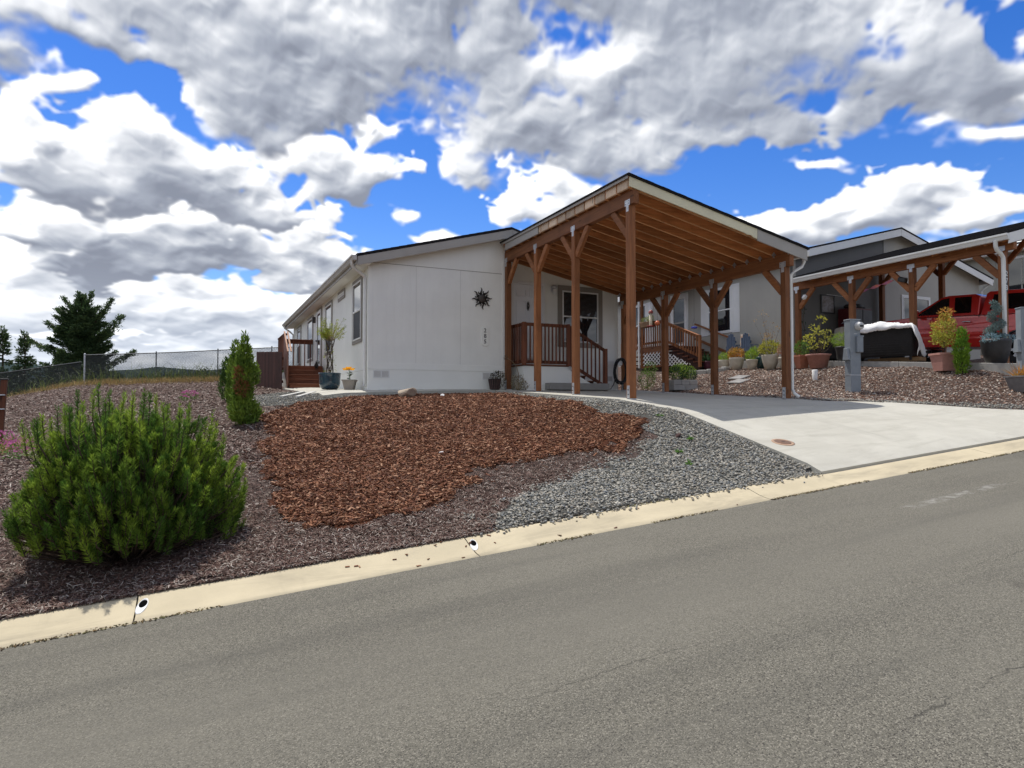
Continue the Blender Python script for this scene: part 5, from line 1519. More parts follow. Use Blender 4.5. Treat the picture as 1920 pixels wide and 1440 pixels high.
# scrub on the slope behind the fence
M_scrub = leaf_mat('scrub_leaves', (0.045, 0.068, 0.030), (0.024, 0.042, 0.022), 0.4, 0.2, 0.6)
for (x, y, s, lab) in ((-1.7, 32.9, 0.62, 'olive bush behind the middle of the chain-link fence'), (-0.6, 33.2, 0.5, 'low olive bush beside the larger bush behind the fence'), (2.9, 31.2, 0.62, 'dark bush behind the wooden screen fence')):
    z = Tz(x, y)
    t = thing('bush', lab, 'bush', (x, y, z))
    bl = [(rg.uniform(-.5, .5) * s, rg.uniform(-.4, .4) * s, s * rg.uniform(.3, .8), s * .55, s * .5, s * .45) for _ in range(6)]
    mass('foliage', blob_leaves(bl, 1500, ((.06, .13), (.03, .05)), 0.5), LQ, M_scrub, t)['kind'] = 'stuff'
    sm = MB()
    for b in bl: sm.tube([(0, 0, -.05), (b[0] * .6, b[1] * .6, b[2] * .6), b[:3]], 0.014, 4, 0.005)
    sm.build('stems', M_bark, t, local=True)
P = []
k = 60000
xx = rg.uniform(-24, 3, k); yy_ = 35.5 + 16 * rg.random(k) ** 1.6; hh = (1.2 + 2.6 * pt_noise(xx, yy_, 2.2, 31) + 0.8 * pt_noise(xx, yy_, 0.7, 32)) * np.where(xx < -4, 0.80, 0.40)
V = leaf_quads(np.stack([xx, yy_, T(xx, yy_) + hh * rg.random(k) ** 0.6], 1), rg.normal(0, .7, (k, 3)) + np.array((0, 0, .6)), rg.uniform(.10, .26, k), rg.uniform(.05, .12, k), rg)
o = mass('hillside_scrub', V, LQ, M_scrub); tag(o, 'dark scrub covering the slope that falls away behind the fence', 'scrub', kind='stuff')

# ------------------------------------------------------------------ chain-link fence
M_wire = mat('fence_wire', (0.022, 0.026, 0.028), (0.014, 0.016, 0.018), 10, 0.6, metal=0.0)
M_rail = mat('fence_rail', (0.16, 0.17, 0.17), (0.11, 0.115, 0.12), 10, 0.45, metal=0.6)


def chain_fence(label, pts, h, posts, group):
    """pts: ground line (x, y, z); the mesh hangs between the rails"""
    t = thing('chain_link_fence', label, 'fence', pts[0], 0, group)
    pts = [Vector(p) for p in pts]
    seglen = [(b - a).length for a, b in zip(pts[:-1], pts[1:])]
    tot = sum(seglen)

    def at(s):
        s = max(0, min(tot - 1e-6, s))
        for (a, b), L_ in zip(zip(pts[:-1], pts[1:]), seglen):
            if s <= L_: return a.lerp(b, s / L_)
            s -= L_
        return pts[-1]
    up = Vector((0, 0, 1))
    MB().tube([p + up * h for p in pts], 0.021, 8).build('top_rail', M_rail, t)
    MB().tube([p + up * 0.06 for p in pts], 0.006, 5).build('bottom_wire', M_wire, t)
    for s, r, galv in posts:
        p = at(s)
        q = MB().tube([p - up * 0.1, p + up * (h + 0.05)], r, 10).build('post', M_galv if galv else M_rail, t)
        MB().ball(p + up * (h + 0.055), (r * 1.1, r * 1.1, r * 0.7), 8, 4).build('post_cap', M_galv if galv else M_rail, q)
    W, step = 0.0078, 0.058
    V = []
    run = h - 0.08
    for sgn in (1, -1):
        s = -run
        while s < tot:
            s0, s1 = s, s + run
            h0, h1 = (0.05, h - 0.02) if sgn > 0 else (h - 0.02, 0.05)
            a0, a1 = max(0, s0), min(tot, s1)
            if a1 - a0 > 0.03:
                t0, t1 = (a0 - s0) / run, (a1 - s0) / run
                n = max(1, int((a1 - a0) / 0.6))
                for i in range(n):
                    u0, u1 = t0 + (t1 - t0) * i / n, t0 + (t1 - t0) * (i + 1) / n
                    p = at(s0 + run * u0) + up * (h0 + (h1 - h0) * u0); q = at(s0 + run * u1) + up * (h0 + (h1 - h0) * u1)
                    d = (q - p).normalized(); nn = Vector((FV[0], FV[1], 0)); sd = d.cross(nn).normalized()
                    V.append([p + sd * W, p - sd * W * 0.5 + nn * W, p - sd * W * 0.5 - nn * W, q + sd * W, q - sd * W * 0.5 + nn * W, q - sd * W * 0.5 - nn * W])
            s += step
    V = to_local(np.array([[tuple(c) for c in r] for r in V]), t)
    mass('wire_mesh', V, np.array([(0, 1, 4, 3), (1, 2, 5, 4), (2, 0, 3, 5)]), M_wire, t)['kind'] = 'stuff'
    return t


chain_fence('chain-link fence with dark posts running level to the wooden screen', [(-4.5, 31.9, 0.76), (-1.2, 31.0, 0.92), (2.4, 29.9, 1.16), (3.4, 29.6, 1.2)], 1.22, [(0.02, 0.034, True), (2.75, 0.024, False), (5.2, 0.024, False), (7.4, 0.024, False)], 'chain-link fences at the back of the lot')
chain_fence('lower chain-link fence running downhill from the galvanised corner post', [(-12.5, 35.0, -1.25), (-8.2, 33.4, -0.05), (-4.6, 31.93, 0.52)], 1.18, [(0.1, 0.026, False), (2.6, 0.026, False), (5.2, 0.026, False)], 'chain-link fences at the back of the lot')

# dry grass and weeds along the fence
M_straw = leaf_mat('dry_grass', (0.42, 0.30, 0.12), (0.30, 0.20, 0.08), 0.35, 0.25, 2.0)
M_weed = leaf_mat('green_weeds', (0.16, 0.20, 0.06), (0.10, 0.14, 0.04), 0.35, 0.25, 2.0)


def grass(name, x, y, h, w, m, label, zf=None, lean=0.35):
    n = len(x)
    P = np.stack([x, y, (zf or T)(x, y)], 1)
    D = RNG.normal(0, lean, (n, 3)); D[:, 2] = 1
    D = unit(D); L = RNG.uniform(*h, n)[:, None]; S = unit(np.cross(D, RNG.normal(0, 1, (n, 3)))) * w
    bend = RNG.normal(0, 0.25, (n, 3)); bend[:, 2] = -0.1
    V = np.empty((n, 5, 3)); V[:, 0] = P - S; V[:, 1] = P + S
    V[:, 2] = P + D * L * .55 + S * .7; V[:, 3] = P + D * L * .55 - S * .7; V[:, 4] = P + unit(D + bend * 1.6) * L
    me = mass(name, np.concatenate([V[:, [0, 1, 2]], V[:, [0, 2, 3]], V[:, [3, 2, 4]]]), TRI, m)
    return tag(me, label, 'grass', kind='stuff')


n = 16000
s = RNG.random(n); fx = -13 + 16.4 * s
fy = np.interp(fx, [-12.5, -8.2, -4.6, -1.2, 2.4, 3.4], [35.0, 33.4, 31.93, 31.0, 29.9, 29.6]) + RNG.normal(-0.55, 0.7, n)
grass('dry_grass_strip', fx, fy, (.08, .34), .006, M_straw, 'golden dry grass along the foot of the chain-link fence')
k = RNG.random(n) < 0.16
grass('tall_weeds', fx[k], fy[k] + 0.5, (.4, 1.05), .008, M_weed, 'tall thin weeds growing through the chain-link fence', lean=0.18)
n = 2600
a = RNG.uniform(0, 2 * np.pi, n); q = np.sqrt(RNG.random(n))
grass('dry_grass_patch', -3.55 + 0.75 * q * np.cos(a), 14.1 + 1.1 * q * np.sin(a), (.05, .2), .006, M_straw, 'flattened straw-coloured grass patch beside the leaning stair rail', lean=1.3)
M_shoot = leaf_mat('young_weed', (0.13, 0.26, 0.05), (0.09, 0.19, 0.035), 0.2, 0.3)
WEEDS = ("tiny green weed in the gravel right beside the driveway edge", "green weed in the middle of the river gravel below the cinder stone", "low green weed in the gravel close above the kerb", "smallest green weed beside the low gravel weed above the kerb")
for i, (x, y) in enumerate(((6.9, 8.9), (6.6, 7.8), (6.1, 7.45), (5.9, 7.0))):
    t = thing('small_weed', WEEDS[i], "weed", (x, y, Tz(x, y)), 0, 'weeds sprouting in the gravel')
    d = unit(np.stack([RNG.normal(0, 1, 26), RNG.normal(0, 1, 26), RNG.uniform(.2, 1.2, 26)], 1))
    mass('leaves', leaf_quads(np.tile((0, 0, .015), (26, 1)), d, RNG.uniform(.04, .10, 26), RNG.uniform(.012, .022, 26)), LQ, M_shoot, t)
    MB().tube([(0, 0, -.01), (0, 0, .05)], .004, 5).build('stem', M_shoot, t, local=True)
# pink blossom behind the pine
M_pink = leaf_mat('pink_petals', (0.62, 0.20, 0.42), (0.50, 0.13, 0.32), 0.25, 0.3)
for (x, y, s, lab) in ((-3.1, 13.6, .30, 'low pink-flowering plant beside the straw grass patch'), (-2.55, 12.6, .26, 'pink-flowering plant close behind the mugo pine'), (-0.36, 19.1, .22, 'single pink-flowering plant on the slope before the fence')):
    t = thing('flowering_plant', lab, 'plant', (x, y, Tz(x, y)))
    bl = [(0, 0, s * .5, s, s * .8, s * .5)]
    mass('foliage', blob_leaves(bl, 160, ((.03, .07), (.015, .03)), .5), LQ, M_shoot, t)
    mass('petals', blob_leaves([(0, 0, s * .9, s * .9, s * .7, s * .4)], 220, ((.02, .04), (.02, .035)), .6), LQ, M_pink, t)['kind'] = 'stuff'

# ------------------------------------------------------------------ wooden screen fence and stair rail at the left
wf = thing('wooden_screen_fence', 'short dark brown dog-eared board fence beside the side porch', 'fence', (1.95, 23.25, 0.5))
p0, p1 = Vector((1.62, 24.3)), Vector((2.26, 22.35))
nb = 15
dv = (p1 - p0).normalized(); nv = Vector((dv.y, -dv.x))
for i in range(nb):
    c = p0.lerp(p1, (i + .5) / nb); z = Tz(c.x, c.y) - 0.02; tp = z + 1.24
    w = (p1 - p0).length / nb * 0.48
    a, b = c - dv * w, c + dv * w; a2, b2 = c - dv * w * .55, c + dv * w * .55
    o_ = nv * 0.009
    v = [(q.x + s * o_.x, q.y + s * o_.y, zz) for s in (1, -1) for q, zz in ((a, z), (b, z), (b, tp - .035), (b2, tp), (a2, tp), (a, tp - .035))]
    MB().add(v, [(0, 1, 2, 3, 4, 5), (11, 10, 9, 8, 7, 6)] + [(k, (k + 1) % 6, 6 + (k + 1) % 6, 6 + k) for k in range(6)]).build('board', M_fencew, wf)
for hz in (0.25, 1.0):
    za, zb = Tz(p0.x, p0.y) + hz, Tz(p1.x, p1.y) + hz
    MB().bar((p0.x - nv.x * .03, p0.y - nv.y * .03, za), (p1.x - nv.x * .03, p1.y - nv.y * .03, zb), .035, .09).build('rail', M_fencew, wf)

sr = thing('stair_rail', 'weathered red-brown wooden stair rail leaning at the edge of the slope', 'railing', (-3.45, 15.0, Tz(-3.45, 15)))
z = sr.location.z
MB().bar((-3.42, 15.0, z - .1), (-3.36, 15.0, z + 1.18), .09, .09, (0, 1, 0)).build('post', M_deckw['z'], sr, .004)
MB().cbox((-3.36, 15.0, z + 1.19), (.12, .12, .03)).build('post_cap', M_black, sr, .004)
for k, (zz, hh) in enumerate(((1.0, .14), (.78, .12), (.56, .12), (.34, .12))):
    MB().bar((-3.40, 15.0 + .06, z + zz), (-5.2, 15.06, z + zz - .55), .03, hh).build('rail_board', M_fencew if k % 2 else M_deckw['x'], sr, .003)
for zz in (.9, .64):
    MB().cbox((-3.40, 14.93, z + zz), (.14, .04, .02)).build('bracket', M_galv, sr)
MB().bar((-5.2, 15.0, z - .7), (-5.2, 15.0, z + .55), .09, .09, (0, 1, 0)).build('post', M_deckw['z'], sr, .004)

# ------------------------------------------------------------------ pots and small things by the cream house
M_soil = mat('potting_soil', (0.035, 0.024, 0.016), (0.02, 0.014, 0.01), 40, 0.95, bump=0.8)


def potted(name, label, cat, loc, prof, potm, soil_z, soil_r, n=24, rz=0.0, group=None, sx=1.0, sy=1.0):
    t = thing(name, label, cat, loc, rz, group)
    mb = MB(); mb.lathe(prof, n, sx=sx, sy=sy)
    if n == 4 or n == 8: mb.s = [False] * len(mb.s)
    mb.build('pot', potm, t, local=True)
    MB().lathe([(soil_r, soil_z - .01), (soil_r * .6, soil_z + .01), (0.001, soil_z + .015)], n, sx=sx, sy=sy).build('soil', M_soil, t, local=True)
    return t


def round_pot(r_top, r_bot, h, belly=0.0, lip=0.012):
    return [(0.001, 0.0), (r_bot, 0.0), (r_bot * .5 + r_top * .5 + belly, h * .5), (r_top + belly * .4, h * .85), (r_top + lip, h * .9), (r_top + lip, h), (r_top - .012, h), (r_top - .02, h * .8), (0.001, h * .78)]


M_blue = mat('blue_glaze', (0.010, 0.030, 0.055), (0.022, 0.060, 0.085), 9, 0.12, coat=0.6, bump=0.3, bscale=14)
x, y = 3.02, 17.9
wl = potted('potted_willow', 'braided-trunk willow with yellow-green leaves in a dark blue glazed pot', 'potted tree', (x, y, Tz(x, y) + .042), [(0.001, 0), (.19, 0), (.245, .05), (.275, .16), (.278, .30), (.285, .40), (.295, .415), (.295, .435), (.262, .435), (.25, .38), (.001, .36)], M_blue, .375, .25)
for k in range(8):
    pts = []
    for i in range(16):
        u = i / 15; a = k * math.pi / 4 + (1 if k % 2 else -1) * u * 3.6
        r = .085 - .02 * u + (.06 * max(0, u - .75) * 4)
        pts.append((r * math.cos(a), r * math.sin(a), .36 + .98 * u))
    MB().tube(pts, .013, 6, .008).build('stem', M_bark, wl, local=True)
M_willow = leaf_mat('willow_leaves', (0.40, 0.42, 0.055), (0.26, 0.33, 0.05), .3, .4)
tw = MB(); P, D = [], []
for k in range(46):
    a = RNG.uniform(0, 2 * np.pi); r = RNG.uniform(.15, .40); h = RNG.uniform(1.40, 1.92)
    pts = [Vector((.08 * math.cos(a), .08 * math.sin(a), 1.30)), Vector((r * .6 * math.cos(a), r * .6 * math.sin(a), (1.3 + h) / 2 + .05)), Vector((r * math.cos(a), r * math.sin(a), h))]
    tw.tube(pts, .005, 4, .002, cap=False)
    for j in range(24):
        u = RNG.uniform(.35, 1); p = pts[0].lerp(pts[2], u); P.append(p); D.append((math.cos(a) * .5 + RNG.normal(0, .6), math.sin(a) * .5 + RNG.normal(0, .6), RNG.normal(.1, .6)))
for k in range(60):
    a = RNG.uniform(0, 2 * np.pi); u = RNG.uniform(.45, 1.2)
    P.append((.12 * math.cos(a), .12 * math.sin(a), u)); D.append((math.cos(a), math.sin(a), RNG.normal(0, .5)))
tw.build('twigs', mat('willow_twig', (.30, .20, .06), (.2, .12, .04), 9, .8), wl, local=True)
P = np.array([tuple(p) for p in P]); D = np.array(D)
mass('foliage', leaf_quads(P, D, RNG.uniform(.05, .10, len(P)), RNG.uniform(.010, .018, len(P))), LQ, M_willow, wl)

M_taupepot = mat('taupe_pot', (0.30, 0.265, 0.225), (0.25, 0.22, 0.185), 6, .7, bump=.15)
x, y = 3.36, 16.98
ly = potted('potted_lily', 'yellow lily in a square taupe pot by the house corner', 'potted plant', (x, y, Tz(x, y) + .042), [(.001, 0), (.155, 0), (.215, .22), (.235, .225), (.235, .255), (.205, .255), (.20, .21), (.001, .20)], M_taupepot, .21, .2, 4, rad(20))
MB().tube([(0, 0, .2), (.01, 0, .4), (-.02, 0, .52)], .008, 6).build('stem', M_shoot, ly, local=True)
d = unit(np.stack([RNG.normal(0, 1, 60), RNG.normal(0, 1, 60), RNG.uniform(-.1, .7, 60)], 1))
mass('leaves', leaf_quads(np.stack([np.zeros(60), np.zeros(60), RNG.uniform(.22, .46, 60)], 1), d, RNG.uniform(.06, .11, 60), RNG.uniform(.012, .02, 60)), LQ, leaf_mat('lily_leaves', (.05, .09, .03), (.03, .06, .02), .3, .2), ly)
M_lily = leaf_mat('lily_petals', (.85, .46, .02), (.80, .36, .015), .15, .35)
for k, c in enumerate(((-.03, 0, .53), (.05, -.03, .50), (-.09, .03, .50))):
    a = np.arange(7) * 2 * np.pi / 7
    mass('flower', leaf_quads(np.tile(c, (7, 1)), np.stack([np.cos(a), np.sin(a), np.full(7, .55)], 1), .11, .06), LQ, M_lily, ly)

# dark bird figurine on the porch steps: one mesh
fg = thing('bird_figurine', 'small black bird figurine on the side porch steps', 'figurine', (3.42, 22.95, SZ - .158))
b = MB(); b.tube([(0, .10, .07), (0, .04, .12), (0, -.02, .15), (0, -.05, .21), (0, -.05, .27), (0, -.08, .30), (0, -.13, .285), (0, -.17, .27)], [.012, .06, .075, .055, .032, .036, .02, .004], 10)
b.tube([(-.03, -.01, 0), (-.03, -.01, .1)], .01, 6).tube([(.03, -.01, 0), (.03, -.01, .1)], .01, 6)
b.build('body', M_black, fg, local=True)

# two offcuts of white board on the gravel
M_board = mat('weathered_white_board', (.55, .54, .50), (.42, .41, .38), 8, .8)
for (x0, y0, x1, y1, lab) in ((1.65, 16.45, 2.30, 17.6, 'longer pale board offcut lying on gravel before the side porch'), (1.95, 16.0, 2.48, 16.9, 'shorter pale board offcut lying on gravel closer to the walkway')):
    t = thing('board_offcut', lab, 'board', ((x0 + x1) / 2, (y0 + y1) / 2, Tz(x0, y0)))
    MB().bar((x0, y0, Tz(x0, y0) + .045), (x1, y1, Tz(x1, y1) + .05), .10, .035).build('plank', M_board, t, .004)
# rocks
def rock(name, label, loc, s, m, seed):
    g = np.random.default_rng(seed)
    bm = bmesh.new(); bmesh.ops.create_icosphere(bm, subdivisions=3, radius=1)
    dirs = unit(g.normal(0, 1, (9, 3))); lim_ = g.uniform(.55, .85, 9)
    for v in bm.verts:
        p = np.array(v.co)
        for d_, l_ in zip(dirs, lim_):
            q = p @ d_
            if q > l_: p = p - d_ * (q - l_)
        v.co = Vector(p * np.array(s))
    me = bpy.data.meshes.new(name); bm.to_mesh(me); bm.free(); me.materials.append(m)
    o = bpy.data.objects.new(name, me); COL.objects.link(o); o.location = loc; o.rotation_euler = (0, rad(-14), rad(25))
    return tag(o, label, 'rock')


M_rock = mat('tan_rock', (.36, .29, .21), (.25, .20, .15), 7, .85, bump=.7, bscale=25)
rock('rock', 'flat tan rock at the crest of the bark bed before the gable wall', (4.15, 14.5, Tz(4.15, 14.5) + .10), (.30, .17, .13), M_rock, 4)
rock('rock', 'small white stone lying on the bark bed', (4.9, 14.2, Tz(4.9, 14.2) + .035), (.06, .05, .04), M_white, 5)
rock('rock', 'pale splinter of stone near the low edge of the bark bed', (3.05, 8.9, Tz(3.05, 8.9) + .03), (.07, .025, .02), M_white, 6)
rock('rock', 'dark red cinder stone in the gravel below the driveway', (6.55, 8.0, Tz(6.55, 8.0) + .025), (.07, .055, .04), mat('cinder', (.07, .035, .03), (.04, .02, .018), 20, .95, bump=.8), 7)

# planter with withered plants at the carport corner post
M_dryst = mat('dry_stem', (.38, .29, .18), (.26, .19, .11), 12, .85)
M_dead = leaf_mat('withered_leaves', (.055, .05, .03), (.12, .10, .05), .4, .15)
x, y = 7.03, 16.1
pl_ = potted('slatted_planter', 'dark slatted tub planter with withered stems beside the corner post', 'planter', (x, y, Tz(x, y) + .042), [(.001, 0), (.12, 0), (.165, .27), (.175, .275), (.175, .29), (.15, .29), (.14, .25), (.001, .24)], mat('dark_stave', (.05, .035, .03), (.03, .022, .02), 20, .8), .25, .14, 16)
for k in range(16):
    a = k * math.pi / 8
    MB().bar((.125 * math.cos(a), .125 * math.sin(a), .01), (.170 * math.cos(a), .170 * math.sin(a), .265), .03, .014, (math.cos(a), math.sin(a), 0)).build('stave', mat('stave_red', (.09, .055, .05), (.06, .035, .03), 9, .8) if k == 0 else MATS['stave_red'], pl_, local=True)
mass('foliage', blob_leaves([(.06, 0, .36, .17, .13, .12), (.16, -.04, .25, .12, .1, .2)], 360, ((.03, .08), (.015, .03)), .3), LQ, M_dead, pl_)
MB().tube([(.02, 0, .24), (.05, 0, .34)], .006, 5).build('stem', M_dryst, pl_, local=True)
x, y = 7.55, 15.72
dp = thing('withered_plant', 'pale withered plant with one arching stem at the foot of the front porch', 'plant', (x, y, Tz(x, y) + .04))
st = MB(); st.tube([(0, 0, 0), (.0, 0, .45), (-.05, 0, .62), (-.18, 0, .76), (-.34, 0, .85)], .011, 6, .004)
for k in range(16):
    a = RNG.uniform(0, 2 * np.pi); r = RNG.uniform(.04, .16); st.tube([(r * .3 * math.cos(a), r * .3 * math.sin(a), 0), (r * math.cos(a), r * math.sin(a), RNG.uniform(.15, .48))], .006, 4, .003, cap=False)
st.build('stems', M_dryst, dp, local=True)
mass('dry_leaves', blob_leaves([(0, 0, .2, .2, .12, .2), (.12, -.05, .12, .14, .1, .12)], 420, ((.03, .08), (.012, .025)), .2), LQ, leaf_mat('straw_leaves', (.30, .25, .15), (.20, .17, .10), .4, .2), dp)
mass('seed_head', blob_leaves([(-.36, 0, .86, .05, .05, .05)], 50, ((.02, .05), (.015, .025)), .2), LQ, M_dead, dp)
# wind chime by the door
wc = thing('door_scroll', 'narrow dark scrollwork strip hanging beside the front door', 'wall ornament', (7.66, HYR - .03, 2.2))
s_ = MB()
for k in range(5):
    s_.tube([(.04 * math.cos(q) * (1 if k % 2 else -1), 0, .1 + .2 * k + .09 * math.sin(q)) for q in np.linspace(0, 5.2, 14)], .006, 5)
s_.tube([(-.05, 0, 0), (-.05, 0, 1.02)], .005, 5).tube([(.05, 0, 0), (.05, 0, 1.02)], .005, 5)
s_.build('scrollwork', M_iron, wc, local=True)

# garden hose on a wall hanger
hs_ = thing('hose_coil', 'black garden hose coiled on a hanger at the house corner under the carport', 'garden hose', (11.34, 16.60, .45))
hm = MB(); rg = np.random.default_rng(3)
pts = []
for k in range(9 * 18):
    a = k / 18 * 2 * math.pi; w = .22 + .025 * math.sin(k * .37); hgt = .36 + .03 * math.sin(k * .21)
    pts.append((.03 + w * math.sin(a), -.03 + .06 * math.sin(k * .11) - .0004 * k, .52 - hgt * math.cos(a) + .02 * math.sin(k * .5)))
hm.tube(pts, .013, 7)
hm.build('hose_loops', M_black, hs_, local=True)
MB().tube([(-.16, -.05, .30), (-.22, -.06, .12), (-.34, -.08, -.02), (-.45, -.08, -.035), (-.52, -.05, .04), (-.53, 0, .16)], .013, 7).build('hose_tail', M_black, hs_, local=True)
MB().box(-.08, .14, -.02, .06, .70, .90).build('hanger', M_gutterw, hs_, .02, local=True)

# kerb drain outlets
M_void = mat('matt_black', (.006, .006, .006), (.004, .004, .004), 5, 1.0, spec=0.0)
M_pvc = mat('white_pvc', (.74, .74, .73), (.66, .66, .65), 8, .35)
for x, lab in ((2.36, 'white drain pipe outlet cut flush in the kerb below the gravel'), (-.42, 'white drain pipe outlet cut flush in the kerb before the mugo pine')):
    yk = 5.90; zk = float(road_z(x)) + float(np.interp(yk, [p[0] for p in KP[1:-1]], [p[1] for p in KP[1:-1]]))
    t = thing('drain_outlet', lab, 'drain', (x, yk, zk))
    t.rotation_euler = (math.atan2(.034, .11), 0, rad(-12))
    r = MB(); n = 24; rings = []
    for ro, zz in ((.037, -.03), (.037, .006), (.032, .008), (.032, -.02)):
        rings.append([(ro * math.cos(2 * math.pi * k / n), 2.9 * ro * math.sin(2 * math.pi * k / n), zz) for k in range(n)])
    r.add([p for q in rings for p in q], [(i * n + k, i * n + (k + 1) % n, (i + 1) * n + (k + 1) % n, (i + 1) * n + k) for i in range(3) for k in range(n)], True)
    r.build('pipe_rim', M_pvc, t, local=True)
    MB().add([(.0325 * math.cos(2 * math.pi * k / n), 2.9 * .0325 * math.sin(2 * math.pi * k / n), .0045) for k in range(n)], [tuple(range(n))]).build('pipe_floor', M_pvc, t, local=True)
    MB().add([(.028 * math.cos(a), .03 + 2.9 * .018 * math.sin(a), .0065) for a in np.linspace(0, 2 * math.pi, 18)[:-1]], [tuple(range(17))]).build('pipe_mouth', M_void, t, local=True)
# utility cover set in the driveway
x, y = 7.80, 7.15
zc = Tz(x, y) + .036
t = thing('utility_cover', 'rusty round utility cover set in the driveway concrete', 'utility cover', (x, y, zc))
sl = (Tz(x, y + .2) - Tz(x, y - .2)) / .4
t.rotation_euler = (math.atan(sl), -math.atan((Tz(x + .2, y) - Tz(x - .2, y)) / .4), 0)
M_rust = mat('rusty_iron', (.20, .105, .065), (.13, .085, .065), 14, .8, metal=.2, bump=.4)
MB().lathe([(.115, -.01), (.115, .006), (.10, .008), (.001, .008)], 28).build('lid', M_rust, t, local=True)
MB().lathe([(.165, -.01), (.165, .004), (.118, .006), (.118, -.01)], 28).build('ring', mat('rust_stained_ring', (.40, .26, .17), (.30, .20, .14), 10, .85), t, local=True)
MB().box(-.035, .035, -.008, .008, .0085, .0105).build('pick_slot', M_black, t, local=True)

# ------------------------------------------------------------------ far hills
n = 220
a = np.linspace(0, 2 * np.pi, n, endpoint=False)
hb = np.zeros(n)
for f_, k_ in ((3, 12), (7, 9), (13, 5), (29, 3), (61, 1.6)):
    hb += k_ * np.sin(f_ * a + f_ * 1.7)
fine = np.random.default_rng(8).normal(0, 1.6, n)
V = []
for r, s in ((900, -.3), (1250, .45), (1500, 1.0), (1800, .9), (2400, .2)):
    V.append(np.stack([r * np.cos(a), r * np.sin(a), np.where(s > 0, (84 + hb + fine) * s, -30)], 1))
V = np.concatenate(V)
F = [(i * n + k, i * n + (k + 1) % n, (i + 1) * n + (k + 1) % n, (i + 1) * n + k) for i in range(4) for k in range(n)]
M_hill = mat('forested_hill', (.030, .048, .048), (.018, .032, .036), .012, .95, bump=.5, bscale=.05, spec=.05)
hills = mass('hills', V[None], np.array(F), M_hill, smooth=False); hills['kind'] = 'structure'

# ------------------------------------------------------------------ the neighbour's lot
M_taupewall = siding('taupe_siding', (0.42, 0.40, 0.35), axis='y')
M_taupewallx = siding('taupe_siding_front', (0.42, 0.40, 0.35), axis='x')
M_darkwall = siding('dark_grey_siding', (0.135, 0.133, 0.126), axis='x')
NX, NY = 17.0, 15.1
slab_top = lambda y: 0.93 + 0.07 * (y - 9.03)
pad = bpy.data.objects.new('neighbour_pad', None); COL.objects.link(pad); pad['kind'] = 'structure'
for y0, y1 in ((7.3, 11.2), (11.21, 15.09)):
    v = [(x, y, z) for x in (16.38, 23.5) for (y, z) in ((y0, slab_top(y0)), (y1, slab_top(y1)), (y1, slab_top(y1) - .5), (y0, slab_top(y0) - .5))]
    MB().add(v, [(0, 1, 2, 3), (7, 6, 5, 4), (0, 4, 5, 1), (1, 5, 6, 2), (2, 6, 7, 3), (3, 7, 4, 0)]).build('concrete_slab', M_conc, pad, .008)
v = [(x, y, z) for x in (16.38, 17.0) for (y, z) in ((15.10, 1.36), (25, 1.70), (25, 1.2), (15.10, .8))]
MB().add(v, [(0, 1, 2, 3), (7, 6, 5, 4), (0, 4, 5, 1), (1, 5, 6, 2), (2, 6, 7, 3), (3, 7, 4, 0)]).build('concrete_slab', M_conc, pad, .008)

nrz = lambda x: 4.80 + 0.255 * (x - 16.7) if x < 21.93 else 4.80 + 0.255 * (21.93 - 16.7) - 0.255 * (x - 21.93)
nh = thing('neighbour_house', 'taupe neighbouring house with dark grey gable, white-shuttered windows and white trim', 'house', (NX, NY, 1.3))
MB().prism([(NX, 1.1), (21.4, 1.1), (21.4, nrz(21.4) - .1), (NX, nrz(NX) - .1)], 'y', NY, NY + .12).build('wall', M_darkwall, nh)
MB().prism([(21.402, 1.1), (26.9, 1.1), (26.9, nrz(26.9) - .1), (21.93, nrz(21.93) - .1), (21.402, nrz(21.402) - .1)], 'y', NY + .02, NY + .14).build('wall', M_taupewallx, nh)
MB().box(NX, NX + .12, NY + .121, 31, 1.1, 4.66).build('wall', M_taupewall, nh)
MB().box(26.78, 26.9, NY + .15, 31, 1.1, 4.7).build('wall', M_taupewall, nh)
MB().box(21.36, 21.46, NY - .02, NY + .015, 1.3, nrz(21.4) - .32).build('corner_board', M_fascia, nh)
MB().box(NX - .015, NX + .10, NY - .015, NY - .001, 1.3, 4.6).build('corner_board', M_taupewallx, nh)
mb = MB()
for x0, x1 in ((16.6, 21.929), (21.931, 27.25)):
    mb.prism([(x0, nrz(x0)), (x1, nrz(x1)), (x1, nrz(x1) - .05), (x0, nrz(x0) - .05)], 'y', NY - .3, 31.2)
mb.build('roof', M_shingle, nh)
for x0, x1 in ((16.62, 21.92), (21.94, 27.24)):
    MB().prism([(x0, nrz(x0) - .055), (x1, nrz(x1) - .055), (x1, nrz(x1) - .30), (x0, nrz(x0) - .30)], 'y', NY - .29, NY - .265).build('rake_board', M_white, nh, .003)
    MB().prism([(x0, nrz(x0) - .08), (x1, nrz(x1) - .08), (x1, nrz(x1) - .095), (x0, nrz(x0) - .095)], 'y', NY - .264, NY - .001).build('soffit', M_white, nh)
MB().box(16.60, 16.63, NY - .26, 31, nrz(16.6) - .28, nrz(16.6) - .055).build('eave_board', M_white, nh)
MB().box(27.2, 27.3, NY - .3, 31, nrz(27.2) - .20, nrz(27.2) - .07).build('gutter', M_gutterw, nh, .02)
spout(nh, [(27.2, NY - .2, nrz(27.2) - .2), (27.0, NY - .1, nrz(27.2) - .4), (26.95, NY - .05, nrz(27.2) - .5), (26.95, NY - .05, 2.2)], M_gutterw, .04)
FN = ('x', NX)


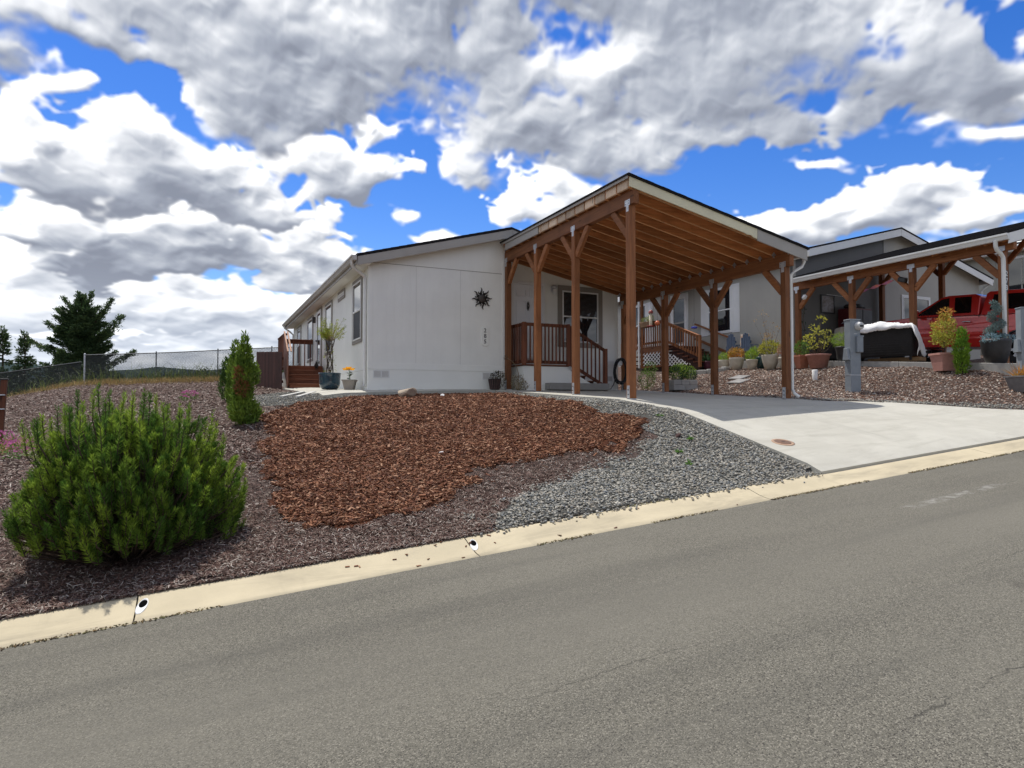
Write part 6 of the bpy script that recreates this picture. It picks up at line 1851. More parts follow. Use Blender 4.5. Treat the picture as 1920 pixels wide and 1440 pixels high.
def shuttered(parent, a0, a1, z0, z1, sh=0.36):
    w = window(parent, FN, a0 + sh, a1 - sh, z0, z1, trim=.05, tmat=M_white)
    for s0, s1 in ((a0, a0 + sh - .004), (a1 - sh + .004, a1)):
        s_ = fbox(MB(), FN, s0, s1, z0 - .02, z1 + .02, .001, .02).build('shutter', M_white, parent, .003)
        zm = (z0 + z1) / 2 + .1
        for q0, q1 in ((z0 + .06, zm - .04), (zm + .04, z1 - .06)):
            frame(MB(), FN, s0 + .05, s1 - .05, q0, q1, .02, .0205, .030).build('shutter_panel', M_white, s_, .002)
    return w


shuttered(nh, 17.42, 19.40, 2.53, 4.22)
shuttered(nh, 22.35, 24.5, 2.45, 4.25, .42)
nd = frame(MB(), FN, 20.12, 21.18, 2.18, 4.32, .07, .001, .03).build('storm_door', M_white, nh, .003)
frame(MB(), FN, 20.192, 21.108, 2.2, 4.245, .13, .002, .045).build('door_frame', M_white, nd, .003)
fbox(MB(), FN, 20.33, 20.97, 3.22, 4.10, .002, .018).build('pane', M_glass, nd)
fbox(MB(), FN, 20.33, 20.97, 2.4, 3.15, .002, .014).build('pane', M_screen, nd)
MB().ball((NX - .07, 21.0, 3.05), .03).build('door_knob', M_black, nd)
window(nh, ('y', NY + .02), 22.3, 23.9, 2.35, 3.85, trim=.07, tmat=M_white, hung=False)

# neighbour's stepped deck
nd_ = thing('neighbour_deck', 'red-brown deck with lattice skirt and two flights of steps against the taupe house', 'deck', (16.2, 20.2, 1.4))
DZ = 2.15
MW = {a: M_wood[a] for a in 'xyz'}
for k in range(11):
    MB().box(15.40 + .142 * k, 15.40 + .142 * k + .136, 19.45, 21.05, DZ - .04, DZ).build('deck_board', M_deckw['y'], nd_, .004)
MB().box(15.385, 15.41, 19.45, 21.05, DZ - .20, DZ - .041).build('rim_board', M_wood['y'], nd_)
for k in range(6):
    z = DZ - (k + 1) * .115; y = 19.45 - (k + 1) * .28
    MB().box(15.44, 16.94, y, y + .29, z - .035, z).build('tread', M_deckw['x'], nd_, .003)
    MB().box(15.45, 16.93, y + .29, y + .30, z + .001, z + .08).build('riser', M_fencew, nd_)
for k in range(4):
    z = DZ - (k + 1) * .15; y = 21.05 + k * .28
    MB().box(15.44, 16.94, y, y + .29, z - .035, z).build('tread', M_deckw['x'], nd_, .003)
rail_run(nd_, (15.42, 20.95), (15.42, 19.75), DZ, DZ, .92, .10, 9, MW, cap=(.10, .03), drop=.12)
rail_run(nd_, (15.42, 19.55), (15.42, 17.72), DZ + .02, DZ - .66, .84, .10, 13, MW, cap=(.10, .03))
rail_run(nd_, (15.42, 22.3), (15.42, 21.05), DZ - .60, DZ, .90, .08, 9, MW, cap=(.10, .03))
MB().bar((16.88, 19.6, DZ + .86), (16.88, 17.85, DZ + .20), .10, .05).build('hand_rail', M_wood['y'], nd_, .004)
MB().bar((16.88, 19.6, DZ + .30), (16.88, 17.85, DZ - .36), .04, .10).build('hand_rail', M_wood['y'], nd_, .004)
for y, z0, z1, x in ((20.97, 1.35, 4.3, 15.42), (19.70, 1.35, 4.3, 15.42), (17.68, 1.25, DZ + .2, 15.42), (17.82, 1.3, DZ + .22, 16.9), (22.3, 1.4, DZ + .28, 15.42)):
    MB().box(x - .045, x + .045, y - .045, y + .045, z0, z1).build('post', M_wood['z'], nd_, .004)
MB().box(15.33, 15.385, 19.57, 19.66, 1.36, 4.3).build('downspout', M_gutterw, nd_, .012)
MB().box(15.33, 15.385, 21.04, 21.12, 1.36, 4.3).build('downspout', M_gutterw, nd_, .012)
# porch roof
MB().prism([(15.15, 4.30), (16.98, 4.62), (16.98, 4.70), (15.15, 4.38)], 'y', 19.2, 21.5).build('porch_roof', M_shingle, nd_)
MB().box(15.12, 15.149, 19.18, 21.52, 4.22, 4.38).build('porch_fascia', M_white, nd_, .003)


def lattice(parent, outline, y0, y1, z0, z1, x):
    """white diamond lattice clipped to z < outline(y)"""
    lm_ = MB(); slope, step, w = .75, .15, .034
    for sg in (1, -1):
        s = -3.0
        while s < 4:
            pts = []
            for i in range(121):
                y = y0 + (y1 - y0) * i / 120; z = z0 + s + sg * (y - y0) * slope
                if z0 <= z <= min(z1, outline(y)): pts.append((y, z))
            if len(pts) > 1:
                (a, b), (c, d) = pts[0], pts[-1]; xx = x + (.004 if sg > 0 else -.004)
                lm_.bar((xx, a, b), (xx, c, d), w, .007, (1, 0, 0))
            s += step
    o = lm_.build('lattice', M_white, parent); o['kind'] = 'stuff'
    return o


lattice(nd_, lambda y: 9, 19.83, 20.88, 1.44, DZ - .22, 15.40)
lattice(nd_, lambda y: DZ - .24 - (19.45 - y) * .41, 17.75, 19.55, 1.36, DZ - .22, 15.40)
frame(MB(), ('x', 15.43), 19.75, 20.93, 1.36, DZ - .205, .075, .0, .03).build('lattice_frame', M_wood['z'], nd_, .003)
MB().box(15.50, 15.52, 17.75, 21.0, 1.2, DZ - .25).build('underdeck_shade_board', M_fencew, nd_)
# curved block edging
for k in range(5):
    a = rad(200 + 22 * k)
    t = thing('edging_block', f'grey concrete edging block {["at the foot of the deck steps", "beside the deck lattice corner", "set between its two curved neighbours", "turning towards the bank", "ending the curved row on the bank"][k]}', 'block', (15.35 + .75 * math.cos(a), 17.35 + .75 * math.sin(a), Tz(15.35 + .75 * math.cos(a), 17.35 + .75 * math.sin(a)) - .02), a + rad(90), 'curved edging blocks by the deck')
    MB().box(-.14, .14, -.09, .09, 0, .17).build('block', M_conc, t, .015, local=True)

# hanging things and a flower box on the deck rail
fb = thing('flower_box', 'woven basket planter of pale green sedum hung on the deck rail', 'planter', (15.28, 20.45, DZ + .80))
MB().prism([(-.42, .16), (-.34, -.06), (.34, -.06), (.42, .16)], 'x', -.10, .10).build('basket', mat('wicker_basket', (.20, .11, .05), (.12, .065, .03), 30, .85, bump=.8, bscale=50), fb, .02, local=True)
mass('foliage', blob_leaves([(0, -.18, .24, .12, .2, .13), (0, .12, .22, .12, .2, .1)], 420, ((.03, .07), (.015, .03)), .5), LQ, leaf_mat('pale_sedum', (.38, .42, .16), (.25, .32, .12), .3, .3), fb)
bf = thing('bird_feeder', 'tall tube bird feeder with red cap and tray hanging by the deck', 'bird feeder', (15.15, 20.05, DZ + .72))
M_redtin = mat('red_tin', (.30, .045, .03), (.2, .03, .02), 12, .5)
MB().lathe([(.001, 0), (.15, .0), (.16, .04), (.06, .06), (.001, .06)], 14).build('tray', M_redtin, bf, local=True)
MB().lathe([(.06, .06), (.06, .50), (.001, .50)], 14).build('seed_tube', mat('seed_tube', (.62, .55, .38), (.5, .42, .28), 20, .25), bf, local=True)
MB().lathe([(.085, .50), (.085, .57), (.03, .63), (.001, .64)], 14).build('cap', M_redtin, bf, local=True)
MB().tube([(0, 0, .62), (0, 0, 1.4)], .004, 4).build('hanging_wire', M_iron, bf, local=True)
hf = thing('nectar_feeder', 'blue glass dish feeder hanging on a cord before the shuttered window', 'bird feeder', (14.9, 17.35, 2.50))
MB().lathe([(.001, 0), (.09, .01), (.11, .045), (.10, .07), (.001, .085)], 14).build('dish', mat('blue_glass', (.03, .05, .42), (.02, .03, .3), 4, .1, coat=.5), hf, local=True)
for s in (-1, 1):
    MB().tube([(s * .09, 0, .06), (0, 0, .36)], .004, 4).build('cord', M_iron, hf, local=True)
MB().tube([(0, 0, .36), (0, 0, 1.45)], .004, 4).build('cord', M_iron, hf, local=True)
gb = thing('gazing_ball', 'orange-red glass ball hanging at the deck post', 'ornament', (15.2, 19.72, DZ + .72))
MB().ball((0, 0, .1), .10, 14, 9).build('ball', mat('orange_glass', (.55, .12, .03), (.45, .09, .02), 5, .15, coat=.5), gb, local=True)
MB().tube([(0, 0, .19), (0, 0, .9)], .004, 4).build('cord', M_iron, gb, local=True)


# ------------------------------------------------------------------ neighbour's pots
def Y_at(az_deg, X):
    return X / math.tan(rad(az_deg))


M_creampot = mat('cream_stone_pot', (.56, .52, .43), (.47, .43, .35), 6, .75, bump=.2)
M_terra = mat('terracotta', (.42, .17, .10), (.35, .135, .08), 8, .8, bump=.2)
M_terrap = mat('pink_terracotta', (.47, .245, .20), (.40, .20, .165), 8, .8, bump=.2)
M_blackpot = mat('charcoal_pot', (.035, .033, .035), (.025, .024, .025), 8, .55, bump=.2)
M_purple = mat('purple_pot', (.13, .035, .06), (.09, .025, .045), 8, .4)
M_greypot = mat('grey_planter_plastic', (.17, .165, .165), (.13, .125, .125), 8, .6, bump=.1)
M_lime = leaf_mat('lime_leaves', (.30, .42, .05), (.20, .32, .04), .3, .35)
M_mid = leaf_mat('mid_green_leaves', (.16, .25, .045), (.09, .17, .03), .35, .3)
M_gold = leaf_mat('golden_leaves', (.46, .44, .07), (.34, .34, .06), .35, .35)
M_orange = leaf_mat('orange_leaves', (.55, .24, .05), (.42, .30, .06), .4, .3)
M_dgreen = leaf_mat('deep_green_leaves', (.035, .085, .030), (.022, .055, .02), .35, .2)
M_pinkl = leaf_mat('dusty_pink_leaves', (.45, .22, .20), (.34, .26, .12), .4, .3)
M_tanl = leaf_mat('tan_dry_leaves', (.50, .33, .14), (.40, .26, .11), .35, .3)
M_spruce = leaf_mat('blue_spruce', (.20, .27, .26), (.12, .18, .17), .3, .15)
M_twig = mat('brown_twig', (.12, .075, .05), (.07, .045, .03), 14, .85)


def plant(t, blobs, n, leaf, m, up=.5, stems=True, z0=.0):
    mass('foliage', blob_leaves(blobs, n, leaf, up), LQ, m, t)
    if stems:
        s_ = MB()
        for b in blobs:
            s_.tube([(0, 0, z0), (b[0] * .5, b[1] * .5, (b[2] + z0) * .5), (b[0], b[1], b[2])], .009, 5, .004, cap=False)
        s_.build('stems', M_twig, t, local=True)


G = 'potted plants along the neighbour pad'


def npot(label, X, az, prof, pm, sz, sr_, n=24, rz=0., lift=0.0):
    y = Y_at(az, X)
    z = (slab_top(y) if X > 16.38 and y < 15.1 else Tz(X, y)) + lift
    return potted('potted_plant', label, 'potted plant', (X, y, z), prof, pm, sz, sr_, n, rz, G)


t = npot('spiky palm-like plant in a purple pot beside the deck steps', 15.85, 41.7, round_pot(.15, .10, .30), M_purple, .25, .13)
d = unit(np.stack([RNG.normal(0, 1, 70), RNG.normal(0, 1, 70), RNG.uniform(.1, 1.5, 70)], 1))
mass('fronds', leaf_quads(np.tile((0, 0, .28), (70, 1)), d, RNG.uniform(.25, .5, 70), RNG.uniform(.02, .035, 70)), LQ, M_dgreen, t)
t = npot('lime tufted plant in a small cream pot next to the purple pot', 15.85, 43.0, round_pot(.19, .13, .34, .02), M_creampot, .28, .17)
plant(t, [(0, 0, .42, .18, .16, .14)], 380, ((.05, .11), (.012, .02)), M_lime, .9, z0=.28)
t = npot('orange and yellow foliage in a wide cream pot', 15.80, 44.0, round_pot(.23, .15, .42, .02), M_creampot, .35, .20)
plant(t, [(0, 0, .56, .25, .22, .17), (-.12, .05, .50, .14, .13, .12)], 620, ((.05, .10), (.02, .04)), M_orange, .4, z0=.35)
t = npot('bright green spiky plant in the narrowest cream pot', 15.85, 45.2, round_pot(.17, .115, .34, .015), M_creampot, .28, .15)
plant(t, [(0, 0, .46, .17, .16, .15), (.08, 0, .62, .10, .08, .08)], 420, ((.06, .13), (.015, .025)), M_lime, .9, z0=.28)
t = npot('golden bush with bare dry branches in a tall cream pot', 15.85, 46.6, round_pot(.24, .15, .46, .03), M_creampot, .39, .21)
plant(t, [(-.05, 0, .66, .28, .24, .22), (.2, 0, .72, .16, .15, .12), (-.25, .05, .62, .12, .1, .12)], 720, ((.05, .10), (.02, .04)), M_gold, .4, z0=.39)
s_ = MB(); tips = []
for k in range(16):
    a = RNG.uniform(0, 2 * np.pi); r = RNG.uniform(.1, .42); h = RNG.uniform(.9, 1.75)
    e = (r * math.cos(a) - .12 * (h > 1.3), r * math.sin(a), h); s_.tube([(0, 0, .4), (e[0] * .4, e[1] * .4, h * .6), e], .006, 4, .002, cap=False); tips.append(e)
s_.build('dry_branches', M_twig, t, local=True)
mass('dry_leaves', blob_leaves([(*e, .12, .12, .10) for e in tips], 190, ((.03, .06), (.02, .035)), .2), LQ, M_tanl, t)
t = npot('dusty pink foliage in a cream pot behind the carport post', 15.9, 47.75, round_pot(.2, .14, .36), M_creampot, .3, .17)
plant(t, [(0, 0, .58, .22, .2, .22)], 420, ((.05, .1), (.02, .04)), M_pinkl, .4, z0=.3)
t = npot('round green bush in a square terracotta pot by the white downspout', 15.95, 48.95, [(.001, 0), (.16, 0), (.24, .33), (.265, .34), (.265, .40), (.225, .40), (.21, .34), (.001, .32)], M_terra, .34, .22, 4, rad(30))
plant(t, [(0, 0, .58, .22, .2, .22)], 520, ((.04, .08), (.02, .035)), M_mid, .5, z0=.34)
t = npot('woody hydrangea-like shrub in a faceted pink terracotta pot', 15.95, 50.15, [(.001, 0), (.22, 0), (.31, .36), (.34, .37), (.34, .41), (.29, .41), (.27, .36), (.001, .34)], M_terrap, .36, .28, 6, rad(10))
br = [(-.35, .1, .85), (-.15, -.1, 1.05), (.1, .15, 1.2), (.35, 0, .85), (.42, .1, .70), (-.42, -.05, .62), (.2, -.15, 1.0), (-.05, .2, .9), (.12, -.02, 1.42)]
s_ = MB()
for e in br + [(RNG.uniform(-.4, .4), RNG.uniform(-.3, .3), RNG.uniform(.5, .8)) for _ in range(14)]:
    s_.tube([(0, 0, .36), (e[0] * .6, e[1] * .6, .36 + (e[2] - .36) * .45), e], .013, 5, .005, cap=False)
s_.build('branches', M_bark, t, local=True)
mass('foliage', blob_leaves([(*e, .13, .12, .10) for e in br], 330, ((.05, .10), (.03, .055)), .2), LQ, M_gold, t)
t = npot('drooping lime fern in a tall black pot before the wicker chair', 16.62, 51.9, round_pot(.2, .16, .42), M_blackpot, .36, .18)
plant(t, [(0, 0, .62, .30, .26, .16), (.1, 0, .48, .28, .22, .10)], 900, ((.06, .14), (.008, .016)), M_lime, -.1, z0=.36)
MB().bar((-.12, -.3, -.05), (-.10, -.3, .55), .02, .02).build('stake', M_white, t, local=True)
t = npot('japanese maple with golden-red leaves in a long pink terracotta pot', 16.15, 58.55, [(.001, 0), (.24, 0), (.32, .37), (.35, .38), (.35, .43), (.30, .43), (.28, .37), (.001, .36)], M_terrap, .38, .29, 4, rad(20))
plant(t, [(-.25, 0, .95, .26, .22, .25), (.1, 0, 1.05, .28, .24, .24), (.3, .05, .85, .22, .2, .2), (.12, 0, 1.28, .14, .12, .12), (-.05, 0, .75, .3, .25, .15)], 1100, ((.045, .085), (.025, .045)), M_gold, .3, z0=.38)
mass('red_leaf_tips', blob_leaves([(-.15, 0, 1.12, .3, .22, .14), (.15, 0, 1.42, .18, .14, .1)], 240, ((.05, .09), (.03, .05)), .3), LQ, M_orange, t)['kind'] = 'stuff'
x, y = 15.98, Y_at(59.55, 15.98)
arborvitae(x, y, [(0, 0, .25, .14, .14, .27), (0, 0, .55, .15, .15, .28), (0.02, 0, .85, .10, .10, .22)], 1700, 'dwarf bright green arborvitae beside the maple pot on the bank', leafm=leaf_mat('bright_arborvitae', (.20, .33, .03), (.12, .24, .025), .3, .3))
t = npot('spiral blue spruce over pale succulents in a charcoal pot', 16.62, 61.55, round_pot(.29, .20, .55, .03, .015), M_blackpot, .48, .26)
sp_ = []
for k in range(26):
    u = k / 25; a = u * 14; r = .13 * (1 - u * .7)
    sp_.append((r * math.cos(a), r * math.sin(a), .62 + .78 * u, .10 * (1 - .6 * u) + .02, .10 * (1 - .6 * u) + .02, .07))
mass('foliage', blob_leaves(sp_, 3200, ((.03, .06), (.010, .020)), .4), LQ, M_spruce, t)
MB().tube([(0, 0, .45), (0, 0, 1.3)], .015, 6, .006).build('trunk', M_bark, t, local=True)
mass('succulents', blob_leaves([(-.28, -.05, .56, .2, .16, .10), (.12, -.15, .56, .22, .16, .10), (-.05, .1, .55, .2, .16, .1)], 520, ((.03, .07), (.02, .04)), .5), LQ, leaf_mat('blue_succulent', (.26, .38, .42), (.18, .29, .33), .3, .2), t)
mass('yellow_flowers', blob_leaves([(.28, 0, .62, .1, .1, .06)], 90, ((.03, .05), (.02, .035)), .5), LQ, M_gold, t)
t = npot('orange grass in a grey planter box by the far utility pedestal', 15.62, 63.1, [(.001, 0), (.24, 0), (.33, .30), (.36, .31), (.36, .34), (.31, .34), (.30, .30), (.001, .28)], M_greypot, .29, .3, 4, rad(25))
d = unit(np.stack([RNG.normal(0, .6, 160), RNG.normal(0, .6, 160), RNG.uniform(.5, 1.2, 160)], 1))
mass('foliage', leaf_quads(np.stack([RNG.uniform(-.15, .15, 160), RNG.uniform(-.15, .15, 160), np.full(160, .29)], 1), d, RNG.uniform(.2, .42, 160), .012), LQ, M_orange, t)
# teal pot behind the cream row
t = npot('empty teal glazed pot behind the cream pots', 16.3, 45.9, round_pot(.17, .13, .36, .03), mat('teal_glaze', (.03, .09, .10), (.02, .06, .07), 5, .2, coat=.5), .28, .15)

# painted board and blue slatted chairs at the taupe wall
M_bluep = mat('faded_blue_paint', (.06, .09, .15), (.045, .065, .11), 9, .75, bump=.2)
for az, lab in ((44.0, 'faded blue slat-back garden chair beside the deck handrail'), (45.15, 'faded blue slat-back garden chair beside the painted board')):
    X = 16.72; y = Y_at(az, X)
    t = thing('garden_chair', lab, 'chair', (X, y, Tz(X, y) + .22), rad(80 - 180), 'blue slat-back chairs at the taupe wall')
    for k, hh in enumerate((.80, .90, .94, .90, .80)):
        q = MB().box(-.25 + k * .102, -.25 + k * .102 + .09, -.22, -.20, .34, hh)
        q.tube([(-.205 + k * .102, -.22, hh), (-.205 + k * .102, -.20, hh)], .045, 10).build('back_slat', M_bluep, t, .004, local=True)
    MB().box(-.27, .27, -.205, -.17, .62, .70).build('back_rail', M_bluep, t, .004, local=True)
    for k in range(5):
        MB().box(-.26, .26, -.18 + k * .09, -.10 + k * .09, .34, .36).build('seat_slat', M_bluep, t, .003, local=True)
    for sx in (-.29, .25):
        MB().box(sx, sx + .04, -.20, .30, .54, .565).build('arm', M_bluep, t, .004, local=True)
        MB().box(sx, sx + .04, .22, .30, 0, .54).build('leg', M_bluep, t, .004, local=True)
        MB().box(sx, sx + .04, -.22, -.15, 0, .54).build('leg', M_bluep, t, .004, local=True)
X = 16.66; y = Y_at(44.62, X)
t = thing('painted_board', 'pale board painted with soft orange blossoms leaning between the blue chairs', 'painting', (X, y, 1.38), rad(-85))
MB().cbox((0, 0, .62), (.34, .03, .72), Matrix.Rotation(rad(-6), 3, 'X')).build('panel', mat('blossom_paint', (.62, .56, .46), (.52, .30, .18), 5, .8, dist=1.2), t, .004, local=True)
for s in (-.14, .14):
    MB().bar((s, .03, 0), (s, 0, .30), .03, .03).build('leg', M_bluep, t, local=True)

# block planter with clipped boxwood
x, y = 12.62, 15.25
t = thing('block_planter', 'raised planter of grey concrete blocks at the carport edge', 'planter', (x, y, Tz(x, y)), rad(-18))
for c in range(2):
    for k in range(2 + c):
        w = .72 / (2 + c)
        MB().box(-.36 + k * w + .003, -.36 + (k + 1) * w - .003, -.30, -.12, c * .15 - .02, c * .15 + .127).build('block', M_conc, t, .01, local=True)
    for s in (-.36, .20):
        MB().box(s, s + .16, -.117, .30, c * .15 - .02, c * .15 + .127).build('block', M_conc, t, .01, local=True)
MB().box(-.2, .2, -.12, .3, 0, .24).build('soil', M_soil, t, local=True)
bx_ = thing('boxwood', 'rounded dark green boxwood growing in the block planter', 'shrub', (x, y, Tz(x, y) + .23))
bl = [(-.2, 0, .22, .26, .24, .22), (.18, -.05, .22, .26, .24, .22), (0, .1, .28, .26, .22, .22), (.33, 0, .16, .16, .16, .14)]
mass('foliage', blob_leaves(bl, 2200, ((.025, .05), (.018, .03)), .3, .7), LQ, M_dgreen, bx_)
mass('new_leaves', blob_leaves([(b[0], b[1], b[2] + .07, b[3] * .9, b[4] * .9, b[5] * .85) for b in bl], 900, ((.025, .05), (.018, .03)), .7, .8), LQ, M_lime, bx_)
MB().tube([(0, 0, -.05), (0, 0, .2)], .02, 6).build('stem', M_bark, bx_, local=True)
x, y = 12.3, 16.5
t = thing('bush', 'loose yellow-green bush at the house corner behind the hose', 'bush', (x, y, Tz(x, y)))
plant(t, [(0, 0, .35, .28, .25, .3), (.15, 0, .65, .2, .18, .25)], 900, ((.03, .06), (.02, .03)), M_mid, .4)
x, y = 14.2, 14.6
for (dx, dy, lab) in ((0, 0, 'pale flat stepping stone on the bank below the cream pots'), (-.5, -.5, 'second pale stepping stone lower on the bank')):
    t = thing('stepping_stone', lab, 'paving stone', (x + dx, y + dy, Tz(x + dx, y + dy) + .01), rad(15))
    t.rotation_euler = (.04, -.2, rad(15))
    MB().box(-.28, .28, -.2, .2, 0, .045).build('slab', mat('pale_stone', (.27, .26, .25), (.20, .19, .18), 8, .8, bump=.4) if dx == 0 else MATS['pale_stone'], t, .01, local=True)

# ------------------------------------------------------------------ utility pedestals
M_util = mat('utility_grey_paint', (.235, .265, .29), (.205, .23, .255), 5, .5, bump=.05)


def pedestal(label, x, y, rz, meter=True):
    t = thing('utility_pedestal', label, 'utility pedestal', (x, y, Tz(x, y) - .05), rz, 'electric pedestals on the bank')
    MB().box(-.14, .14, -.10, .10, 0, 1.74).build('column', M_util, t, .006, local=True)
    MB().box(-.15, .15, -.11, .11, 1.741, 1.765).build('cap', M_util, t, .005, local=True)
    if meter:
        m_ = MB(); n = 20
        prof = [(.10, -.10), (.10, -.135), (.088, -.14), (.085, -.20), (.075, -.215), (.001, -.216)]
        v = [(.075 + r * math.cos(2 * math.pi * k / n), z, 1.60 + r * math.sin(2 * math.pi * k / n)) for r, z in prof for k in range(n)]
        m_.add(v, [(i * n + k, i * n + (k + 1) % n, (i + 1) * n + (k + 1) % n, (i + 1) * n + k) for i in range(5) for k in range(n)], True)
        m_ = m_.build('meter', mat('meter_glass', (.60, .60, .58), (.5, .5, .48), 6, .15, coat=.4), t, local=True)
        MB().box(.03, .12, -.2185, -.2175, 1.57, 1.62).build('meter_window', M_black, m_, local=True)
    MB().box(-.005, .165, -.165, -.1005, .98, 1.36).build('breaker_box', M_util, t, .008, local=True)
    MB().box(.0, .17, -.172, -.1655, 1.345, 1.375).build('box_lip', M_util, t, local=True)
    MB().prism([(-.10, .80), (.10, .80), (.06, 1.08), (-.06, 1.08)], 'x', -.20, -.1405).build('hood', M_util, t, .005, local=True)
    MB().box(-.143, .143, -.103, .103, .44, .455).build('band', M_galv, t, local=True)
    for k in range(3):
        MB().box(-.03 + k * .03, -.012 + k * .03, -.1025, -.1005, 1.41, 1.425).build('rivet', M_white, t, local=True)
    return t


pedestal('grey electric meter pedestal standing on the bank beside the driveway', 13.87, 10.62, rad(-12))
pedestal('grey utility pedestal beside the orange grass planter', 15.95, 8.05, rad(-35), False)
x, y = 14.6, 12.3
t = thing('marker_tube', 'short white plastic tube standing in the bank behind the meter pedestal', 'marker', (x, y, Tz(x, y)))
MB().lathe([(.06, 0), (.075, .26), (.06, .27), (.06, .2), (.001, .2)], 14).build('tube', M_pvc, t, local=True)

# ------------------------------------------------------------------ the neighbour's carport and what stands in it
G0 = 16.65
ct = lambda x: 3.80 + 0.27 * (x - NX)
nc = thing('neighbour_carport', 'timber carport with white gutter attached to the dark grey gable, number 273 on its post', 'carport', (19, 12, 1.1))
for X, ys_, btm in ((NX, [9.03, 11.2, 13.0, 14.92], 3.58), (21.0, [9.0, 11.1, 12.9, 14.92], 4.64)):
    for y in ys_:
        zb = slab_top(y)
        p = MB().box(X - .07, X + .07, y - .07, y + .07, zb, btm).build('post', M_wood['z'], nc, .006)
        t_ = MB().box(X - .076, X - .0705, y - .10, y + .10, btm, btm + .11); t_.box(X - .076, X - .0705, y - .04, y + .04, btm - .10, btm - .001)
        t_.build('tie_plate', M_galv, p)
        for s in (-1, 1):
            if (y == ys_[0] and s < 0) or (y == ys_[-1] and s > 0): continue
            MB().bar((X, y + s * .06, btm - .58), (X, y + s * .60, btm + .01), .088, .138, (0, -s, 1)).build('brace', M_wood['y'], nc, .005)
    if X == 21.0: MB().bar((X - .06, 9.0, btm - .58), (X - .6, 9.0, btm + .01), .088, .138, (0, 0, 1)).build('brace', M_wood['x'], nc, .005)
    MB().box(X - .065, X + .065, 8.75, 15.08, btm + .001, ct(X) - .001).build('beam', M_wood['y'], nc, .006)
for k in range(16):
    y = 8.85 + k * .41
    MB().prism([(16.72, ct(16.72)), (21.9, ct(21.9)), (21.9, ct(21.9) + .18), (16.72, ct(16.72) + .18)], 'y', y - .02, y + .02).build('rafter', M_raft, nc)
MB().prism([(16.68, ct(16.68) + .181), (21.95, ct(21.95) + .181), (21.95, ct(21.95) + .20), (16.68, ct(16.68) + .20)], 'y', 8.75, 14.75).build('roof_deck', M_raft, nc)
r = MB().prism([(16.62, ct(16.62) + .202), (22.0, ct(22.0) + .202), (22.0, ct(22.0) + .24), (16.62, ct(16.62) + .24)], 'y', 8.70, 14.76).build('shingle_roof', M_shingle, nc)
for k in range(26):
    x = 16.60 + k * .205
    MB().prism([(x, ct(x) + .2405), (x + .2, ct(x + .2) + .2405), (x + .2, ct(x + .2) + .248), (x, ct(x) + .256)], 'y', 8.69, 14.77).build('shingle_course', M_shingle, r)
MB().prism([(16.66, ct(16.66) - .04), (21.98, ct(21.98) - .04), (21.98, ct(21.98) + .20), (16.66, ct(16.66) + .20)], 'y', 8.70, 8.725).build('front_fascia', M_white, nc, .003)
gz2 = ct(16.62) + .19
g_ = MB(); g_.prism([(16.66, gz2), (16.66, gz2 - .13), (16.585, gz2 - .13), (16.555, gz2 - .06), (16.53, gz2 - .035), (16.53, gz2 + .004), (16.545, gz2 + .004), (16.55, gz2 - .03), (16.60, gz2 - .12), (16.65, gz2 - .12), (16.65, gz2)], 'y', 8.68, 14.78)
g_.prism([(16.66, gz2), (16.66, gz2 - .13), (16.585, gz2 - .13), (16.555, gz2 - .06), (16.53, gz2 - .035), (16.53, gz2)], 'y', 8.675, 8.682)
g_.build('gutter', M_gutterw, nc)
spout(nc, [(16.59, 8.95, gz2 - .10), (16.59, 8.95, gz2 - .24), (16.64, 8.95, gz2 - .33), (16.80, 8.95, gz2 - .40), (16.88, 8.95, gz2 - .48), (16.885, 8.95, gz2 - .6), (16.885, 8.95, 1.10)], M_gutterw, .045)
# number board on the front post
nb_ = MB().box(NX - .085, NX + .02, 8.935, 8.958, 2.62, 3.12).build('number_board', M_black, nc, .003)
for k, ch in enumerate('273'):
    text_mesh(ch, .17, .003, M_white, nb_, tuple(Vector((NX - .032, 8.930, 3.03 - .165 * k)) - Vector(nc.location)), (rad(90), 0, 0))
lamp = MB().cbox((NX - .14, 14.55, 3.30), (.11, .11, .15), Matrix.Rotation(rad(35), 3, 'Y')).build('flood_lamp', M_white, nc, .02)
spk = MB().cbox((NX - .14, 11.38, 3.30), (.13, .22, .13), Matrix.Rotation(rad(20), 3, 'X')).build('speaker', M_black, nc, .02)

# pickup with canopy
M_red = mat('red_car_paint', (.60, .026, .02), (.54, .022, .016), 2, .28, metal=.15, coat=1.0)
M_tyre = mat('tyre_rubber', (.018, .018, .018), (.012, .012, .012), 20, .85, bump=.2)
M_rim = mat('wheel_alloy', (.55, .56, .58), (.45, .46, .48), 10, .25, metal=.9)
M_chrome = mat('chrome', (.80, .80, .80), (.72, .72, .72), 8, .08, metal=1.0)
tk = thing('pickup_truck', 'red pickup truck with a matching canopy parked nose-in under the neighbour carport', 'truck', (19.78, 11.35, slab_top(11.35)))
tk.rotation_euler = (math.atan(.07), 0, 0)
HW = .96


def arch(yc, r, z0, n=10):
    return [(yc + r * math.cos(a), z0 + r * math.sin(a)) for a in np.linspace(0, math.pi, n)]


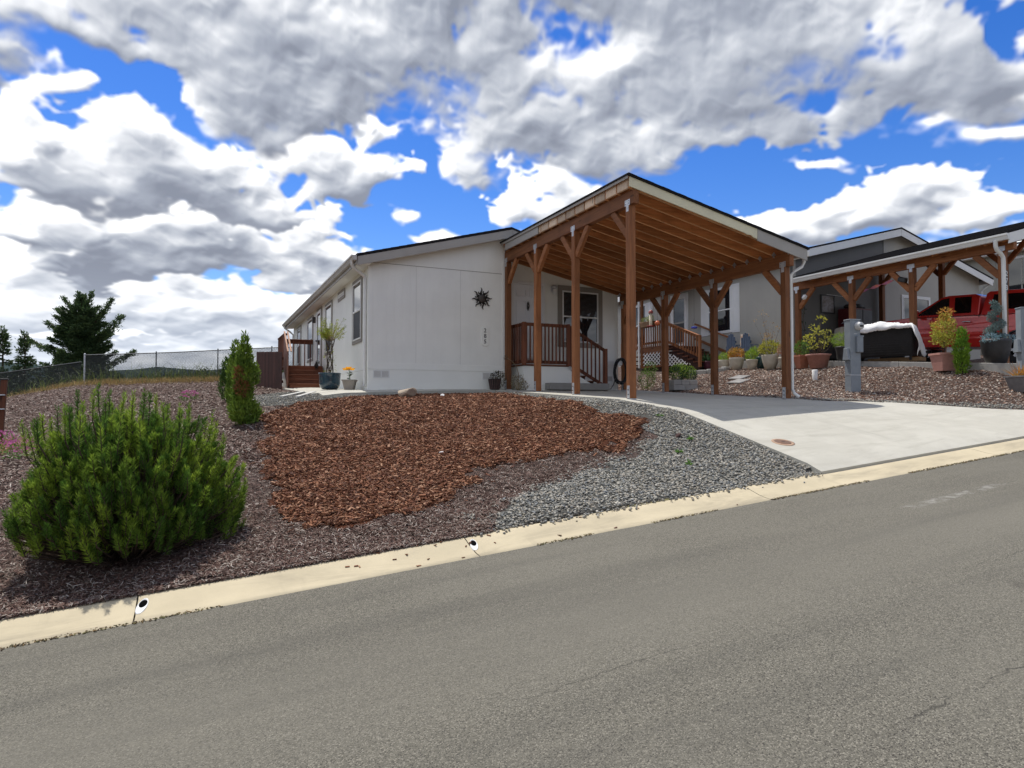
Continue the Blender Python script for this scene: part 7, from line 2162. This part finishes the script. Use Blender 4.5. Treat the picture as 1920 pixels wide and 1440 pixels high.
prof = [(-2.85, .62), (-2.85, 1.34), (1.28, 1.34), (2.45, 1.24), (2.80, 1.12), (2.86, .95), (2.86, .55)]
prof += [(2.30, .50)] + arch(1.82, .45, .44) + [(1.30, .47), (-1.15, .47)] + arch(-1.66, .45, .44) + [(-2.2, .55)]
bd = MB()
n = len(prof)
inset = lambda z: HW - .05 * max(0, (z - 1.0)) / .35 - .05 * max(0, .75 - z) / .3
v = [(s * inset(z), y, z) for s in (-1, 1) for y, z in prof]
bd.add(v, [tuple(range(n)), tuple(range(2 * n - 1, n - 1, -1))] + [(i, n + i, n + (i + 1) % n, (i + 1) % n) for i in range(n)])
bd.build('body', M_red, tk, .03, local=True, seg=3)
wt = lambda z: .915 - (z - 1.33) * .24


def greenhouse(name, outl, m):
    k = len(outl); g = MB()
    g.add([(s * wt(z), y, z) for s in (-1, 1) for y, z in outl], [tuple(range(k)), tuple(range(2 * k - 1, k - 1, -1))] + [(i, k + i, k + (i + 1) % k, (i + 1) % k) for i in range(k)])
    return g.build(name, m, tk, .035, local=True, seg=3)


greenhouse('cab', [(-.62, 1.335), (-.58, 1.86), (-.42, 1.93), (.28, 1.93), (.48, 1.88), (1.30, 1.335)], M_red)
greenhouse('canopy', [(-2.82, 1.335), (-2.62, 1.90), (-2.5, 1.97), (-.80, 1.97), (-.72, 1.92), (-.66, 1.335)], M_red)


def side_panel(name, poly, m, off=.006, parent=tk, th=.004):
    k = len(poly)
    f_ = lambda z: (wt(z) if z > 1.33 else inset(z)) + off
    for sd in (-1, 1):
        MB().add([(sd * f_(z), y, z) for y, z in poly] + [(sd * (f_(z) - th), y, z) for y, z in poly],
                 [tuple(range(k)), tuple(range(2 * k - 1, k - 1, -1))] + [(i, (i + 1) % k, k + (i + 1) % k, k + i) for i in range(k)]).build(name, m, parent, local=True)


side_panel('front_window', [(1.08, 1.39), (.46, 1.82), (.24, 1.86), (.16, 1.40)], M_glass)
side_panel('rear_window', [(.02, 1.40), (.08, 1.86), (-.36, 1.86), (-.42, 1.41)], M_glassd)
side_panel('canopy_window', [(-.88, 1.46), (-.92, 1.87), (-2.42, 1.86), (-2.6, 1.46)], M_glassd)
side_panel('door_seam', [(.105, .56), (.105, 1.36), (.090, 1.36), (.090, .56)], M_black, .003)
side_panel('door_seam', [(-.50, .56), (-.50, 1.36), (-.515, 1.36), (-.515, .56)], M_black, .003)
side_panel('bed_gap', [(-.625, .50), (-.625, 1.335), (-.655, 1.335), (-.655, .50)], M_black, .004)
side_panel('belt_line', [(1.2, 1.33), (1.2, 1.315), (-2.82, 1.315), (-2.82, 1.33)], M_black, .004)
side_panel('rocker', [(1.36, .60), (1.36, .50), (-1.18, .50), (-1.18, .60)], M_red, .012)
side_panel('body_crease', [(1.3, 1.02), (1.3, 1.0), (-2.8, 1.0), (-2.8, 1.02)], M_red, .012)
for y in (.32, -.36):
    MB().tube([(-inset(1.15) - .045, y - .11, 1.16), (-inset(1.15) - .05, y, 1.165), (-inset(1.15) - .045, y + .11, 1.16)], .018, 8).build('door_handle', M_chrome, tk, local=True)
MB().cbox((-inset(.7) - .03, -.25, .70), (.03, .30, .06)).build('step_bar', M_chrome, tk, .01, local=True)
for s in (-1, 1):
    m_ = MB().cbox((s * (HW + .13), 1.0, 1.44), (.20, .10, .22)).build('side_mirror', M_red, tk, .03, local=True)
for yc in (1.82, -1.66):
    for s in (-1, 1):
        fl = MB()
        fl.tube([(s * (HW - .02), y, z) for y, z in arch(yc, .455, .44, 14)], .035, 6)
        fl.build('wheel_arch', M_black, tk, local=True)
        wh = MB(); pr = [(.20, -.12), (.36, -.13), (.39, -.09), (.395, 0), (.39, .09), (.36, .13), (.20, .12)]; nn = 28
        wh.add([(s * .84 + q, yc + r_ * math.cos(2 * math.pi * k / nn), .395 + r_ * math.sin(2 * math.pi * k / nn)) for r_, q in pr for k in range(nn)],
               [(i * nn + k, i * nn + (k + 1) % nn, (i + 1) * nn + (k + 1) % nn, (i + 1) * nn + k) for i in range(6) for k in range(nn)], True)
        w_ = wh.build('wheel', M_tyre, tk, local=True)
        rm = MB()
        for k in range(6):
            a = k * math.pi / 3
            rm.bar((s * .93, yc + .04 * math.cos(a), .395 + .04 * math.sin(a)), (s * .94, yc + .23 * math.cos(a), .395 + .23 * math.sin(a)), .07, .03, (1, 0, 0))
        rm.tube([(s * .93, yc + .235 * math.cos(a), .395 + .235 * math.sin(a)) for a in np.linspace(0, 2 * math.pi, 29)], .02, 6)
        rm.build('rim', M_rim, w_, local=True)
        MB().tube([(s * .86, yc, .395), (s * .945, yc, .395)], .055, 12).build('hub', M_rim, w_, local=True)
MB().box(-.93, .93, 2.82, 2.98, .55, .80).build('front_bumper', M_chrome, tk, .03, local=True)
MB().box(-.93, .93, -2.99, -2.83, .58, .80).build('rear_bumper', M_chrome, tk, .03, local=True)
MB().box(-.6, .6, 2.85, 2.89, .84, 1.08).build('grille', M_black, tk, .01, local=True)
for s in (-1, 1):
    MB().box(s * .78 - .14, s * .78 + .14, 2.80, 2.885, .88, 1.08).build('headlight', M_glass, tk, .02, local=True)
    MB().box(s * .86 - .08, s * .86 + .08, -2.875, -2.84, .95, 1.28).build('tail_light', M_redtin, tk, .01, local=True)
wsv = [(-.80, 1.24, 1.39), (.80, 1.24, 1.39), (.68, .55, 1.85), (-.68, .55, 1.85)]
MB().add([(x, y + .02, z + .012) for x, y, z in wsv], [(0, 1, 2, 3)]).build('windscreen', M_glass, tk, local=True)

# wicker sofa seen from behind, with a white dust sheet
def weave(name, c):
    m = mat(name, c, tuple(q * .6 for q in c), 8, .6)
    N = NT(m.node_tree); bs = N.n['Principled BSDF']
    p = N.node('ShaderNodeTexCoord').outputs['Object']
    x, y, z = N.sep(p)
    a = N.math('SINE', N.math('MULTIPLY', z, 210.0)); b = N.math('SINE', N.math('MULTIPLY', N.math('ADD', x, y), 150.0))
    bp = N.node('ShaderNodeBump'); bp.inputs['Strength'].default_value = .9; bp.inputs['Distance'].default_value = .012
    N.put(bp.inputs['Height'], N.math('MULTIPLY', a, b)); N.l.new(bp.outputs[0], bs.inputs['Normal'])
    return m


M_wick = weave('dark_wicker', (.020, .017, .016))
so = thing('wicker_sofa', 'dark brown wicker sofa with its back to the street, half under a white sheet', 'sofa', (16.80, 11.85, slab_top(11.85)), math.atan2(.95, -.30))
# local x runs from the near end to the far end, local y > 0 is the back
bk = MB(); bk.prism([(.30, .12), (.46, .12), (.42, .88), (.34, .88)], 'x', -.93, .93); bk.build('backrest', M_wick, so, .03, local=True)
MB().box(-.93, .93, -.40, .30, .16, .38).build('seat_base', M_wick, so, .02, local=True)
for s in (-1, 1):
    MB().prism([(-.42, .12), (.34, .12), (.34, .80), (.1, .68), (-.42, .60)], 'x', s * .93 - (.14 if s > 0 else 0), s * .93 + (.14 if s < 0 else 0)).build('arm', M_wick, so, .03, local=True)
for sx in (-.85, .85):
    for sy in (-.36, .38):
        MB().box(sx - .03, sx + .03, sy - .03, sy + .03, 0, .17).build('leg', M_wick, so, .004, local=True)
for k in range(11):
    MB().box(-.92, .92, .4605 - .0055 * k, .470 - .0055 * k, .16 + k * .064, .185 + k * .064).build('weave_band', M_wick, so, .004, local=True)
MB().box(-.85, .85, -.36, .28, .385, .52).build('seat_cushion', M_taupepot, so, .04, local=True)
sh_ = thing('dust_sheet', 'crumpled white sheet thrown over the wicker sofa', 'sheet', (16.80, 11.85, slab_top(11.85)), so.rotation_euler.z)
so.scale = (.833, 1, 1); sh_.scale = (.833, 1, 1)
nu, nv = 64, 26
V = np.zeros((nv, nu, 3)); rg = np.random.default_rng(9)
for i in range(nu):
    u = -1.55 + 2.67 * i / (nu - 1)
    end = max(0, -u - .93); fend = max(0, u - .93)
    for j in range(nv):
        w = j / (nv - 1)
        # path over the back: outer hang -> top -> down to the seat
        hang = .09 + .03 * math.sin(u * 3) + fend * 1.2
        s = w * (hang + .12 + .55)
        if s < hang: y_, z_ = .485 - .02 * (1 - s / hang), .905 - (hang - s)
        elif s < hang + .12: y_, z_ = .465 - (s - hang), .93 + .13 * math.exp(-((u - .05) / .6) ** 2) * (s - hang) / .12 + .01 * math.sin((s - hang) / .12 * math.pi)
        else: y_, z_ = .34 - (s - hang - .12) * .75, .93 + .13 * math.exp(-((u - .05) / .6) ** 2) - (s - hang - .12) * .45
        uu = u
        if end > 0:       # falls round the near arm
            uu = -.96 - .16 * math.sin(min(1, end / .6) * 2.4); z_ -= end * 1.08 + .05 * math.sin(w * 9); y_ += .05 * math.sin(end * 9) + .03
        if fend > 0:
            uu = .93 + min(fend, .06); z_ -= fend * 1.8
        V[j, i] = (uu, y_ + .012 * math.sin(u * 9 + z_ * 7), max(.12, z_) + .012 * math.sin(u * 13 + w * 5) + .008 * rg.normal())
F = [(j * nu + i, j * nu + i + 1, (j + 1) * nu + i + 1, (j + 1) * nu + i) for j in range(nv - 1) for i in range(nu - 1)]
o = mass('cloth', V.reshape(1, -1, 3), np.array(F), mat('white_sheet', (.80, .80, .80), (.74, .74, .74), 4, .8, bump=.5, bscale=12), sh_, smooth=True)
sm_ = o.modifiers.new('thick', 'SOLIDIFY'); sm_.thickness = .006

# wicker armchair with a beige cushion
X, y = 17.55, 14.25
ch = thing('wicker_armchair', 'dark wicker armchair with an upright beige cushion beside the first carport post', 'chair', (X, y, slab_top(y)), rad(-120))
MB().prism([(.24, .1), (.36, .1), (.42, .62), (.34, .62)], 'x', -.34, .34).build('backrest', M_wick, ch, .02, local=True)
MB().box(-.34, .34, -.34, .24, .12, .36).build('seat_base', M_wick, ch, .02, local=True)
for s in (-1, 1):
    MB().box(s * .36 - .05, s * .36 + .05, -.34, .30, .05, .52).build('arm', M_wick, ch, .02, local=True)
    MB().box(s * .30 - .03, s * .30 + .03, -.30, -.24, 0, .12).build('leg', M_wick, ch, local=True)
    MB().box(s * .30 - .03, s * .30 + .03, .24, .30, 0, .10).build('leg', M_wick, ch, local=True)
MB().cbox((0, .30, .74), (.56, .16, .62), Matrix.Rotation(rad(-10), 3, 'X')).build('back_cushion', mat('beige_cushion', (.42, .38, .31), (.36, .32, .26), 6, .9, bump=.3), ch, .05, local=True, seg=3)

# red steel cabinet, picture, lamp, twirling wind spinner
X = 19.45
z = slab_top(14.7)
cb = thing('steel_cabinet', 'dark red steel cabinet with two grey doors against the dark gable wall', 'cabinet', (X, 14.78, z))
M_dred = mat('dark_red_steel', (.10, .010, .014), (.08, .008, .012), 5, .45)
M_dgrey = mat('charcoal_door', (.09, .095, .105), (.075, .08, .09), 5, .5)
MB().box(-.48, .48, -.26, .26, .02, 1.78).build('carcass', M_dred, cb, .008, local=True)
for s in (-1, 1):
    d_ = MB().box(min(s * .012, s * .45), max(s * .012, s * .45), -.285, -.261, .08, 1.72).build('door', M_dgrey, cb, .006, local=True)
    MB().box(s * .05 - .012, s * .05 + .012, -.31, -.286, .85, 1.0).build('handle', M_galv, d_, local=True)
bg_ = thing('tool_bag', 'lumpy black bag lying on top of the red cabinet', 'bag', (X, 14.8, z + 1.785))
b_ = MB(); b_.ball((-.2, 0, .07), (.24, .18, .09), 12, 8).ball((.12, 0, .08), (.26, .17, .10), 12, 8).ball((.38, 0, .05), (.12, .12, .05), 10, 6)
b_.build('body', M_black, bg_, local=True)
pc = thing('framed_picture', 'framed landscape picture hanging on the dark gable wall', 'picture', (18.55, NY - .001, 2.95))
frame(MB(), ('y', 0.0), -.32, .32, 0, .62, .04, .001, .03).build('picture_frame', M_black, pc, .003, local=True)
fbox(MB(), ('y', 0.0), -.28, .28, .04, .58, .002, .012).build('print', mat('landscape_print', (.34, .33, .36), (.16, .13, .11), 5, .5, dist=1.0), pc, local=True)
X, y = 18.15, 14.1
lp = thing('garden_lamp', 'small mushroom-cap lamp on a black table before the picture', 'lamp', (X, y, slab_top(y) + .72))
MB().lathe([(.07, 0), (.07, .02), (.015, .03), (.015, .36), (.06, .40), (.06, .50), (.001, .50)], 12).build('stand', M_galv, lp, local=True)
MB().lathe([(.13, .49), (.10, .54), (.03, .58), (.001, .59)], 14).build('shade', M_galv, lp, local=True)
tb = thing('side_table', 'black side table under the mushroom-cap lamp', 'table', (X, y, slab_top(y)))
MB().box(-.35, .35, -.3, .3, .67, .72).build('table_top', M_black, tb, .006, local=True)
for sx in (-.3, .3):
    for sy in (-.25, .25):
        MB().box(sx - .025, sx + .025, sy - .025, sy + .025, 0, .67).build('leg', M_black, tb, local=True)
ws = thing('wind_sock', 'orange and violet ribbon wind sock strung between the carport posts', 'wind sock', (17.3, 12.3, 3.2))
p0, p1 = Vector((-.12, 1.05, -.05)), Vector((-.12, -.62, .22))
rb = MB(); k = 22
for i in range(k):
    u = i / (k - 1); c = p0.lerp(p1, u); a = u * 14; q = Vector((math.cos(a) * .3, 0, math.sin(a))) * (.012 + .035 * math.sin(min(1, u * 1.6) * math.pi * .6))
    rb.v += [tuple(c + q), tuple(c - q)]
    if i: rb.f.append((2 * i - 2, 2 * i - 1, 2 * i + 1, 2 * i)); rb.s.append(True)
rb.build('ribbon', mat('tie_dye_ribbon', (.66, .20, .12), (.40, .16, .34), 7, .7), ws, local=True)
MB().tube([p1, (-.2, -1.05, .24)], .003, 4).build('cord', M_white, ws, local=True)
MB().tube([p0, (-.25, 1.6, .1)], .003, 4).build('cord', M_white, ws, local=True)
vn = thing('trailing_vine', 'thin dark vine and hooks climbing the corner post of the neighbour carport', 'vine', (NX + .11, 14.8, slab_top(14.8)))
MB().tube([(.02 * math.sin(q * 9), -.02 * math.cos(q * 7), q) for q in np.linspace(0, 2.0, 22)], .009, 5).build('stem', M_twig, vn, local=True)
mass('leaves', blob_leaves([(0, 0, q, .05, .05, .12) for q in (.3, .6, .9, 1.2, 1.6, 1.9)], 120, ((.03, .06), (.02, .035)), 0), LQ, M_dgreen, vn)
bx = thing('cardboard_box', 'flattened brown cardboard box under the wicker sofa', 'box', (16.95, 11.6, slab_top(11.6)), so.rotation_euler.z)
MB().box(-.6, .7, -.22, .2, .004, .11).build('carton', mat('cardboard', (.36, .22, .11), (.30, .18, .09), 6, .85), bx, .005, local=True)

# ------------------------------------------------------------------ the house beyond
M_sage = mat('sage_board', (.40, .39, .335), (.36, .35, .30), 2, .7, bump=.1)
HX = 30.0
h3 = thing('sage_house', 'sage-grey board-and-batten house standing beyond the red pickup', 'house', (HX, 15.6, 2.4))
MB().box(HX, HX + .12, 14.6, 28, 2.0, 6.3).build('wall', M_sage, h3)
MB().box(HX, 38, 14.45, 14.59, 2.0, 6.3).build('wall', M_sage, h3)
for k in range(26):
    y = 14.7 + k * .5
    MB().box(HX - .022, HX - .0005, y, y + .05, 4.32, 6.2).build('batten', M_sage, h3)
MB().box(HX - .03, HX - .0005, 14.6, 28, 4.22, 4.315).build('band_board', M_sage, h3)
w3 = frame(MB(), ('x', HX), 15.0, 16.05, 4.45, 6.0, .10, .001, .04).build('window', M_white, h3, .003)
fbox(MB(), ('x', HX), 15.101, 15.949, 4.551, 5.899, .002, .015).build('pane', M_glass, w3)
MB().prism([(HX - .4, 6.42), (34.2, 7.5), (38.6, 6.42), (38.6, 6.36), (34.2, 7.44), (HX - .4, 6.36)], 'y', 14.2, 28.2).build('roof', M_shingle, h3)
MB().box(HX - .44, HX - .405, 14.2, 28.2, 6.16, 6.37).build('eave_board', M_white, h3)
MB().box(HX - .40, HX - .001, 14.25, 28.1, 6.19, 6.21).build('soffit', M_white, h3)
MB().box(HX - .54, HX - .442, 14.2, 28.2, 6.24, 6.37).build('gutter', M_gutterw, h3, .015)
